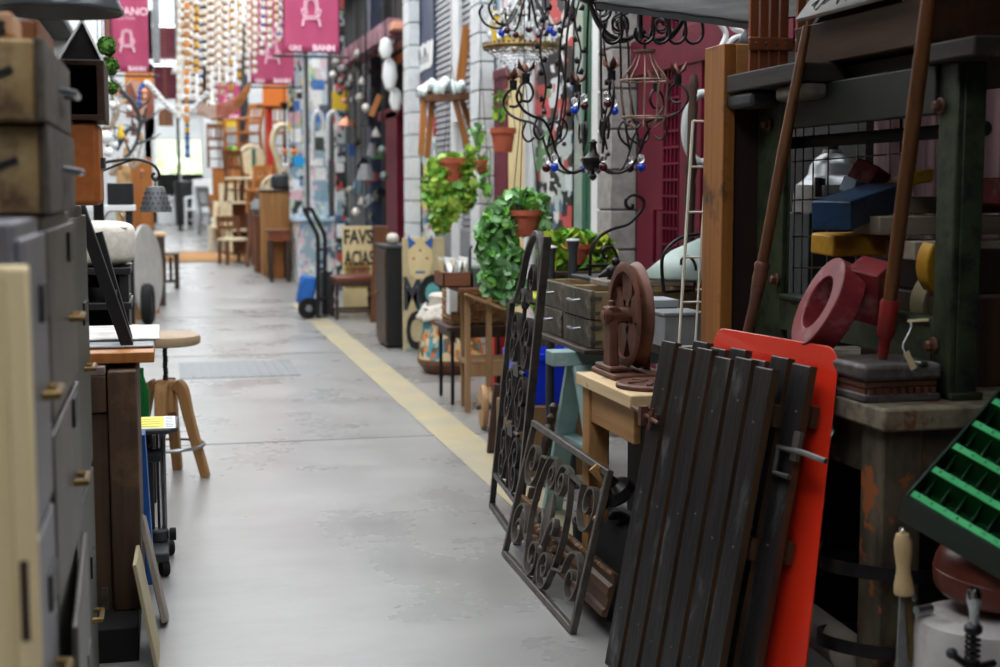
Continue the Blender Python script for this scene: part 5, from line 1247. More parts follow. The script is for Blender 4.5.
# ---- wooden trestle stool wrapped in plastic hung on the shutters
hs = thing('wooden_stool', 'wooden trestle stool wrapped in clear plastic hanging upside on the roller shutter', 'stool', at(445, 98, Y=12.6))
Yh = 12.6
for i, (p0, p1) in enumerate((((424, 100), (421, 155)), ((432, 100), (427, 158)), ((455, 100), (468, 150)), ((461, 98), (472, 130)))):
    W().beam(at(*p0, Y=Yh + .15 * (i % 2)), at(*p1, Y=Yh + .15 * (i % 2)), .05, .04, UY).build('leg', M['amberwood'], hs, bevel=.003)
W().beam(at(422, 99, Y=Yh + .05), at(466, 97, Y=Yh + .05), .3, .06).build('top_board', M['brownwood'], hs, bevel=.004)
W().beam(at(459, 92, Y=Yh + .25), at(467, 26, Y=Yh + .25), .08, .03, UY).build('back_plank', M['amberwood'], hs)
def bag(u_, v_):
    a = at(416 + 54 * u_, 0, Y=Yh).x; th = v_ * 2 * PI; r = .075 + .02 * math.sin(u_ * 21 + v_ * 9) + .018 * math.sin(u_ * 37 - v_ * 15)
    c = at(416 + 54 * u_, 92 - 4 * math.sin(u_ * 3), Y=Yh + .02); e = math.sin(PI * min(1, max(.02, u_))) ** .3
    return c + V((0, 1.9 * r * e * math.cos(th), r * e * math.sin(th)))
W().surf(bag, 40, 20).build('plastic_cover', pm('milky_film', hx('dfe8e8'), hx('c4d0d0'), rough=.25, ns=7, bump=.2), hs, label='crumpled milky plastic cover')
for k, px in enumerate((456, 462)):
    a = at(px, 122, Y=12.75); c = at(px, 152, Y=12.75); tag(W().tube([a, c], .03, 12).build('white_tube', M['purewhite']), 'white tube leaning on the roller shutter' + ('left' if k == 0 else 'right') + ' of two', 'tube')
    W().tube([c, V((c.x, c.y, 1.0))], .012, 6)
# white cut-out figure and round emblem pasted on the navy panel
Xn = XB - .012
a, c = at(414, 75, X=Xn), at(433, 38, X=Xn); yl, yh, zl, zh_ = c.y, a.y, a.z, c.z
ps = thing('pasted_poster', 'white pasted cut-out of a grinning toothy block on the navy panel', 'poster', V((Xn, yl, zl)))
po = [(0, .12), (.05, 0), (.2, .03), (.35, -.02), (.6, .03), (.8, 0), (.95, .1), (1, .9), (.93, 1), (.85, .92), (.75, 1.02), (.62, .93), (.5, 1.03), (.38, .94), (.25, 1.02), (.12, .93), (0, .97)]
W().prism([(p[0] * (yh - yl), p[1] * (zh_ - zl)) for p in po], (Xn, yh, zl), -UY, UZ, -.004).build('paper', M['purewhite'], ps)
b = W()
for u_ in (.33, .62): b.lathe([(.055, 0), (0, .004)], (Xn - .006, yh - u_ * (yh - yl), zl + .64 * (zh_ - zl)), (-1, 0, 0), 12)
for k in range(5): b.box((Xn - .007, yh - (.24 + .13 * k) * (yh - yl), zl + .4 * (zh_ - zl)), (.004, .02, .09))
b.build('face', M['darkgrey'], ps)
a, c = at(414, 91, X=Xn), at(431, 75, X=Xn); cen = V((Xn - .004, (a.y + c.y) / 2, (a.z + c.z) / 2)); R_ = (c.z - a.z) / 2
em = thing('round_sticker', 'round red white and blue sticker under the white cut-out', 'sticker', cen)
W().lathe([(R_, 0), (0, .003)], cen, (-1, 0, 0), 30).build('disc', M['red'], em); W().lathe([(R_ * .66, .001), (0, .005)], cen, (-1, 0, 0), 24).build('field', pm('sticker_blue', hx('34508f'), rough=.5), em)
b = W(); b.ball(cen + V((-.004, 0, R_ * .1)), R_ * .3, 10, (.15, 1, 1.2)); b.lathe([(R_ * .45, .004), (0, .006)], cen - UZ * R_ * .35, (-1, 0, 0), 3); b.build('bust', M['purewhite'], em)

# ================================================================ standing along the right side, middle distance
def box_thing(name, label, cat, lo, hi, m, **k): return tag(W().box2(lo, hi).build(name, m, bevel=k.get('bevel', .006)), label, cat)
# poster board with the horned mask
X0, Y0 = 2.13, 12.8; q = at(445, 300, Y=Y0); wd2 = q.x - X0; hb = at(405, 238, Y=Y0).z
pbd = thing('poster_board', 'tall board pasted with a horned three eyed mask and big stencil letters', 'poster board', (X0, Y0, 0))
W().box2((X0, Y0, 0), (X0 + wd2, Y0 + .07, hb)).build('board', pm('pasted_board', hx('c9b892'), hx('b5a37c'), rough=.7, ns=5, c3=hx('7f8f8f'), ns3=3, lo3=.55, hi3=.65), pbd, bevel=.004)
yf = Y0 - .003
def PB(u_, v_): return V((X0 + u_ * wd2, yf, v_ * hb))
W().box2((X0 + wd2 * .3, yf, hb * .36), (X0 + wd2, yf + .002, hb * .62)).build('teal_patch', pm('teal', hx('5aa6ad'), hx('6fb3b3'), rough=.6, ns=6), pbd)
b = W(); b.text('M', PB(.2, .5), UX, UZ, .42, .003, bold=.012, sx=.55); b.build('grey_letter', M['darkgrey'], pbd)
b = W(); b.text('O', PB(.7, .5), UX, UZ, .44, .006, bold=.018, sx=.72); b.text('C', PB(.26, .17), UX, UZ, .48, .004, bold=.016, sx=.5); b.text('I', PB(.56, .17), UX, UZ, .48, .004, bold=.02, sx=.8); b.build('lettering', M['black'], pbd)
mk = [(.12, .96), (.1, .8), (.16, .68), (.3, .64), (.46, .64), (.62, .68), (.7, .8), (.68, .96), (.5, 1.0), (.3, 1.0)]
b = W(); b.prism([(u_ * wd2, v_ * hb) for u_, v_ in mk], (X0, yf - .004, 0), UX, UZ, .004); mask = b.build('mask', M['cream'], pbd)
mbl = pm('mask_blue', hx('2f5fa8'), rough=.6)
for sx in (0, 1):
    b = W(); h_ = [(.12, .9), (.1, 1.03), (.2, .98), (.3, .96)]; h_ = [(.8 - u_, v_) if sx else (u_, v_) for u_, v_ in h_]; b.prism([(u_ * wd2, v_ * hb) for u_, v_ in h_], (X0, yf - .008, 0), UX, UZ, .003); b.build('horn', mbl, mask)
W().box(PB(.4, .7) - UY * .008, (.09, .003, .02)).build('mouth', mbl, mask)
b = W()
for u_, v_ in ((.24, .82), (.4, .89), (.56, .82)): b.lathe([(.026, 0), (0, .004)], PB(u_, v_) - UY * .006, (0, -1, 0), 12)
b.build('eye', pm('mask_eye', hx('b5545a'), rough=.6), mask)
b = W(); leafcloud(b, lambda: PB(rnd(.78, .98), rnd(.72, .98)) - UY * .004, 40, .02, .05); 
box_thing('cream_bag', 'crumpled white bag on top of the black cabinet', 'bag', (2.06, 13.2, .985), (2.16, 13.4, 1.09), M['canvas'], bevel=.04)
# black cabinet
bc = thing('black_cabinet', 'narrow tall black cabinet with brass hinges beside the mask board', 'cabinet', (2.02, 13.1, 0))
W().box2((2.02, 13.1, .02), (2.27, 13.75, .95)).build('body', M['black'], bc, bevel=.006); W().box2((2.0, 13.08, .95), (2.28, 13.77, .98)).build('top', M['darkgrey'], bc, bevel=.004)
W().box2((2.005, 13.12, .05), (2.02, 13.73, .93)).build('door', M['darkwood'], bc, bevel=.004)
b = W()
for z in (.2, .8): b.box((2.0, 13.13, z), (.012, .02, .07))
b.build('hinge', M['brass'], bc)
W().ball((1.99, 13.6, .5), .02, 10).build('knob', M['brass'], bc)
# leaning brown plank
a, c = at(377, 322, Z=0), at(381, 226, Y=15.6)
b = W(); b.beam(a, c, .16, .04, UY); tag(b.build('plank', M['brownwood'], bevel=.005), 'reddish brown plank leaning behind the black cabinet', 'board')
# studded stool
def stool_turned(label, x0, x1, y0, y1, h, m, seatm, group=None):
    r = thing('wooden_stool', label, 'stool', ((x0 + x1) / 2, (y0 + y1) / 2, 0), group=group)
    W().box2((x0, y0, h - .07), (x1, y1, h)).build('seat', seatm, r, bevel=.02)
    W().box2((x0 + .01, y0 + .01, h - .12), (x1 - .01, y1 - .01, h - .07)).build('apron', m, r)
    for x in (x0 + .03, x1 - .03):
        for y in (y0 + .03, y1 - .03):
            W().lathe([(.022, 0), (.022, .1), (.014, .12), (.026, .2), (.014, .26), (.024, .3), (.022, h - .1)], (x, y, gz(y)), n=10).build('leg', m, r)
    b = W()
    for y in (y0 + .03, y1 - .03): b.beam((x0 + .03, y, .09 + gz(y)), (x1 - .03, y, .09 + gz(y)), .03)
    for x in (x0 + .03, x1 - .03): b.beam((x, y0 + .03, .09 + gz(y)), (x, y1 - .03, .09 + gz(y)), .03)
    b.build('stretcher', m, r)
    b = W(); k = int((x1 - x0) / .03)
    for i in range(k): b.ball((x0 + .015 + i * .03, y0 - .001, h - .06), .008, 6)
    b.build('stud', M['brass'], r); return r
a = at(330, 316, Z=0); c = at(371, 312, Z=0)
stool_turned('low dark stool with a studded leather seat in front of the cream poster', a.x, a.x + .5, 16.2, 16.7, .5, M['darkwood'], M['brownleather'])
# cream poster with stencil words
Yp = 17.1; a, c = at(343, 275, Y=Yp), at(372, 226, Y=Yp)
cp = thing('poster_board', 'cream stencilled poster board with FAV and ACIAS behind the studded stool', 'poster board', (a.x, Yp, 0))
W().box2((a.x, Yp, .0), (c.x, Yp + .04, c.z)).build('board', M['cream'], cp, bevel=.004)
zc = (a.z + c.z) / 2; xc = (a.x + c.x) / 2
b = W(); b.text('FAVS', V((xc + .01, Yp - .003, c.z - .14)), UX, UZ, .24, .003, bold=.008, sx=.68); b.text('ACIAS', V((xc + .02, Yp - .003, c.z - .40)), UX, UZ, .24, .003, bold=.008, sx=.55); b.box((xc, Yp - .003, a.z + .07), (.34, .004, .012)); b.build('lettering', M['black'], cp)
b = W(); b.box2((a.x + .03, Yp - .004, .3), (c.x - .03, Yp, .62)); b.build('lower_print', pm('olive_print', hx('b5a43a'), hx('7a3a34'), ns=5, rough=.6), cp)
# hand truck with blue load
hk = thing('hand_truck', 'black two wheeled hand truck with a bent handle standing by the sticker covered counter', 'hand truck', at(308, 318, Z=0))
Yk = 16.4
pts = [(318, 318), (318, 240), (317, 234), (304, 209)]
for dx in (0, .28): W().tube([q + V((dx * .4, dx, 0)) for q in px3(pts, Yk)], .026, 10).build('frame_tube', M['black'], hk)
for px_, py in ((318, 300), (318, 270), (318, 250), (304, 209)): W().tube([at(px_, py, Y=Yk), at(px_, py, Y=Yk) + V((.11, .28, 0))], .017, 8).build('cross_bar', M['black'], hk)
for dy in (-.02, .34):
    c = at(308, 311, Y=Yk) + V((.1 * dy, dy, 0)); c.z = .125
    W().lathe([(.03, -.02), (.085, -.025), (.12, -.022), (.122, 0), (.12, .022), (.085, .025), (.03, .02)], c, (.35, -1, 0), 24).build('wheel', M['matblack'], hk); W().lathe([(.0, -.028), (.04, -.028), (.04, .028), (.0, .028)], c, (.35, -1, 0), 16).build('wheel_hub', M['grey'], hk)
W().box2((at(318, 300, Y=Yk).x, Yk, .01), (at(327, 300, Y=Yk).x, Yk + .3, .022)).build('toe_plate', M['darkgrey'], hk)
c = at(309, 289, Y=Yk + .15)
bb_ = W(); bb_.box(c + V((-.03, -.0, -.01)), (.19, .24, .34), (0, .2, 0)); tag(bb_.build('blue_bag', pm('blue_tarp', hx('1f66b8'), hx('1a57a0'), rough=.5, ns=8, bump=.2), bevel=.03), 'bright blue bag hanging on the black hand truck', 'bag')
box_thing('black_case', 'dark case behind the hand truck', 'case', (at(321, 300, Y=16.9).x, 16.85, .0), (at(333, 300, Y=16.9).x, 17.0, .52), M['darkgrey'])
# sticker covered counter and posts
a = at(299, 290, Y=20.4); hc_ = at(300, 222, Y=20.4).z
ct = thing('market_counter', 'low counter covered with stickers under a pale blue top behind the hand truck', 'counter', (a.x, 20.4, gz(20.4)))
W().box2((a.x, 20.4, gz(20.4) - .02), (2.55, 21.3, hc_)).build('body', M['stick2'], ct); W().box2((a.x - .04, 20.36, hc_), (2.6, 21.35, hc_ + .05)).build('top', pm('pale_blue', hx('a9c3d6'), rough=.5), ct, bevel=.01)
for k, (x0, x1, Y, top, m) in enumerate(((290, 304, 21.0, -10, 'stick'), (311, 329, 20.6, -10, 'stick2'), (336, 346, 19.8, -10, 'stick3'))):
    q0, q1 = at(x0, 200, Y=Y), at(x1, 200, Y=Y); zb = hc_ + .051 if k < 2 else gz(Y)
    t = thing('stickered_post', ['slim post plastered with stickers at the far edge of the counter', 'wider post plastered with pale stickers standing on the middle of the counter', 'dark post plastered with stickers standing beside the counter'][k], 'post', (q0.x, Y, zb))
    W().box2((q0.x, Y, zb), (q1.x, Y + .2, 4.9)).build('post', M[m], t, bevel=.01)
    for j in range(9):
        z = zb + .2 + j * .28 + rnd(-.08, .08); w_ = (q1.x - q0.x) * rnd(.4, .9); x = q0.x + rnd(0, (q1.x - q0.x) - w_); c_ = random.choice(PAL)
        W().box2((x, Y - .004, z), (x + w_, Y - .001, z + rnd(.1, .2))).build('sticker', pm('sticker_%d_%d' % (k, j), c_, tuple(min(1, v * 1.3 + .03) for v in c_), rough=.5, ns=11), t)
p = at(297, 161, Y=20.98); tag(W().lathe([(.09, 0), (0, .004)], (p.x + .03, 20.99, p.z), (0, -1, 0), 24).build('round_sticker', pm('sky_blue', hx('2aa3e6'), rough=.5)), 'round sky blue sticker on the slim stickered post', 'sticker')
b = W(); q = at(349, 150, Y=19.5); b.box2((q.x, 19.5, gz(19.5)), (q.x + .22, 19.6, 2.05)); tag(b.build('metal_locker', M['grey'], bevel=.005), 'narrow grey steel locker between the stickered posts and the lamps', 'locker')
tag(W().box2((at(331, 0, Y=19.4).x, 19.4, at(331, 110, Y=19.4).z), (at(347, 0, Y=19.4).x, 19.42, at(331, 91, Y=19.4).z)).build('notice_sign', M['yellow']), 'yellow paper notice beside the copper lamp', 'notice')
# white cane hooks
for k, px in enumerate((316, 331)):
    b = W(); b.tube(bez(px3([(px - 3, 160), (px - 3, 122), (px, 113), (px + 4, 113), (px + 7, 120), (px + 7, 130)], 19.2), 5), .03, 8); tag(b.build('hanging_cane', M['white']), 'white walking cane with a curved handle hung by the stickered posts, ' + ('first' if k == 0 else 'second') + ' from the aisle', 'cane', 'white canes')

# lamps in the dark shop
def shade(label, px, py, w_, h_, Y, m, kind=0, grp='lamps crowding the shop by the first white pillar'):
    c = at(px, py, Y=Y); s = mpp(c); r = thing('lamp_shade', label, 'lamp', c, group=grp); w2, h2 = w_ * s / 2, h_ * s
    prof = [[(w2, 0), (w2 * .9, h2 * .25), (w2 * .55, h2 * .6), (w2 * .2, h2 * .85), (w2 * .16, h2)], [(0, 0), (w2 * .6, h2 * .1), (w2, h2 * .45), (w2 * .75, h2 * .85), (w2 * .2, h2), (0, h2 * 1.02)], [(w2, 0), (w2 * .5, h2)]][kind]
    W().lathe(prof, c, n=22, caps=kind == 1).build('shade', m, r)
    W().cyl(c + UZ * h2, c + UZ * h2 * 1.15, w2 * .14, n=10).build('socket', M['blackiron'], r)
    W().tube([c + UZ * h2 * 1.1, V((c.x, c.y, min(4.8, c.z + h2 + 1.6)))], .006, 5).build('cord', M['black'], r)
    return r
shade('salmon copper lamp shade with a wide brim hanging by the yellow notice', 347, 126, 21, 10, 18.4, M['copper'], 0)
shade('small copper lamp hanging against the yellow notice', 346, 104, 10, 6, 18.6, M['copper'], 1)
shade('large slate grey cone shade low in the lamp shop', 366, 180, 20, 16, 17.2, M['grey'], 2)
shade('medium slate grey cone shade above the large cone shade', 372, 156, 13, 13, 17.4, M['grey'], 2)
shade('black drum shaped lamp shade by the maroon frame', 367, 126, 16, 14, 16.9, M['black'], 2)
greys = [pm('lamp_grey_%d' % i, hx(c), hx(d), rough=.35, metal=.3, ns=6) for i, (c, d) in enumerate((('a7a49e', '8f8b84'), ('6f6d6a', '4d4b49'), ('d8d6d0', 'c4c1b8'), ('55524f', '3a3836'), ('7f8f8a', '66756f')))]
spots = [(336, 62, 9), (343, 70, 11), (352, 76, 9), (349, 86, 10), (357, 66, 9), (362, 80, 8), (341, 82, 8), (333, 75, 8), (368, 70, 8), (372, 92, 9), (360, 98, 10), (352, 100, 8), (366, 108, 9), (374, 110, 8), (378, 74, 7), (358, 54, 9), (340, 92, 7), (376, 132, 10), (356, 142, 9), (382, 150, 9), (362, 200, 10), (378, 196, 12), (356, 212, 9), (371, 216, 10), (384, 176, 9), (350, 190, 8)]
LM = [('salmon copper lamp shade', at(347, 121, Y=18)), ('yellow notice', at(339, 100, Y=18)), ('large slate cone shade', at(366, 172, Y=17.2)), ('medium slate cone shade', at(372, 150, Y=17.4)), ('black drum shaped shade', at(367, 119, Y=17)), ('tall white egg shaped shade', at(390, 75, Y=16)), ('studded leather stool', at(350, 275, Y=16.4))]
desc = ['pale', 'dull', 'white', 'dark', 'greenish']
for i, (px, py, w_) in enumerate(spots):
    k = i % 5
    shade(rel('small %s globe lamp' % ('white' if k == 2 else desc[k] + ' grey'), at(px, py, Y=17.5), LM), px, py + w_ / 2, w_, w_, 16.5 + (i * 11 % 26) * .1, greys[k], (1, 0)[i % 3 == 2], ('%s globe lamps in the lamp shop' % desc[k]))
for k, (px, py, w_, h_) in enumerate(((386, 60, 15, 22), (390, 92, 16, 34), (396, 112, 14, 24), (391, 45, 10, 12))):
    shade(['white rounded lamp shade beside the tip of the tall egg shaped one', 'tall white egg shaped lamp shade in front of the first white pillar', 'white oval shade half hidden by the first white pillar', 'small white shade at the top of the white group'][k], px, py, w_, h_, 15.9 + .1 * k, M['purewhite'], 1, 'white shades by the first pillar')
# back of the lamp shop
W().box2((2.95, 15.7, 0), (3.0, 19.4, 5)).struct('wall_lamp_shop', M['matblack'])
for k in range(7):
    q = at(352 + k * 5, 150 + (k * 37 % 60), Y=18.6); b = W(); b.box(q, (.1, .05, .16), (0, .3 * k, .2)); tag(b.build('small_tin_sign', pm('tin_%d' % k, PAL[(k * 5 + 3) % 16], rough=.5), bevel=.004), ['white', 'blue', 'green', 'dark', 'pale', 'pink', 'grey'][k] + ' bric-a-brac plate among the lamps at the back of the shop', 'plate', 'bric-a-brac plates')
tag(W().beam(at(371, 116, Y=16.4), at(380, 95, Y=16.4), .06, .03, UY).build('hanging_stick', M['amberwood']), 'short pale wooden tool handle beneath the white shades', 'handle')

# painted jar wrapped in cloth
c = V((2.27, 11.3, 0)); jr = thing('painted_jar', 'big jar with painted orange and blue panels and cloth tied over its neck', 'jar', c)
W().lathe([(.15, 0), (.17, .0), (.225, .07), (.225, .1)], c, n=36).build('base_bowl', M['brownwood'], jr)
jm = stickers('painted_panels', [hx(c_) for c_ in ('cdb890', 'd98a4a', '4f9fb0', 'cdb890', '6b5540', 'd8c59d', '3c8aa0', 'c9702f')], 10, seed=5, sy=1)
W().lathe([(.225, .1), (.22, .14), (.19, .33), (.165, .42)], c, n=36, caps=False).build('body', jm, jr)
def frill(u_, v_):
    a = 2 * PI * u_; r = (.17 + .05 * v_) * (1 + .06 * math.sin(a * 9) * (v_ + .2)); return c + V((r * math.cos(a), r * math.sin(a), .47 - .1 * v_ + .012 * math.sin(a * 5)))
W().surf(frill, 72, 4).build('cloth', M['canvas'], jr, solid=.005, label='pale ruffled cloth tied around the neck')
W().lathe([(.15, .45), (.14, .5), (.15, .53), (.13, .545), (0, .55)], c, n=30).build('lid', M['canvas'], jr)
W().tube([c + V((.182 * math.cos(t * PI / 16), .182 * math.sin(t * PI / 16), .44)) for t in range(32)], .006, 5, closed=True).build('cord', M['grey'], jr)

jr.scale = (1.22, 1.22, 1.2)
# small table with basket
a = at(451, 405, Z=0); tz_ = at(447, 327, Y=a.y).z
bt_ = thing('side_table', 'slim dark side table carrying the wicker basket', 'table', (a.x, a.y, 0))
W().box2((a.x - .03, a.y - .02, tz_ - .03), (a.x + .5, a.y + .5, tz_)).build('tabletop', M['darkwood'], bt_, bevel=.004)
W().box2((a.x, a.y, tz_ - .08), (a.x + .46, a.y + .46, tz_ - .03)).build('apron', M['darkwood'], bt_)
for dx in (0, .43):
    for dy in (0, .43): W().lathe([(.011, 0), (.014, .04), (.013, tz_ * .8), (.02, tz_ * .84), (.016, tz_ - .03)], (a.x + .015 + dx, a.y + .015 + dy, 0), n=10).build('leg', M['blackiron'], bt_)
bk = thing('wicker_basket', 'brown wicker basket with a pale cloth on the slim dark table', 'basket', (a.x + .2, a.y + .25, tz_))
wick = pm('wicker', hx('a37a50'), hx('6b4a2e'), rough=.8, ns=30, st=(1, 1, 3), bump=.5); b = W()
x0, x1, y0, y1 = a.x + .03, a.x + .46, a.y + .08, a.y + .42
for k in range(9):
    z = tz_ + .014 + k * .03; o = .004 * (k % 2); pts = [(x0 - o, y0 - o, z), (x1 + o, y0 - o, z), (x1 + o, y1 + o, z), (x0 - o, y1 + o, z)]
    b.tube(pts, .016, 6, closed=True)
b.box2((x0, y0, tz_ + .002), (x1, y1, tz_ + .02)); b.build('body', wick, bk)
b = W(); 
for k in range(16): b.tube([(x0 + (x1 - x0) * k / 15, y0 - .012, tz_ + .005), (x0 + (x1 - x0) * k / 15, y0 - .012, tz_ + .27)], .006, 5)
b.build('stake', wick, bk)
b = W(); b.box2((x0 - .022, y0 - .02, tz_ + .1), (x0 + .03, y0 - .015, tz_ + .29)); b.box2((x0 - .024, y0 - .02, tz_ + .08), (x0 - .018, y0 + .1, tz_ + .29)); b.build('lining', M['purewhite'], bk, label='pale cloth lining hanging over the corner')
# wooden toy cart / trolley
a = at(468, 413, Z=0); Yt = a.y; zs = at(478, 365, Y=Yt).z; zt2 = at(470, 292, Y=Yt).z
tc = thing('wooden_trolley', 'old wooden trolley with one big wheel beside the ivy', 'trolley', (a.x, Yt, 0))
lw = wood('bleached_oak', hx('9c7a55'), hx('7d5e3e'), 'z', rough=.6)
x2 = at(489, 390, Y=Yt).x
W().box2((a.x - .015, Yt, 0), (a.x + .02, Yt + .04, zt2)).build('post', lw, tc, bevel=.004); W().box2((x2 - .018, Yt - .02, .12), (x2 + .016, Yt + .02, zt2)).build('post', lw, tc, bevel=.004)
W().box2((a.x + .02, Yt + .3, 0), (a.x + .055, Yt + .34, zt2)).build('post', lw, tc, bevel=.004); W().box2((x2 + .2, Yt + .3, 0), (x2 + .235, Yt + .34, zt2)).build('post', lw, tc, bevel=.004)
W().box2((a.x - .01, Yt + .02, zs), (x2 + .22, Yt + .34, zs + .025)).build('shelf', lw, tc, bevel=.004); W().box2((a.x, Yt + .01, zs - .08), (x2 + .22, Yt + .03, zs)).build('rail', lw, tc, bevel=.003)
W().box2((a.x - .07, Yt - .03, zt2), (x2 + .24, Yt + .36, zt2 + .03)).build('top_board', M['brownwood'], tc, bevel=.005)
W().beam((a.x - .03, Yt - .035, zt2 - .01), (x2 + .1, Yt - .035, zt2 - .12), .1, .02, UZ).build('side_board', lw, tc, bevel=.004)
c = at(483.5, 408, Y=8.52); c.z = .142
W().lathe([(.03, -.018), (.136, -.018), (.14, -.012), (.14, .012), (.136, .018), (.03, .018)], c, (1, -.1, 0), 30).build('wheel', wood('pale_wheel', hx('b08a62'), hx('93704b'), 'z'), tc, bevel=.003, label='pale solid wooden wheel')
W().cyl(c - UX * .05, c + UX * .06, .02, n=12).build('axle', M['iron'], tc); W().beam(c + UX * .04, V((x2, Yt, .16)), .03, .04).build('wheel_arm', lw, tc)
# tray of papers on top
py_ = wood('tray_wood', hx('7a4a30'), hx('5f3823'), 'x'); z0 = zt2 + .032
tr2 = thing('card_tray', 'open wooden tray filled with white cards on the wooden trolley', 'tray', (a.x - .1, Yt, z0))
xa, xb = at(443, 285, Y=Yt).x, at(472, 285, Y=Yt).x
b = W(); b.box2((xa, Yt, z0), (xb, Yt + .012, z0 + .1)); b.box2((xa, Yt + .3, z0), (xb, Yt + .312, z0 + .1)); b.box2((xa, Yt, z0), (xa + .012, Yt + .312, z0 + .1)); b.box2((xb - .012, Yt, z0), (xb, Yt + .312, z0 + .1)); b.box2((xa, Yt, z0), (xb, Yt + .31, z0 + .012)); b.build('box', py_, tr2, bevel=.002)
for k in range(12):
    x = xa + .02 + k * (xb - xa - .05) / 11; b = W(); b.box((x, Yt + .15, z0 + .1 + rnd(0, .03)), (.003, .24, .14), (0, rnd(-.25, .35), rnd(-.1, .1))); b.build('card', M['purewhite'] if k % 5 else M['cream'], tr2)
tb2 = thing('tool_box', 'small dark green metal box beside the card tray on the trolley', 'box', (xb + .05, Yt, z0))
W().box2((xb + .012, Yt + .02, z0), (xb + .15, Yt + .26, z0 + .13)).build('body', pm('grey_green_steel', hx('4f5a52'), hx('3d463f'), rough=.5, ns=9), tb2, bevel=.004); W().tube([(xb + .005, Yt + .08, z0 + .13), (xb + .005, Yt + .08, z0 + .25), (xb + .02, Yt + .1, z0 + .27)], .008, 6).build('handle', M['darkgrey'], tb2)
# red and brown chest under
box_thing('wooden_chest', 'dark reddish chest on the floor behind the wooden trolley', 'chest', (2.45, 9.1, 0), (2.66, 9.4, .34), M['reddishwood'])
box_thing('red_box', 'bright red box standing behind the side table', 'box', (2.36, 10.1, 0), (2.62, 10.4, .5), M['red'])
b = W(); b.beam((1.80, 7.7, .0), (1.84, 7.7, .4), .09, .03, UY); tag(b.build('leaning_board', M['darkwood'], bevel=.005), 'dark wooden panel standing between the trolley and the tall iron gate leaf', 'panel')

# ================================================================ left side
def xat(px, Y): return at(px, 190, Y=Y).x
def zat(py, Y, px=100): return at(px, py, Y=Y).z
# pale board closest to the camera
Yb = 2.02; xr = xat(25, Yb); zt0 = zat(266, Yb, 10)
pbo = thing('pale_board', 'pale cream upright wooden board in front of the blue grey steel cabinet', 'board', (xr - .2, Yb, 0))
b = W(); b.box2((xr - .42, Yb, 0), (xr, Yb + .03, zt0)); b.build('panel', M['palewood'], pbo, bevel=.004)
W().box2((xr - .03, Yb - .008, .0), (xr - .001, Yb, zt0 - .004)).build('edge_strip', M['palewood'], pbo, bevel=.002)
W().box2((xr - .024, Yb - .0095, zat(640, Yb, 12)), (xr - .012, Yb - .0075, zat(560, Yb, 12))).build('slot', M['darkwood'], pbo)
# steel lockers
lk = pm('olive_grey_locker', hx('5c564f'), hx('48433d'), rough=.42, metal=.2, ns=5, bump=.04, c3=hx('2f2b27'), ns3=6, lo3=.5, hi3=.75)
lkb = pm('blue_grey_locker', hx('77757c'), hx('605e64'), rough=.4, metal=.2, ns=5, c3=hx('50525a'), ns3=4, lo3=.58, hi3=.75)
lkg = pm('dark_green_locker', hx('3b3e35'), hx('2e312a'), rough=.45, metal=.2, ns=6)
XC = -.2; ZC = 1.455
def locker(label, y0, y1, m, rows, x=XC):
    r = thing('filing_cabinet', label, 'cabinet', (x - .2, (y0 + y1) / 2, 0))
    W().box2((x - .5, y0, .0), (x - .012, y1, ZC)).build('body', m, r, bevel=.006)
    for i, (z0, z1, ajar) in enumerate(rows):
        if ajar:
            b = W(); b.prism([(0, 0), (y1 - y0 - .03, 0), (y1 - y0 - .03, z1 - z0), (0, z1 - z0)], (x - .004, y1 - .015, z0), V((.03, -.999, 0)), UZ, -.012)
        else: b = W(); b.box2((x - .012, y0 + .015, z0), (x, y1 - .015, z1))
        d = b.build('drawer', m, r, bevel=.004)
        ym = y0 + (y1 - y0) * .72; xo = x + (.012 if ajar else 0); zm = z0 + (z1 - z0) * .42
        W().tube([(xo - .002, ym + .05, zm), (xo + .022, ym + .045, zm), (xo + .022, ym - .045, zm), (xo - .002, ym - .05, zm)], .008, 8).build('handle', M['brass'], d, label='dull brass bar handle')
        b = W(); b.box2((xo - .0, ym - .06, zm + .12), (xo + .006, ym + .06, zm + .18)); b.build('label_holder', M['black'], d)
    return r
locker('blue grey steel filing cabinet just behind the pale board', 2.1, 2.52, lkb, [(.03, .48, 0), (.5, .96, 0), (.98, 1.43, 0)])
locker('olive grey steel filing cabinet with one drawer front hanging ajar', 2.54, 3.3, lk, [(.05, .72, 1), (.75, 1.07, 0), (1.09, 1.43, 0)])
locker('dark green steel cabinet between the olive grey one and the dark wooden cabinet', 3.32, 4.2, lkg, [(.05, .7, 0), (.72, 1.43, 0)], -.222)
# two drawers, boxes and shade on top
def ldraw(label, z0, hgt, y0, y1):
    r = thing('card_file_box', label, 'drawer', (-.45, y0, z0)); x = -.19
    W().box2((-.62, y0, z0), (x - .015, y1, z0 + hgt)).build('body', pm('tan_drawer', hx('b39a70'), hx('8a7049'), rough=.75, ns=7, c3=hx('463020'), ns3=7, lo3=.5, hi3=.68), r, bevel=.006)
    W().box2((x - .015, y0 - .004, z0), (x, y1 + .004, z0 + hgt + .003)).build('front', drawface, r, bevel=.004)
    b = W(); zc = z0 + hgt * .5
    for k in range(2): b.beam((x - .17 + k * .04, y0 - .001, zc - .02 + k * .006), (x - .09 + k * .04, y0 - .001, zc + .012 + k * .006), .003, .012)
    b.build('stencil_mark', M['black'], r)
    ym = (y0 + y1) / 2 + .08
    W().tube([(x - .004, ym + .07, z0 + hgt * .55), (x + .025, ym + .06, z0 + hgt * .52), (x + .025, ym - .06, z0 + hgt * .52), (x - .004, ym - .07, z0 + hgt * .55)], .008).build('handle', M['steel'], r, label='steel bail handle')
    return r
ldraw('tan wooden drawer with a dark metal front lying on the steel cabinet, lower of two', ZC + .003, .15, 2.5, 3.2)
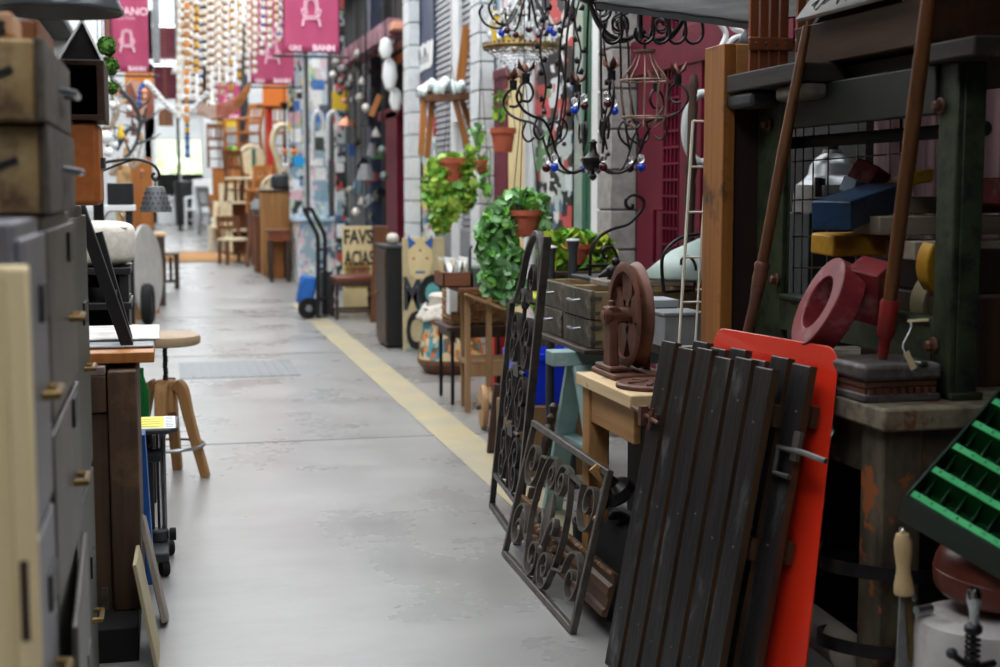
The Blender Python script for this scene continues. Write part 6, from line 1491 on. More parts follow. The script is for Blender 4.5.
ldraw('tan wooden drawer with a dark metal front, upper of two on the steel cabinet', ZC + .158, .135, 2.46, 3.12)
z0 = ZC + .3
b = W(); b.box2((-.62, 2.7, z0), (-.215, 3.05, z0 + .012)); b.box2((-.62, 2.7, z0), (-.61, 3.05, z0 + .05)); b.box2((-.225, 2.7, z0 + .012), (-.215, 3.05, z0 + .05)); b.box2((-.61, 2.7, z0 + .012), (-.225, 2.71, z0 + .05)); b.box2((-.61, 3.04, z0 + .012), (-.225, 3.05, z0 + .05))
tag(b.build('cardboard_tray', pm('cardboard_dark', hx('8a5a3a'), hx('74482d'), rough=.8, ns=6), bevel=.003), 'shallow brown cardboard tray on top of the two tan drawers', 'tray')
sb_ = thing('wooden_box', 'small pale box with a black letter standing in front of the cardboard tray', 'box', (-.4, 2.6, z0 + .012)); xr2 = xat(18, 2.5)
W().box2((xr2 - .2, 2.5, z0 + .002), (xr2, 2.66, zat(12, 2.5, 10))).build('body', pm('tan_box', hx('c49a78'), hx('b58a68'), rough=.7), sb_, bevel=.004)
b = W(); b.text('S', V((xr2 - .018, 2.497, zat(29, 2.5, 10))), UX, UZ, .03, .002, bold=.002); b.build('letter', M['black'], sb_)
# open dark box and leather case on the far cabinet
x0, x1 = xat(69, 3.95), xat(108, 3.95); zb0 = ZC + .003
lc = thing('leather_case', 'upright orange brown leather case under the open dark box', 'case', (x0, 3.95, zb0))
zc1 = zat(122, 3.95)
W().box2((x0 - .25, 3.92, zb0), (xat(100, 3.92), 4.18, zc1)).build('body', M['leather'], lc, bevel=.015)
W().box2((xat(100, 3.95) - .002, 4.0, zb0 + .1), (xat(100, 3.95) + .012, 4.1, zb0 + .13)).build('clasp', M['darkgrey'], lc)
ob = thing('open_box', 'dark wooden box lying open towards the aisle on the leather case', 'box', (x0, 3.9, zc1)); z1 = zat(60, 3.9); z0b = zc1 + .003
b = W(); t = .014
b.box2((x0 - .1, 3.9, z0b), (x1, 4.2, z0b + t)); b.box2((x0 - .1, 3.9, z1 - t), (x1, 4.2, z1)); b.box2((x1 - t * 1.4, 3.9, z0b + t), (x1, 4.2, z1 - t)); b.box2((x0 - .1, 3.9, z0b + t), (x0 - .1 + t, 4.2, z1 - t)); b.box2((x0 - .1 + t, 4.18, z0b + t), (x1 - t, 4.2, z1 - t))
b.build('shell', wood('dark_box', hx('4a2f20'), hx('2c1b12'), 'x'), ob, bevel=.002); W().box2((x0 - .08, 4.17, z0b + t), (x1 - .02, 4.179, z1 - t)).build('lining', M['matblack'], ob)
# folded board tent on top
ten = thing('tent_sign', 'small black folded board with white edges standing on the open dark box', 'sign', (x0, 4.0, z1))
Yt_ = 4.0; L1, TP, R1 = at(57, 60, Y=Yt_), at(82, 19, Y=Yt_), at(103, 50, Y=Yt_); L1.z = R1.z = z1 + .003
for nm, p, q in (('left_leaf', L1, TP), ('right_leaf', R1, TP)):
    dd = (q - p); nn_ = V((-dd.z, 0, dd.x)).normalized() * .003; D = V((0, .16, 0))
    W().add([p - nn_, q - nn_, q - nn_ + D, p - nn_ + D, p + nn_, q + nn_, q + nn_ + D, p + nn_ + D], [(0, 1, 2, 3), (7, 6, 5, 4), (0, 4, 5, 1), (1, 5, 6, 2), (2, 6, 7, 3), (3, 7, 4, 0)]).build(nm, M['purewhite'], ten)
W().prism([(0, 0), ((R1 - L1).x, 0), ((TP - L1).x, TP.z - L1.z - .004)], L1 + UY * .02, UX, UZ, -.004).build('front_panel', M['black'], ten)
# big enamel pendant shade
c = at(60, 10, Y=3.7); s = mpp(c)
pd = thing('pendant_lamp', 'wide grey enamel pendant shade hanging over the steel cabinets', 'lamp', c)
W().lathe([(62 * s, -3 * s), (61 * s, 1 * s), (52 * s, 22 * s), (38 * s, 46 * s), (20 * s, 62 * s), (12 * s, 66 * s), (11 * s, 80 * s), (0, 81 * s)], c, n=48, caps=False).build('shade', pm('grey_enamel', hx('4f5257'), hx('42454a'), rough=.22, ns=4), pd, solid=.003)
W().lathe([(60.3 * s, -2.5 * s), (50.3 * s, 21 * s), (36.5 * s, 44.5 * s), (19 * s, 60 * s), (0, 63 * s)], c, n=48, caps=False).build('inner_face', pm('light_enamel', hx('8d8f92'), hx('7c7e80'), rough=.4), pd)
W().ball(c + UZ * 22 * s, 16 * s, 14).build('bulb', M['purewhite'], pd)
W().tube([c + UZ * 80 * s, V((c.x, c.y, 4.38))], .006, 6).build('cord', M['black'], pd)
# moss balls
for k, (px, py, r_) in enumerate(((107, 46, 10), (110, 66, 9), (112, 88, 6))):
    c = at(px, py, Y=6.6); s = mpp(c); b = W(); b.ball(c, r_ * s * .85, 18); leafcloud(b, lambda: c + V((rnd(-1, 1), rnd(-1, 1), rnd(-1, 1))).normalized() * r_ * s * .9, 220, .012, .024)
    mo = tag(b.build('hanging_moss_ball', M['moss']), ['green moss ball hanging by the pink banner, topmost of three', 'green moss ball in the middle of the hanging string', 'smallest green moss ball at the bottom of the string'][k], 'moss ball', 'string of moss balls')
c = at(107, 40, Y=6.6); tag(W().tube([at(112, 92, Y=6.6), at(108, 40, Y=6.6), V((c.x, 6.6, 4.8))], .004, 5).build('hanging_string', M['stem']), 'thin string carrying the moss balls', 'string')

# dark wooden cabinet end at the aisle
Yd = 4.72; xl, xm, xr = xat(70, Yd), xat(101, Yd), xat(132, Yd); zt1 = zat(366, Yd)
old = wood('old_dark_oak', hx('5a4230'), hx('3a281c'), 'z', rough=.6, c3=hx('6d543c'), ns3=4, lo3=.55, hi3=.75)
dc = thing('wooden_cabinet', 'tall old dark wooden cabinet with a thick square post beside the steel cabinets', 'cabinet', (xm, Yd, 0))
zpl = zat(610, Yd)
W().box2((xm + .004, Yd - .03, zpl), (xr, Yd + .5, zt1 - .015)).build('post', old, dc, bevel=.006)
W().box2((xl - .1, Yd - .22, 0), (xr - .012, Yd + .5, zpl)).build('plinth', M['matblack'], dc, bevel=.004)
W().box2((xl - .2, Yd, 0), (xm, Yd + .5, zat(413, Yd))).build('body', old, dc, bevel=.005)
W().box2((xl - .2, Yd - .02, zat(412, Yd)), (xm - .002, Yd + .5, zt1 - .03)).build('drawer', old, dc, bevel=.005)
W().box2((xl - .2, Yd - .02, zt1 - .03), (xm - .002, Yd + .5, zt1)).build('top', pm('worn_pink_top', hx('9c8a84'), hx('6d5d57'), rough=.5, ns=9), dc, bevel=.005)
W().box2((xm - .035, Yd - .008, zat(625, Yd)), (xm - .015, Yd + .001, zat(588, Yd))).build('latch', M['iron'], dc)
# pictures stacked on it
zs_ = zt1 + .004
p_ = [('framed_picture', 'amber brown picture board lying lowest on the dark wooden cabinet', .036, 150, M['amberwood'], 4.74, 5.3), ('framed_picture', 'grey picture board lying in the middle of the stack on the dark cabinet', .008, 150, M['grey'], 4.85, 5.3), ('framed_picture', 'white scuffed picture board lying on top of the stack', .008, 156, pm('scuffed_white', hx('d8d4cf'), hx('a9a39d'), rough=.4, ns=8), 5.0, 5.5)]
for nm, lb, th, pxr, m, y0, y1 in p_:
    x1 = xat(pxr, y0); tag(W().box2((x1 - .42, y0, zs_), (x1, y1, zs_ + th)).build(nm, m, bevel=.004), lb, 'picture', 'pictures stacked on the dark cabinet'); zs_ += th + .002
# under part that carries the overhang
tag(W().box2((xl - .2, 5.24, 0), (xr - .1, 5.7, zt1)).build('wooden_crate', M['darkwood'], bevel=.005), 'dark crate behind the tall wooden cabinet carrying the picture boards', 'crate')
# black folded frame leaning over
bf = thing('folding_frame', 'black folding frame leaning on the picture boards in front of the white bolster', 'frame', at(133, 360, Y=4.9))
for k, (p0, p1, w_, Y) in enumerate((((133, 361), (79, 206), .04, 4.9), ((130, 345), (98, 232), .03, 5.02))):
    W().beam(at(*p0, Y=Y), at(*p1, Y=Y), .06, w_, UX).build('rail', M['black'], bf, bevel=.003)
W().beam(at(112, 300, Y=4.9), at(115, 292, Y=5.02), .02, .03).build('cross_bar', M['black'], bf)
# bolster on dark stand, shelf
Ys_ = 6.3; xa, xb = xat(72, Ys_), xat(133, Ys_)
def roundbox(b, lo, hi, r, n=5):
    lo, hi = V(lo), V(hi); c = (lo + hi) / 2; h = (hi - lo) / 2
    def fn(u_, v_):
        th, ph = 2 * PI * u_, PI * (v_ - .5); d = V((math.cos(ph) * math.cos(th), math.cos(ph) * math.sin(th), math.sin(ph)))
        e = .38; q = V([math.copysign(abs(x) ** e, x) for x in d]); return c + V((q.x * h.x, q.y * h.y, q.z * h.z))
    b.surf(fn, 40, 20); return b
bo = thing('bolster', 'plump white upholstered bolster on the dark stand behind the black frame', 'cushion', ((xa + xb) / 2, Ys_ + .2, zat(264, Ys_)))
zb_ = zat(268, Ys_)
roundbox(W(), (xa - .25, Ys_, zb_ + .003), (xb, Ys_ + .45, zat(222, Ys_)), .05).build('pad', M['canvas'], bo)
W().tube([(xa - .2, Ys_ + .03, zat(229, Ys_)), (xb - .03, Ys_ + .03, zat(228, Ys_))], .006, 6).build('piping', M['canvas'], bo)
bs = thing('shelf_unit', 'black shelf unit with bowls and odds and ends under the white bolster', 'shelf', ((xa + xb) / 2, Ys_, 0))
for z in (zb_ - .03, zat(310, Ys_), .3): W().box2((xa - .3, Ys_, z), (xb - .02, Ys_ + .45, z + .03)).build('shelf_board', M['black'], bs, bevel=.003)
W().box2((xb - .07, Ys_ + .02, 0), (xb - .03, Ys_ + .43, zb_ - .03)).build('side_panel', M['black'], bs, bevel=.003); W().box2((xa - .3, Ys_ + .02, 0), (xa - .26, Ys_ + .43, zb_ - .03)).build('side_panel', M['black'], bs, bevel=.003)
W().box2((xa - .26, Ys_ + .4, 0), (xb - .07, Ys_ + .43, zb_ - .03)).build('back_panel', M['matblack'], bs)
def bowl(name, label, px, py, Y, r, h, m, z=None, cat='bowl', grp=None):
    c = at(px, py, Y=Y)
    if z is not None: c.z = z
    return tag(W().lathe([(0, 0), (r * .5, 0), (r * .55, .006), (r, h), (r * .96, h), (r * .5, .012), (0, .012)], c, n=26).build(name, m), label, cat, grp)
bowl('dish', 'small pale dish on the shelf beside the black frame', 118, 300, Ys_ + .12, .06, .03, M['creampaint'], zat(310, Ys_) + .031)
bowl('metal_bowl', 'steel bowl on the black shelf', 100, 300, Ys_ + .15, .07, .06, M['steel'], zat(310, Ys_) + .031)
for k, px in enumerate((84, 91)): 
    tag(W().lathe([(.02, 0), (.022, .06), (.01, .08), (.01, .1), (0, .1)], V((xat(px, Ys_ + .2), Ys_ + .2, zat(310, Ys_) + .031)), n=14).build('glass_bottle', M['redglass'] if k else M['darkgrey']), 'small dark bottle on the black shelf, ' + ('nearer the bowl' if k else 'beside the other one'), 'bottle')
# small table right of shelf with bits
st3 = thing('plate_stack', 'stack of white plates and a wooden dish past the end of the black shelf', 'plates', (xat(118, 7.4), 7.4, 0))
Yp_ = 7.4; xq = xat(108, Yp_); zp = zat(345, Yp_)
b = W(); b.box2((xq - .3, Yp_ - .12, 0), (xat(120, Yp_), Yp_ + .4, zp)); tag(b.build('wooden_chest', M['darkwood'], bevel=.006), 'dark chest under the plates behind the sculptor stool', 'chest')
for k in range(4): W().lathe([(.05, 0), (.085, .012), (.088, .015), (.05, .008), (0, .008)], V((xat(116, Yp_), Yp_ + .05, zp + .002 + k * .014)), n=26).build('plate', M['purewhite'], st3)
W().lathe([(.04, 0), (.1, .02), (.1, .03), (.05, .012), (0, .012)], V((xat(116, Yp_), Yp_ + .05, zp + .062)), n=26).build('wooden_dish', M['pine'], st3)

# ---- sculptor stool with a screw seat
sx_, sy_ = -.02, 7.45; zs1 = zat(339, sy_, 170); s = 5.2e-3
so = thing('sculptor_stool', 'wooden sculptor stool with a round seat on a black screw in the open aisle', 'stool', (sx_, sy_, 0))
W().lathe([(.0, -.03), (.165, -.03), (.18, -.022), (.184, 0), (.178, .02), (.155, .03), (0, .032)], (sx_, sy_, zs1), n=44).build('seat', wood('stool_seat', hx('a88f73'), hx('8b735a'), 'x', rough=.55), so)
zh_ = zat(381, sy_, 170)
pts = [(sx_ + .0025 * math.cos(k * 1.2), sy_ + .0025 * math.sin(k * 1.2), zs1 - .03 - k * .004) for k in range(int((zs1 - zh_ + .05) / .004))]
W().tube(pts, [.013 if k % 4 < 2 else .0105 for k in range(len(pts))], 10).build('screw', M['black'], so)
W().lathe([(.05, -.16), (.05, -.02), (.058, -.015), (.058, .0), (.045, .006), (0, .006)], (sx_, sy_, zh_), n=24).build('hub', M['oak'], so, bevel=.002)
for k in range(4):
    a = k * PI / 2 - .26; d = V((math.cos(a), math.sin(a), 0)); pts = bez([V((sx_, sy_, zh_ - .012)) + d * .05, V((sx_, sy_, zh_ - .05)) + d * .088, V((sx_, sy_, zh_ - .2)) + d * .12, V((sx_, sy_, 0)) + d * .2], 6)
    b = W(); b.strip(pts, d.cross(UZ), .06, .055, taper=[1.15 - .35 * i / len(pts) for i in range(len(pts))]); b.build('leg', wood('stool_leg', hx('a67c4e'), hx('8a6238'), 'z', rough=.55) if k == 0 else bpy.data.materials['stool_leg'], so, bevel=.006)
zr = zat(445, sy_, 170); W().tube([(sx_ + .19 * math.cos(t * PI / 24), sy_ + .19 * math.sin(t * PI / 24), zr) for t in range(48)], .009, 8, closed=True).build('foot_ring', M['steel'], so, label='thin steel foot ring')
# green bottle and small black stand behind it
c = V((xat(136, 6.92), 6.92, 0)); hb_ = zat(375, 6.7)
tag(W().lathe([(.036, 0), (.038, .01), (.038, .2), (.014, .27), (.014, .31), (0, .31)], V((c.x, c.y, hb_ - .31)), n=20).build('glass_bottle', pm('green_glass', hx('1f7a3a'), rough=.06, trans=.5)), 'green glass bottle behind the dark wooden cabinet', 'bottle')
tag(W().box2((c.x - .25, 6.82, 0), (c.x + .06, 7.04, hb_ - .312)).build('black_stand', M['black'], bevel=.005), 'low black stand under the green bottle', 'stand')

# ---- machine stand with leaflet
Yv = 5.55; xv = xat(147, Yv); zv = zat(430, Yv, 150)
ms = thing('machine_stand', 'chrome pillar stand on castors with a small dark tray top at the aisle edge', 'stand', (xv, Yv, 0))
poly = [(-.12, 0), (.06, 0), (.095, .04), (.1, .33), (-.12, .33)]
W().prism(poly, (xv, Yv, zv - .02), UX, UY, .02).build('tray', M['darkgrey'], ms, bevel=.006)
for dx, r_, m in ((-.02, .017, 'black'), (.018, .011, 'chrome'), (.036, .009, 'steel')): W().cyl((xv + dx, Yv + .12, .1), (xv + dx, Yv + .12, zv - .02), r_, n=16).build('pillar', M[m], ms)
W().cyl((xv - .1, Yv + .1, zv - .12), (xv + .03, Yv + .1, zv - .12), .026, n=18).build('clamp', M['darkgrey'], ms, bevel=.004); W().ball((xv - .02, Yv + .08, zv - .07), .014, 12).build('knob', M['black'], ms)
b = W(); b.box2((xv - .06, Yv - .08, .06), (xv + .05, Yv + .3, .1)); b.cyl((xv + .01, Yv + .12, .1), (xv + .01, Yv + .12, .15), .04, n=18); b.build('foot', M['darkgrey'], ms, bevel=.008)
for dx, dy in ((.03, -.05), (.05, .27), (-.08, .1)):
    W().lathe([(.012, -.014), (.034, -.014), (.036, 0), (.034, .014), (.012, .014)], (xv + dx, Yv + dy, .036), (1, .3, 0), 18).build('castor', M['matblack'], ms)
W().lathe([(.012, -.014), (.026, -.012), (.026, .012), (.012, .014)], (xv + .065, Yv + .1, .13), (1, 0, 0), 16).build('brake_knob', M['matblack'], ms)
lf = thing('leaflet', 'yellow and white printed leaflet lying on the small tray top', 'leaflet', (xv, Yv + .15, zv))
W().box2((xv - .11, Yv + .015, zv + .001), (xv + .085, Yv + .31, zv + .003)).build('sheet', M['purewhite'], lf); W().box2((xv - .07, Yv + .03, zv + .0032), (xv + .04, Yv + .3, zv + .004)).build('yellow_panel', pm('leaflet_yellow', hx('e6dc3a'), rough=.6), lf)
b = W()
for k in range(7): b.box((xv + .062, Yv + .05 + k * .038, zv + .0038), (.03, .012, .001))
for k in range(4): b.box((xv - .015, Yv + .06 + k * .06, zv + .0045), (.08, .01, .001))
b.build('print', M['grey'], lf)
# leaning boards at the foot
b = W(); a, c = at(151, 580, Y=5.3), at(141, 432, Y=5.3); b.beam(V((a.x, 5.3, max(.0, a.z))), c, .03, .14, UY); tag(b.build('blue_board', pm('blue_board_paint', hx('1f5fae'), hx('1a4f96'), rough=.45), bevel=.003), 'narrow bright blue board leaning beside the dark wooden cabinet', 'board')
b = W(); a = at(158, 658, Z=0); b.beam(a, V((a.x - .06, a.y + .02, .34)), .012, .34, UY); tag(b.build('pale_plywood', wood('grey_plywood', hx('b5a888'), hx('9f9274'), 'z'), bevel=.002), 'thin pale plywood sheet leaning at the foot of the dark cabinet', 'board')
b = W(); a = at(166, 622, Z=0); b.beam(a, V((a.x - .075, a.y + .1, .36)), .02, .16, UY); tag(b.build('grey_plank', wood('weathered_offcut', hx('9a9084'), hx('7d7368'), 'z', rough=.7), bevel=.003), 'short weathered plank leaning beside the pale plywood sheet', 'board')

# ---- farther along on the left
# black box and shelf
Yk_ = 9.4; xa, xb = xat(107, Yk_), xat(133, Yk_)
tag(W().box2((xa, Yk_, zat(205, Yk_)), (xb, Yk_ + .25, zat(183, Yk_))).build('black_box', M['black'], bevel=.006), 'plain black box standing on the white shelf', 'box')
ws = thing('white_shelf', 'white shelf unit carrying the black box, past the bolster', 'shelf', (xa, Yk_, 0))
W().box2((xa - .2, Yk_ - .02, zat(211, Yk_)), (xb + .01, Yk_ + .3, zat(205, Yk_) - .002)).build('board', M['purewhite'], ws, bevel=.004)
W().box2((xa - .2, Yk_, 0), (xa - .16, Yk_ + .28, zat(211, Yk_))).build('side_panel', M['white'], ws); W().box2((xb - .05, Yk_, 0), (xb - .01, Yk_ + .28, zat(211, Yk_))).build('side_panel', M['black'], ws); W().box2((xa - .16, Yk_, zat(240, Yk_)), (xb - .05, Yk_ + .28, zat(236, Yk_))).build('middle_board', M['darkwood'], ws)
c = V((xat(114, Yk_ + .1), Yk_ + .12, zat(236, Yk_) + .003)); r_ = .085
tag(W().lathe([(r_, 0), (r_ * 1.05, .05), (r_ * .9, .11), (r_ * .5, .15), (.0, .16)], c, n=28, caps=False).build('glass_cloche', M['glass'], solid=.003), 'clear glass cloche on the shelf under the black box', 'glass dome')
# arm lamp with pierced shade
Yl = 8.3; sh_ = at(156, 212, Y=Yl); s = mpp(sh_)
al2 = thing('arm_lamp', 'wrought arm lamp with a grey pierced conical shade hanging over the aisle edge', 'lamp', sh_)
W().tube(bez(px3([(96, 165), (112, 161), (132, 159), (148, 162), (157, 169), (159, 177), (155, 180), (152, 176), (155, 173)], Yl), 6), .009, 8).build('arm', M['blackiron'], al2); W().tube(bez(px3([(100, 172), (115, 166), (132, 160)], Yl), 6), .007, 6).build('brace', M['blackiron'], al2)
W().lathe([(16 * s, 0), (9 * s, 24 * s), (8 * s, 25 * s), (0, 26 * s)], sh_, n=32, caps=False).build('shade', pm('zinc_grey', hx('55565a'), hx('47484b'), rough=.5, metal=.2, ns=8), al2)
b = W()
for r in range(4):
    for k in range(16):
        a = 2 * PI * (k + .5 * (r % 2)) / 16; z = (4 + 5 * r) * s; rr = (16 - 7 * (4 + 5 * r) / 24) * s + .0015; b.ball(sh_ + V((rr * math.cos(a), rr * math.sin(a), z)), .8 * s, 6)
b.build('piercing', M['matblack'], al2); W().tube([sh_ + UZ * 25 * s, sh_ + UZ * 30 * s, at(156, 177, Y=Yl)], .006, 6).build('hanger', M['steel'], al2)
pt = V((xat(98, Yl), Yl, 0)); tag(W().tube([pt, V((pt.x, pt.y, zat(150, Yl)))], .03, 12).build('iron_post', M['blackiron']), 'black iron post from which the arm lamp reaches', 'post')
# round white table top and wheel
c = V((xat(143, 16.9), 16.9, .56)); rt = .54
rtb = thing('round_tabletop', 'big round white tabletop standing on edge behind the black wheel', 'tabletop', (c.x, c.y, 0))
W().lathe([(0, -.02), (rt - .01, -.02), (rt, -.012), (rt, .012), (rt - .01, .02), (0, .02)], c + UX * .02, (1, -.32, .05), 56).build('top', pm('dirty_white', hx('c5c3be'), hx('b2afa9'), rough=.6, ns=5), rtb); W().box((c.x - .1, c.y, .3), (.08, .5, .6)).build('batten', M['oak'], rtb)
wl = thing('wheel', 'small black rubber wheel standing in front of the white tabletop', 'wheel', (xat(145, 16.1), 16.1, 0)); cw = V((xat(145, 16.1), 16.1, .232)); wk = 1.35
W().lathe([(r_ * wk, z_ * wk) for r_, z_ in [(.1, -.035), (.15, -.045), (.17, -.025), (.172, 0), (.17, .025), (.15, .045), (.1, .035)]], cw, (1, -.1, 0), 36, caps=False).build('tyre', M['matblack'], wl); W().lathe([(r_ * wk, z_ * wk) for r_, z_ in [(0, -.02), (.1, -.03), (.1, .03), (0, .02)]], cw, (1, -.1, 0), 24).build('rim', M['darkgrey'], wl)
b = W(); b.beam((xat(153, 17.6), 17.6, 0), (xat(151, 17.6), 17.7, .6), .09, .06); tag(b.build('wooden_leg_post', M['amberwood']), 'short wooden prop behind the black wheel', 'post')
for k in range(3):
    y = 9.85 + k * .6; x = xat(118, y)
    t = thing('black_crate', ['black crate next to the white shelf with the black box', 'middle one of three black crates in a row', 'black crate touching the round white tabletop'][k], 'crate', (x - .2, y, 0), group='row of black crates')
    W().box2((x - .5, y, 0), (x, y + .5, .75 - .06 * k)).build('body', M['black'], t, bevel=.006); W().box2((x, y + .05, .1), (x + .008, y + .45, .6)).build('panel', M['darkgrey'], t)
# wooden table and dark slatted stool farther off
def table(label, x0, x1, y0, y1, h, m, lm=None, th=.04, lw=.06, cat='table', name='wooden_table', z=None, apron=.08):
    z = gz(y0) if z is None else z; t = thing(name, label, cat, ((x0 + x1) / 2, (y0 + y1) / 2, z))
    W().box2((x0, y0, z + h - th), (x1, y1, z + h)).build('tabletop', m, t, bevel=.005); W().box2((x0 + .04, y0 + .04, z + h - th - apron), (x1 - .04, y1 - .04, z + h - th)).build('apron', lm or m, t)
    for x in (x0 + .02, x1 - .02 - lw):
        for y in (y0 + .02, y1 - .02 - lw): W().box2((x, y, z), (x + lw, y + lw, z + h - th)).build('leg', lm or m, t, bevel=.004)
    return t
table('wooden table with a pale top beyond the round white tabletop', xat(118, 18.4) - .3, xat(165, 18.4), 18.4, 19.1, .93, M['pine'], lm=M['darkwood'], lw=.09)
a = at(150, 290, Z=gz(20.5)); x0, x1 = xat(148, 20.4), xat(176, 20.4)
ds = thing('slatted_stool', 'dark slatted stool standing beside the pale topped table', 'stool', (x0, 20.4, gz(20.4)))
z = gz(20.4)
W().box2((x0 - .05, 20.36, z + .47), (x1 + .02, 20.8, z + .5)).build('seat', M['darkwood'], ds, bevel=.004)
for x in (x0, x1 - .05):
    for y in (20.4, 20.72): W().box2((x, y, z), (x + .07, y + .07, z + .47)).build('leg', M['darkwood'], ds)
for k in range(3): W().box2((x0 + .09 + k * .085, 20.41, z + .1), (x0 + .14 + k * .085, 20.43, z + .45)).build('slat', M['darkwood'], ds)
W().box2((x0 + .05, 20.4, z + .08), (x1 - .05, 20.44, z + .12)).build('stretcher', M['darkwood'], ds)
# hanging and piled things in the left background
def lamp_globe(label, px, py, r_, Y, m): 
    c = at(px, py, Y=Y); s = mpp(c); t = thing('globe_lamp', label, 'lamp', c, group='white globe lamps by the leather case'); W().ball(c, r_ * s, 18).build('globe', m, t); W().cyl(c + UZ * r_ * s * .9, c + UZ * r_ * s * 1.4, r_ * s * .4, n=12).build('gallery', M['brass'], t); W().tube([c + UZ * r_ * s, V((c.x, c.y, c.z + 1.6))], .006, 5).build('cord', M['black'], t)
for i, (px, py, r_) in enumerate(((105, 137, 7), (108, 152, 5), (101, 153, 4), (112, 105, 4), (115, 145, 3.5))): lamp_globe(['largest white globe lamp beside the orange leather case', 'white globe lamp just below the largest one', 'white globe lamp lowest by the leather case', 'white globe lamp under the moss balls', 'smallest white globe lamp, hanging by the arm lamp'][i], px, py, r_, 13.2 + i * .55, M['purewhite'])
Yp = 22.0; a, c = at(126, 118, Y=Yp), at(153, 72, Y=Yp)
pa = thing('framed_picture', 'large brown and orange picture hanging below the banner by the moss balls', 'picture', V((a.x, Yp, a.z)))
W().box2((a.x, Yp, a.z), (c.x, Yp + .03, c.z)).build('canvas', pm('rust_picture', hx('a3624a'), hx('7a4436'), rough=.7, ns=3), pa); W().box2((a.x, Yp - .01, c.z - .16), (c.x, Yp, c.z)).build('orange_band', pm('orange_band', hx('dd8a2c'), hx('d2741f'), ns=5), pa)
b = W(); b.surf(lambda u_, v_: V((a.x + .12 + .14 * u_ + .05 * math.sin(v_ * 4), Yp - .02, a.z + .05 + v_ * .5)), 4, 8); b.build('pale_figure', pm('skin_tone', hx('c79a86'), rough=.7), pa)
a, c = at(131, 205, Y=21), at(152, 158, Y=21); tag(W().box2((a.x, 21, gz(21)), (c.x, 21.4, c.z)).build('wooden_cupboard', M['amberwood'], bevel=.01), 'honey coloured wooden cupboard behind the arm lamp', 'cupboard')
a, c = at(117, 205, Y=20), at(130, 165, Y=20); tag(W().box2((a.x, 20, gz(20)), (c.x, 20.3, c.z)).build('wooden_cupboard', M['pine'], bevel=.01), 'paler narrow wooden cupboard beside the honey coloured one', 'cupboard')
q = at(166, 126, Y=30); tag(W().prism([(p[0] * .3, p[1] * .36) for p in [(-.5, 0), (.5, 0), (.5, .7), (.35, .95), (0, 1), (-.35, .95), (-.5, .7)]], q, UX, UZ, -.05).tube([q + UZ * .35 + UY * .02, q + UZ * 3 + UY * .02], .012, 6).build('chair_back', M['brownwood'], None) and bpy.data.objects['chair_back'], 'brown arched wooden panel hanging before the far window', 'board'); bpy.data.objects['chair_back'].name = 'hanging_board'
# antler like branches
random.seed(11)
for k, (pts, Y) in enumerate(((((108, 130), (118, 112), (112, 96), (122, 82)), 15), (((116, 150), (128, 130), (140, 128), (146, 108)), 15.5), (((110, 175), (126, 158), (134, 168), (143, 140)), 16), (((120, 90), (134, 104), (140, 124), (134, 148), (122, 160)), 14.5))):
    t = thing('hanging_branch', ['bleached dry branch hanging highest, just under the moss balls', 'dark looping branch in front of the brown picture', 'pale forked branch above the wooden cupboards', 'thin black bent cane curving around the branches'][k], 'branch', at(*pts[0], Y=Y), group='dry branches')
    m = M['darkgrey'] if k in (1, 3) else pm('bleached_%d' % k, hx('b8ab9c'), hx('857868'), rough=.8, ns=8); p = bez(px3(pts, Y), 6)
    W().tube(p, [.028 - .018 * i / len(p) for i in range(len(p))], 7).build('stem', m, t); b = W()
    for j in range(2, len(p) - 2, 3):
        d = V((rnd(-1, 1), rnd(-.3, .3), rnd(.2, 1))).normalized() * rnd(.12, .3); b.tube([p[j], p[j] + d * .6 + UX * .03, p[j] + d], [.014, .01, .004], 5)
    b.build('twig', m, t)
q = at(121, 139, Y=14.2); s = mpp(q); tag(W().lathe([(0, 0), (3.6 * s, 1.5 * s), (4 * s, 4 * s), (2 * s, 8 * s), (2.4 * s, 11 * s), (1 * s, 14 * s), (0, 14.5 * s)], q, n=18).build('hanging_gourd', M['yellow']), 'yellow gourd hanging among the dry branches', 'gourd')
random.seed(21)
CN = {'creampaint': 'cream', 'brownwood': 'brown', 'white': 'white', 'amberwood': 'amber', 'darkgrey': 'dark grey', 'copper': 'copper', 'pine': 'pale wooden'}
OM = [('yellow gourd', at(121, 134, Y=14.2)), ('brown and orange picture', at(139, 95, Y=22)), ('pierced lamp shade', at(156, 200, Y=8.3)), ('honey coloured cupboard', at(142, 160, Y=21)), ('pale narrow cupboard', at(123, 166, Y=20)), ('largest white globe lamp', at(105, 137, Y=13.2)), ('dark looping branch', at(135, 128, Y=15.5)), ('smallest moss ball', at(112, 88, Y=6.6))]
for k in range(20):
    px, py, Y = rnd(112, 152), rnd(92, 205), rnd(16, 20); q = at(px, py, Y=Y); c_ = random.choice(['creampaint', 'brownwood', 'white', 'amberwood', 'darkgrey', 'copper', 'pine']); s = mpp(q)
    w_, h_ = rnd(4, 9) * s, rnd(5, 13) * s
    tag(W().lathe([(w_ * .3, 0), (w_ * .5, h_ * .2), (w_ * .35, h_ * .6), (w_ * .45, h_ * .7), (w_ * .2, h_ * .95), (0, h_)], q, n=14).build('hanging_ornament', M[c_]), rel(CN[c_] + ' turned ornament', q, OM), 'ornament', CN[c_] + ' hanging ornaments')

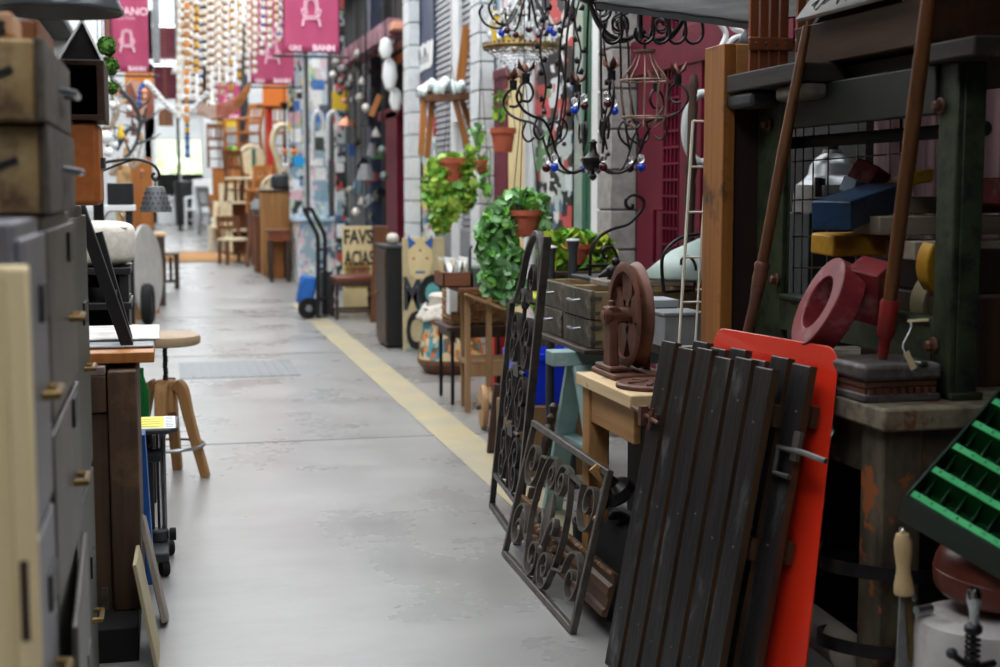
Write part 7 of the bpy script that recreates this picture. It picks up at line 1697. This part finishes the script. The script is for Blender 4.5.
# ================================================================ banners, bead strands, far furniture
def banner(label, x0, x1, y0, y1, Y, top=None, txt=None, low=None):
    a, c = at(x0, y1, Y=Y), at(x1, y0, Y=Y); w_, h_ = c.x - a.x, c.z - a.z
    t = thing('fabric_banner', label, 'banner', V(((a.x + c.x) / 2, Y, a.z)), group='pink market banners')
    dz = .012
    def fn(u_, v_): return V((a.x + w_ * u_, Y + dz * math.sin(u_ * 9 + v_ * 4), a.z + h_ * v_))
    W().surf(fn, 24, 12).build('cloth', M['pink'], t, solid=.003)
    yf = Y - .018
    def B(u_, v_, *_): return V((a.x + w_ * u_, yf, a.z + v_ * w_))
    b = W(); cx, cy, k = .5, .52, 1
    def ln(pts, r=.008): b.tube([B(.5 + (p[0] - .5) * .72, .72 + (p[1] - .55) * .72) for p in pts], r, 5)
    # armchair drawn in outline
    ln(bez([(.36, .42), (.33, .62), (.36, .86), (.44, .92), (.56, .92), (.64, .86), (.67, .62), (.64, .42)], 5)); ln(bez([(.4, .5), (.38, .66), (.41, .82), (.5, .87), (.59, .82), (.62, .66), (.6, .5)], 5), .007)
    ln([(.3, .44), (.7, .44), (.7, .38), (.3, .38), (.3, .44)]); ln(bez([(.36, .62), (.27, .62), (.27, .54), (.32, .44)], 5)); ln(bez([(.64, .62), (.73, .62), (.73, .54), (.68, .44)], 5))
    for x in (.31, .69): ln([(x, .38), (x + (.03 if x > .5 else -.03), .2)], .014)
    b.build('printed_chair', M['palepink'], t)
    b = W(); b.text('GRS', B(.2, .07), UX, UZ, .08 * w_ / .62, .002, bold=.003); b.text('BANN', B(.72, .08), UX, UZ, .09 * w_ / .62, .002, bold=.006)
    if txt: b.text(txt, B(.5, h_ / w_ - .8), UX, UZ, .13, .002, bold=.004); b.text('a la foire', B(.5, h_ / w_ - .95), UX, UZ, .06, .002)
    b.build('lettering', M['palepink'], t)
    W().tube([V((a.x - .12, Y + .01, a.z - .04)), V((c.x + .12, Y + .01, a.z - .04))], .014, 8).build('lower_rod', M['blackiron'], t); W().tube([V((a.x - .05, Y + .01, c.z + .02)), V((c.x + .05, Y + .01, c.z + .02))], .014, 8).build('upper_rod', M['blackiron'], t)
    W().tube([V((a.x, Y + .01, a.z - .04)), V((a.x, Y + .01, c.z + .02))], .006, 5).build('cord', M['blackiron'], t); W().tube([V((c.x, Y + .01, a.z - .04)), V((c.x, Y + .01, c.z + .02))], .006, 5).build('cord', M['blackiron'], t)
banner('pink banner with a chair outline beside the moss balls', 106, 147, -22, 72, 18.0, txt='MICANO')
banner('largest pink banner with a chair outline, in front of all others', 284, 338, -40, 52, 15.5)
banner('pink banner with a chair outline half hidden behind the largest one', 251, 293, 0, 84, 20.5, txt='MICANO')
banner('small faded pink banner in the far middle behind the bead curtain', 217, 240, 84, 118, 30.0)

# hanging bead strands
BP = [pm('bead_%d' % i, hx(c), rough=.45) for i, c in enumerate(('e6dccb', 'c9a47c', 'f0ece4', '8f5a38', 'dcc8ab', '3a62a8', 'e0b13a', 'b07a4a', '2f2f36', 'd98a3a'))]
random.seed(5)
def strand(px, y0, y1, Y, pal, sz=1, label='strand of pale and brown beads in the hanging bead curtain', grp='bead strands of the curtain'):
    a, c = at(px, y0, Y=Y), at(px + rnd(-1, 1), y1, Y=Y); s = mpp(a); b = W(); z = c.z; i = 0; step = 4.7 * s * sz
    b.tube([a, c], .004, 4)
    while z < a.z:
        k = pal[0] if callable(pal) else random.choice(pal[::2] if i % 2 == 0 else pal[1::2]); h_ = step * (1.15 if i % 2 == 0 else .55); f = (z - c.z) / (a.z - c.z); x = c.x + (a.x - c.x) * f
        b.lathe([(.3 * h_, 0), (2.5 * s * sz, h_ * .15), (2.5 * s * sz, h_ * .85), (.3 * h_, h_)], (x, Y, z), n=8, mi=k); z += h_ * 1.06; i += 1
    return tag(b.build('hanging_bead_strand', BP), label, 'bead strand', grp)
def edge(x):
    pts = [(178, 92), (190, 98), (215, 104), (240, 88), (252, 74), (266, 55), (280, 36), (294, 16)]
    for (a, p), (c, q) in zip(pts, pts[1:]):
        if a <= x <= c: return p + (q - p) * (x - a) / (c - a)
    return 20
for row in range(2):
    x = 179 + row * 3.5; n_ = 0
    while x < 292:
        yb = edge(x) * (1 - .3 * row) + rnd(-6, 5)
        strand(x, -40, yb, 17.5 - row * 1.3, random.choice(([2, 3], [2, 7], [0, 3, 2, 1], [2, 1], [0, 8, 2, 3], [2, 3, 4, 7], [2, 5, 0, 3], [6, 3, 2, 7])), label='%s bead strand from the grey pipe in the %s row of the curtain' % (ORD[n_], ('back', 'front')[row])); n_ += 1; x += rnd(6.6, 8.2)
# basket-like swag under the curtain
b = W(); Y = 18.6
for k in range(5): b.tube(bez(px3([(196, 100 + k * 3), (214, 106 + k * 3), (236, 98 + k * 3), (250, 82 + k * 2)], Y), 6), .014, 6)
tag(b.build('hanging_swag', pm('straw', hx('c98a55'), hx('a5683a'), rough=.8, ns=12)), 'brown plaited straw swag under the bead curtain', 'garland')
strand(180, -40, 118, 16.2, [2, 0, 2], 1.1, 'single long strand of white beads beside the orange and white one', 'long single strands')
strand(187, -40, 122, 16.0, [9, 2, 7], 1.1, 'single long strand of orange and white beads beside the bead curtain', 'long single strands')
strand(187, 120, 158, 16.4, [5, 8, 6, 5], 1.0, 'short blue and green bead strand hanging over the far window', 'long single strands')
# diamond garland
gd = thing('hanging_garland', 'garland of white and blue diamonds swagged between the brown picture and the bead curtain', 'garland', at(150, 90, Y=17.0)); path = bez(px3([(139, 106), (141, 90), (147, 83), (156, 92), (166, 104), (177, 113), (188, 112), (198, 103), (208, 92)], 17.0), 6)
W().tube(path, .005, 4).build('string', M['darkgrey'], gd)
for i in range(1, len(path) - 1, 2):
    c = path[i]; s = mpp(c) * 3.6; b = W(); b.add([c - UX * s, c - UZ * s, c + UX * s, c + UZ * s, c + UY * s * .5, c - UY * s * .5], [(0, 1, 5), (1, 2, 5), (2, 3, 5), (3, 0, 5), (1, 0, 4), (2, 1, 4), (3, 2, 4), (0, 3, 4)]); b.build('diamond', BP[5] if i < 10 else M['purewhite'], gd, smooth=0)
q = at(177, 60, Y=19); s = mpp(q); sl = thing('hanging_lamp', 'white bell lamp on a bracket beside the bead curtain', 'lamp', q)
W().lathe([(6 * s, -14 * s), (5 * s, -10 * s), (2.5 * s, -4 * s), (1.5 * s, 0)], q, n=20, caps=False).build('shade', M['purewhite'], sl, solid=.006); W().tube([q, V((q.x, q.y, 4.9))], .02, 8).build('rod', M['grey'], sl)
p = at(180, 222, Y=31.5); tag(W().tube([V((p.x, 31.5, gz(31.5))), V((p.x, 31.5, 4.8))], .03, 10).build('iron_post', M['blackiron']), 'thin black post standing before the far window', 'post')
tag(W().tube([at(157, 64, Y=26), at(155, -30, Y=26)], .06, 10).build('hanging_pipe', M['grey']), 'grey pipe hanging in front of the maroon shutters', 'pipe')

# ---- furniture
def chair(label, x, y, rz, m, w_=.46, d=.44, sh=.46, bh=.95, arms=False, kind='slat', seat=None, z=None, name='wooden_chair', group=None, sc_=1):
    z = gz(y) if z is None else z; t = thing(name, label, 'chair', (x, y, z), rz, group); t.scale = (sc_,) * 3
    L().box2((-w_ / 2, -d / 2, sh - .05), (w_ / 2, d / 2, sh)).build('seat', seat or m, t, bevel=.012)
    for sx in (-1, 1):
        L().beam((sx * (w_ / 2 - .03), -d / 2 + .03, 0), (sx * (w_ / 2 - .03), -d / 2 + .03, sh - .05 if not arms else sh + .2), .045, .045).build('leg', m, t)
        L().beam((sx * (w_ / 2 - .03), d / 2 + .03, 0), (sx * (w_ / 2 - .03), d / 2 - .02, sh), .045, .045).build('leg', m, t)
        if kind != 'round': L().beam((sx * (w_ / 2 - .03), d / 2 - .02, sh), (sx * (w_ / 2 - .03), d / 2 + .08, bh), .045, .045).build('back_post', m, t)
        if arms: L().tube(bez([(sx * (w_ / 2 - .02), -d / 2 + .0, sh + .21), (sx * (w_ / 2 + .02), 0, sh + .24), (sx * (w_ / 2 - .02), d / 2 + .03, sh + .25)], 5), .025, 8).build('arm', m, t)
    if kind == 'slat':
        b = L(); b.beam((-w_ / 2 + .03, d / 2 + .07, bh - .05), (w_ / 2 - .03, d / 2 + .07, bh - .05), .03, .1); b.beam((-w_ / 2 + .03, d / 2 + .02, sh + .17), (w_ / 2 - .03, d / 2 + .02, sh + .17), .03, .06)
        for k in range(3): x_ = (-.1 + .1 * k); b.beam((x_, d / 2 + .02, sh + .17), (x_, d / 2 + .07, bh - .08), .03, .02)
        b.build('backrest', m, t)
    elif kind == 'panel': L().beam((0, d / 2 + .01, sh + .02), (0, d / 2 + .08, bh), w_ - .1, .03, (0, 1, 0)).build('backrest', seat or m, t, bevel=.01)
    elif kind == 'round':
        b = L(); c = V((0, d / 2 + .04, sh + .32)); b.tube([c + V((.23 * math.cos(k * PI / 14), 0, .25 * math.sin(k * PI / 14))) for k in range(28)], .032, 8, closed=True); b.box((0, d / 2 + .03, sh + .06), (.06, .04, .14)); b.build('backrest', m, t)
        L().lathe([(.2, -.015), (.2, .015)], c, (0, 1, 0), 28).build('back_pad', seat or m, t)
    b = L(); b.beam((-w_ / 2 + .03, 0, .18), (w_ / 2 - .03, 0, .18), .025); [b.beam((s_ * (w_ / 2 - .03), -d / 2 + .03, .2), (s_ * (w_ / 2 - .03), d / 2, .2), .025) for s_ in (-1, 1)]; b.build('stretcher', m, t)
    return t
def cupboard(label, x0, x1, y0, y1, h, m, panel=None, z=None, drawers=0, name='wooden_cabinet', cat='cabinet', top=None):
    z = gz(y0) if z is None else z; t = thing(name, label, cat, ((x0 + x1) / 2, (y0 + y1) / 2, z))
    W().box2((x0, y0, z), (x1, y1, z + h - .03)).build('body', m, t, bevel=.006); W().box2((x0 - .02, y0 - .02, z + h - .03), (x1 + .02, y1, z + h)).build('top', top or m, t, bevel=.006)
    n = drawers or 1
    for k in range(n):
        za = z + .08 + (h - .16) * k / n; zb = z + .08 + (h - .16) * (k + 1) / n - .02
        d = W().box2((x0 + .04, y0 - .015, za), (x1 - .04, y0, zb)).build('drawer' if drawers else 'door', panel or m, t, bevel=.005); W().ball(((x0 + x1) / 2 if drawers else x1 - .07, y0 - .025, (za + zb) / 2), .016, 8).build('knob', M['brass'], d)
    return t
XA = lambda px, Y: at(px, 190, Y=Y).x
# console and pedestal nearest
Y = 21.0; z = gz(Y); x0, x1 = XA(267, Y), XA(289.5, Y)
cn = thing('console_table', 'reddish brown console table with turned front legs at the near end of the furniture row', 'table', (x0, Y, z)); hT = .78
W().box2((x0 - .02, Y - .02, z + hT - .035), (x1 + .02, Y + .45, z + hT)).build('tabletop', M['brownwood'], cn, bevel=.005); W().box2((x0 + .02, Y, z + hT - .17), (x1, Y + .42, z + hT - .035)).build('apron', M['reddishwood'], cn, bevel=.004)
for x in (x0 + .05, x1 - .03):
    for y in (Y + .03, Y + .39): W().lathe([(.03, 0), (.022, .03), (.035, .08), (.024, .2), (.04, .33), (.028, .38), (.042, .42), (.03, .45), (.035, hT - .17)], (x, y, z), n=12).build('leg', M['darkwood'], cn)
cupboard('plain oak cabinet standing behind the turned legs of the console', x0 + .1, x1 + .02, Y + .47, Y + .85, .7, M['amberwood'])
cupboard('tall oak cabinet rising behind the console table', x0 - .02, XA(290, Y + .9), Y + .9, Y + 1.5, 1.33, M['oak'], top=M['darkwood'])
zz1 = gz(Y + .9) + 1.33
roundbox(W(), (XA(272, 21.9), 21.9, zz1 + .002), (XA(297, 21.9), 22.3, zz1 + .24), .05).build('dark_cushion', M['darkgrey']); tag(bpy.data.objects['dark_cushion'], 'dark grey cushion on top of the tall oak cabinet', 'cushion')
b = roundbox(W(), (XA(283, 21.9), 21.92, zz1 + .245), (XA(295, 21.9), 22.2, zz1 + .4), .05); tag(b.build('cream_cushion', M['canvas']), 'cream cushion lying on the dark grey one', 'cushion')
# stepped chest of drawers
Y = 23.6; cupboard('reddish brown chest of drawers beside the console, facing the aisle', XA(251, Y), XA(268, Y), Y, Y + .5, .86, M['reddishwood'], drawers=4, name='chest_of_drawers')
t = W().beam((XA(246, 23.3), 23.3, gz(23.3)), (XA(250, 23.3), 23.5, gz(23.4) + .9), .04, .05); tag(t.build('wooden_rail', M['brownwood']), 'slim brown wooden rail leaning on the reddish chest of drawers', 'rail')
# cream cabinet and small cream chair
Y = 25.2; x0, x1 = XA(229, Y), XA(255, Y); z = gz(Y)
cc = thing('open_shelf', 'cream painted open shelf frame with a brown inside', 'shelf', (x0, Y, z)); h_ = .98
b = W(); b.box2((x0, Y, z), (x0 + .05, Y + .4, z + h_)); b.box2((x1 - .05, Y, z), (x1, Y + .4, z + h_)); b.box2((x0, Y, z + h_ - .05), (x1, Y + .4, z + h_)); b.box2((x0, Y, z + .45), (x1, Y + .4, z + .49)); b.build('frame', M['creampaint'], cc, bevel=.004); W().box2((x0 + .05, Y + .36, z), (x1 - .05, Y + .38, z + h_ - .05)).build('back', M['reddishwood'], cc)
chair('small cream painted chair in front of the cream open shelf', XA(232, 24.0), 23.85, .3, M['brownwood'], .4, .4, .44, .8, seat=M['creampaint'])
chair('cream ladder chair turned to the aisle beside the small cream one', XA(219, 26.7), 26.7, -.3, M['creampaint'], .36, .36, .45, .9)
# low white bench
table('low white painted bench at the foot of the far furniture pile', XA(210, 28), XA(232, 28), 28, 28.36, .5, M['white'], th=.05, lw=.06, name='low_bench', cat='bench')
# white armchair, bin
chair('white painted armchair standing alone before the far window', XA(201, 32), 32.2, -.35, M['purewhite'], .6, .55, .45, 1.1, arms=True, kind='panel')
p = XA(184, 33.3); tag(W().lathe([(.2, 0), (.23, .9), (.24, .92), (.24, 1.0), (.0, 1.02)], (p, 33.3, gz(33.3)), n=24).build('litter_bin', M['darkgrey']), 'dark grey bin standing under the far window', 'bin')
# pile: cabinets that carry chairs
cupboard('tall honey wooden wardrobe at the back of the far furniture pile', XA(234, 27.5), XA(282, 27.5), 27.5, 28.1, 1.75, M['amberwood'])
cupboard('dark brown cabinet under the round backed white chair', XA(247, 26), XA(268, 26), 26.0, 26.5, .98, M['brownwood'], drawers=3)
cupboard('slim oak cupboard at the far end of the furniture pile', XA(213, 29.2), XA(234, 29.2), 29.2, 29.6, 1.45, M['amberwood'])
zq = gz(26) + .98
chair('white chair with a round back and green stripe standing on the dark brown cabinet', XA(254, 26.2), 26.25, .1, M['creampaint'], .4, .36, .1 + .3, .9, kind='round', seat=M['creampaint'], z=zq)
b = W(); q = V((XA(254.5, 26.3), 26.36, zq + .72)); b.box(q + V((0, .04, 0)), (.06, .02, .4)); tag(b.build('green_ribbon', M['green']), 'dark green ribbon on the round back of the white chair', 'ribbon')
zq = gz(27.5) + 1.75
chair('orange brown armchair with bent arms standing on top of the honey wardrobe', XA(243, 27.8), 27.8, -1.1, M['amberwood'], .55, .5, .42, .95, arms=True, kind='slat', z=zq + .003, sc_=1.05)
chair('bentwood chair tipped on top of the pile against the dark pillar', XA(276, 27.7), 27.8, 3.1, M['amberwood'], .42, .4, .45, .95, kind='slat', z=zq + .003)
zq = gz(29.2) + 1.45
chair('brown ladder chair standing on the slim oak cupboard', XA(217.5, 29.4), 29.4, 0, M['brownwood'], .4, .36, .42, .9, z=zq + .003)
chair('grey white chair at the far end of the furniture pile', XA(213, 30.3), 30.4, .9, M['grey'], .42, .42, .45, 1.0)
chair('white chair standing behind the grey white one', XA(209, 31.1), 31.2, .7, M['white'], .42, .42, .45, 1.0)
chair('brown wooden chair in front of the slim oak cupboard', XA(226, 28.8), 28.86, 2.4, M['amberwood'], .42, .42, .45, .92)
chair('dark bentwood chair beside the cream open shelf', XA(262, 24.7), 24.75, .3, M['darkwood'], .42, .42, .45, .9)
chair('pale cream tall chair behind the reddish chest of drawers', XA(233, 25.9), 26.2, .2, M['creampaint'], .38, .38, .46, 1.25, kind='panel')
chair('brown chair with cream seat high on the cream open shelf', XA(240, 25.3), 25.42, .5, M['brownwood'], .4, .34, .42, .9, seat=M['creampaint'], z=gz(25.2) + .982)
chair('amber chair standing on the chest of drawers', XA(259, 23.8), 23.86, -.4, M['amberwood'], .36, .34, .4, .8, z=gz(23.6) + .862)
table('small brown table stacked behind the white round backed chair', XA(232, 26.6), XA(243, 26.6), 26.75, 27.2, 1.2, M['brownwood'], lw=.04)
b = W(); c = V((XA(232, 29.45), 29.45, gz(29.2) + 1.452 + .3)); leafcloud(b, lambda: inball(c, .16, (1, .7, .8)), 160, .06, .14, nm=2); pt_ = thing('potted_fern', 'green leafy plant on the slim oak cupboard in the furniture pile', 'plant', c - UZ * .3); b.build('foliage', [M['leaf'], M['leafpale']], pt_); W().lathe([(.1, 0), (.13, .2), (0, .2)], c - UZ * .3, n=18).build('pot', M['terracotta'], pt_)
# white bowls and grey pot on the oak cabinet
tag(W().lathe([(.06, 0), (.14, .1), (.1, .22), (.05, .26), (.07, .32), (0, .32)], (XA(259, 22.5), 22.6, 0 + gz(22.5) + .9), n=20).build('stone_urn', M['grey']), 'grey stone urn beside the tall oak cabinet', 'urn'); cupboard('brown bedside cabinet beneath the grey stone urn', XA(254, 22.4), XA(264.5, 22.4), 22.42, 22.8, .898, M['brownwood'], drawers=2)
chair('small white cane chair beside the grey stone urn', XA(278, 23.6), 23.6, 2.9, M['creampaint'], .42, .4, .9, 1.6, kind='round')
# red post, orange panel, candlestand, scroll mirror
tag(W().box2((XA(268, 26), 26, gz(26) - .01), (XA(274, 26), 26.12, at(270, 93, Y=26).z)).build('red_post', M['red'], bevel=.006), 'bright red upright post behind the furniture pile', 'post')
a, c = at(263, 106, Y=25.5), at(294, 80, Y=25.5); tag(W().box2((a.x, 25.5, a.z), (c.x, 25.6, c.z)).build('orange_sign', M['orange'], bevel=.006), 'plain orange sign board above the red post', 'sign')
tag(W().box2((XA(258, 26), 25.96, at(260, 108, Y=26).z), (XA(300, 26), 26.0, at(260, 106, Y=26).z)).build('sign_rail', M['blackiron']), 'black rail carrying the orange sign board', 'rail')
b = W(); q = at(286, 186, Y=21.6); k = [(.1, 0), (.02, .04), (.012, .2), (.02, .5), (.012, .9), (.012, 1.2), (.05, 1.26), (.08, 1.33), (.02, 1.33), (0, 1.34)]
tag(W().lathe(k, (XA(286.5, 22.6), 22.7, .65), n=16).build('candle_stand', M['blackiron']).__class__ and bpy.data.objects['candle_stand'], 'tall black candle stand beside the console table', 'candle stand'); bpy.data.objects['candle_stand'].location.z += .9
tag(W().box2((XA(283, 22.6), 22.56, gz(22.3)), (XA(291, 22.6), 22.9, 1.55)).build('plinth_box', M['black'], bevel=.006), 'black plinth under the tall candle stand', 'plinth')
b = W(); b.tube(bez(px3([(284, 187), (278, 160), (273, 146), (274, 134), (280, 126), (289, 127), (294, 134), (290, 140)], 22.42), 6), .05, 8); tag(b.build('scroll_ornament', M['creampaint']), 'cream carved scroll ornament leaning behind the candle stand', 'ornament')
for k, px in enumerate((285, 294)):
    c = at(px, 152, Y=20.8); t = thing('amber_lantern', 'orange lantern ' + ('by the black candle stand' if k == 0 else 'touching the slim stickered post'), 'lantern', c, group='orange lanterns'); W().lathe([(.02, -.03), (.04, -.01), (.04, .03), (.02, .05)], c, n=14).build('glass', M['orange'], t); W().cyl(c + UZ * .05, c + UZ * .09, .02, n=10).build('cap', M['blackiron'], t); W().tube([c + UZ * .085, c + UZ * 1.5], .006, 5).build('cord', M['black'], t)  # plain orange colour on the lantern glass
# black post behind pile, maroon sign at the back
tag(W().box2((XA(240, 30.5), 30.5, gz(30.5) - .01), (XA(250, 30.5), 30.8, 5)).build('iron_column', M['darkgrey'], bevel=.006), 'dark iron column behind the furniture pile', 'column')
a, c = at(217, 122, Y=33.3), at(241, 92, Y=33.3)
ss = thing('shop_sign', 'maroon shop sign with a wavy yellow lower edge at the far end', 'sign', V((a.x, 33.3, a.z))); W().box2((a.x, 33.3, a.z), (c.x, 33.35, c.z)).build('board', M['maroonslat'], ss)
b = W(); w_ = c.x - a.x; po = [(0, 0), (w_, 0), (w_, .28), (w_ * .75, .3), (w_ * .62, .16), (w_ * .4, .2), (w_ * .25, .1), (0, .14)]; b.prism(po, (a.x, 33.28, a.z - .12), UX, UZ, .02); b.build('yellow_edge', M['yellow'], ss)

# ================================================================ daylight through the open middle of the roof
wd_ = bpy.data.worlds.new('sky'); sc.world = wd_; wd_.use_nodes = True
bg = wd_.node_tree.nodes['Background']; bg.inputs[0].default_value = (.93, .97, 1, 1); bg.inputs[1].default_value = 2.2
sc.view_settings.view_transform = 'Standard'; sc.view_settings.look = 'None'; sc.view_settings.gamma = 1; sc.view_settings.use_curve_mapping = False
sc.view_settings.exposure = 1.12
try:
    sc.cycles.max_bounces = 8; sc.cycles.transparent_max_bounces = 8; sc.cycles.caustics_reflective = False; sc.cycles.caustics_refractive = False
except Exception: pass
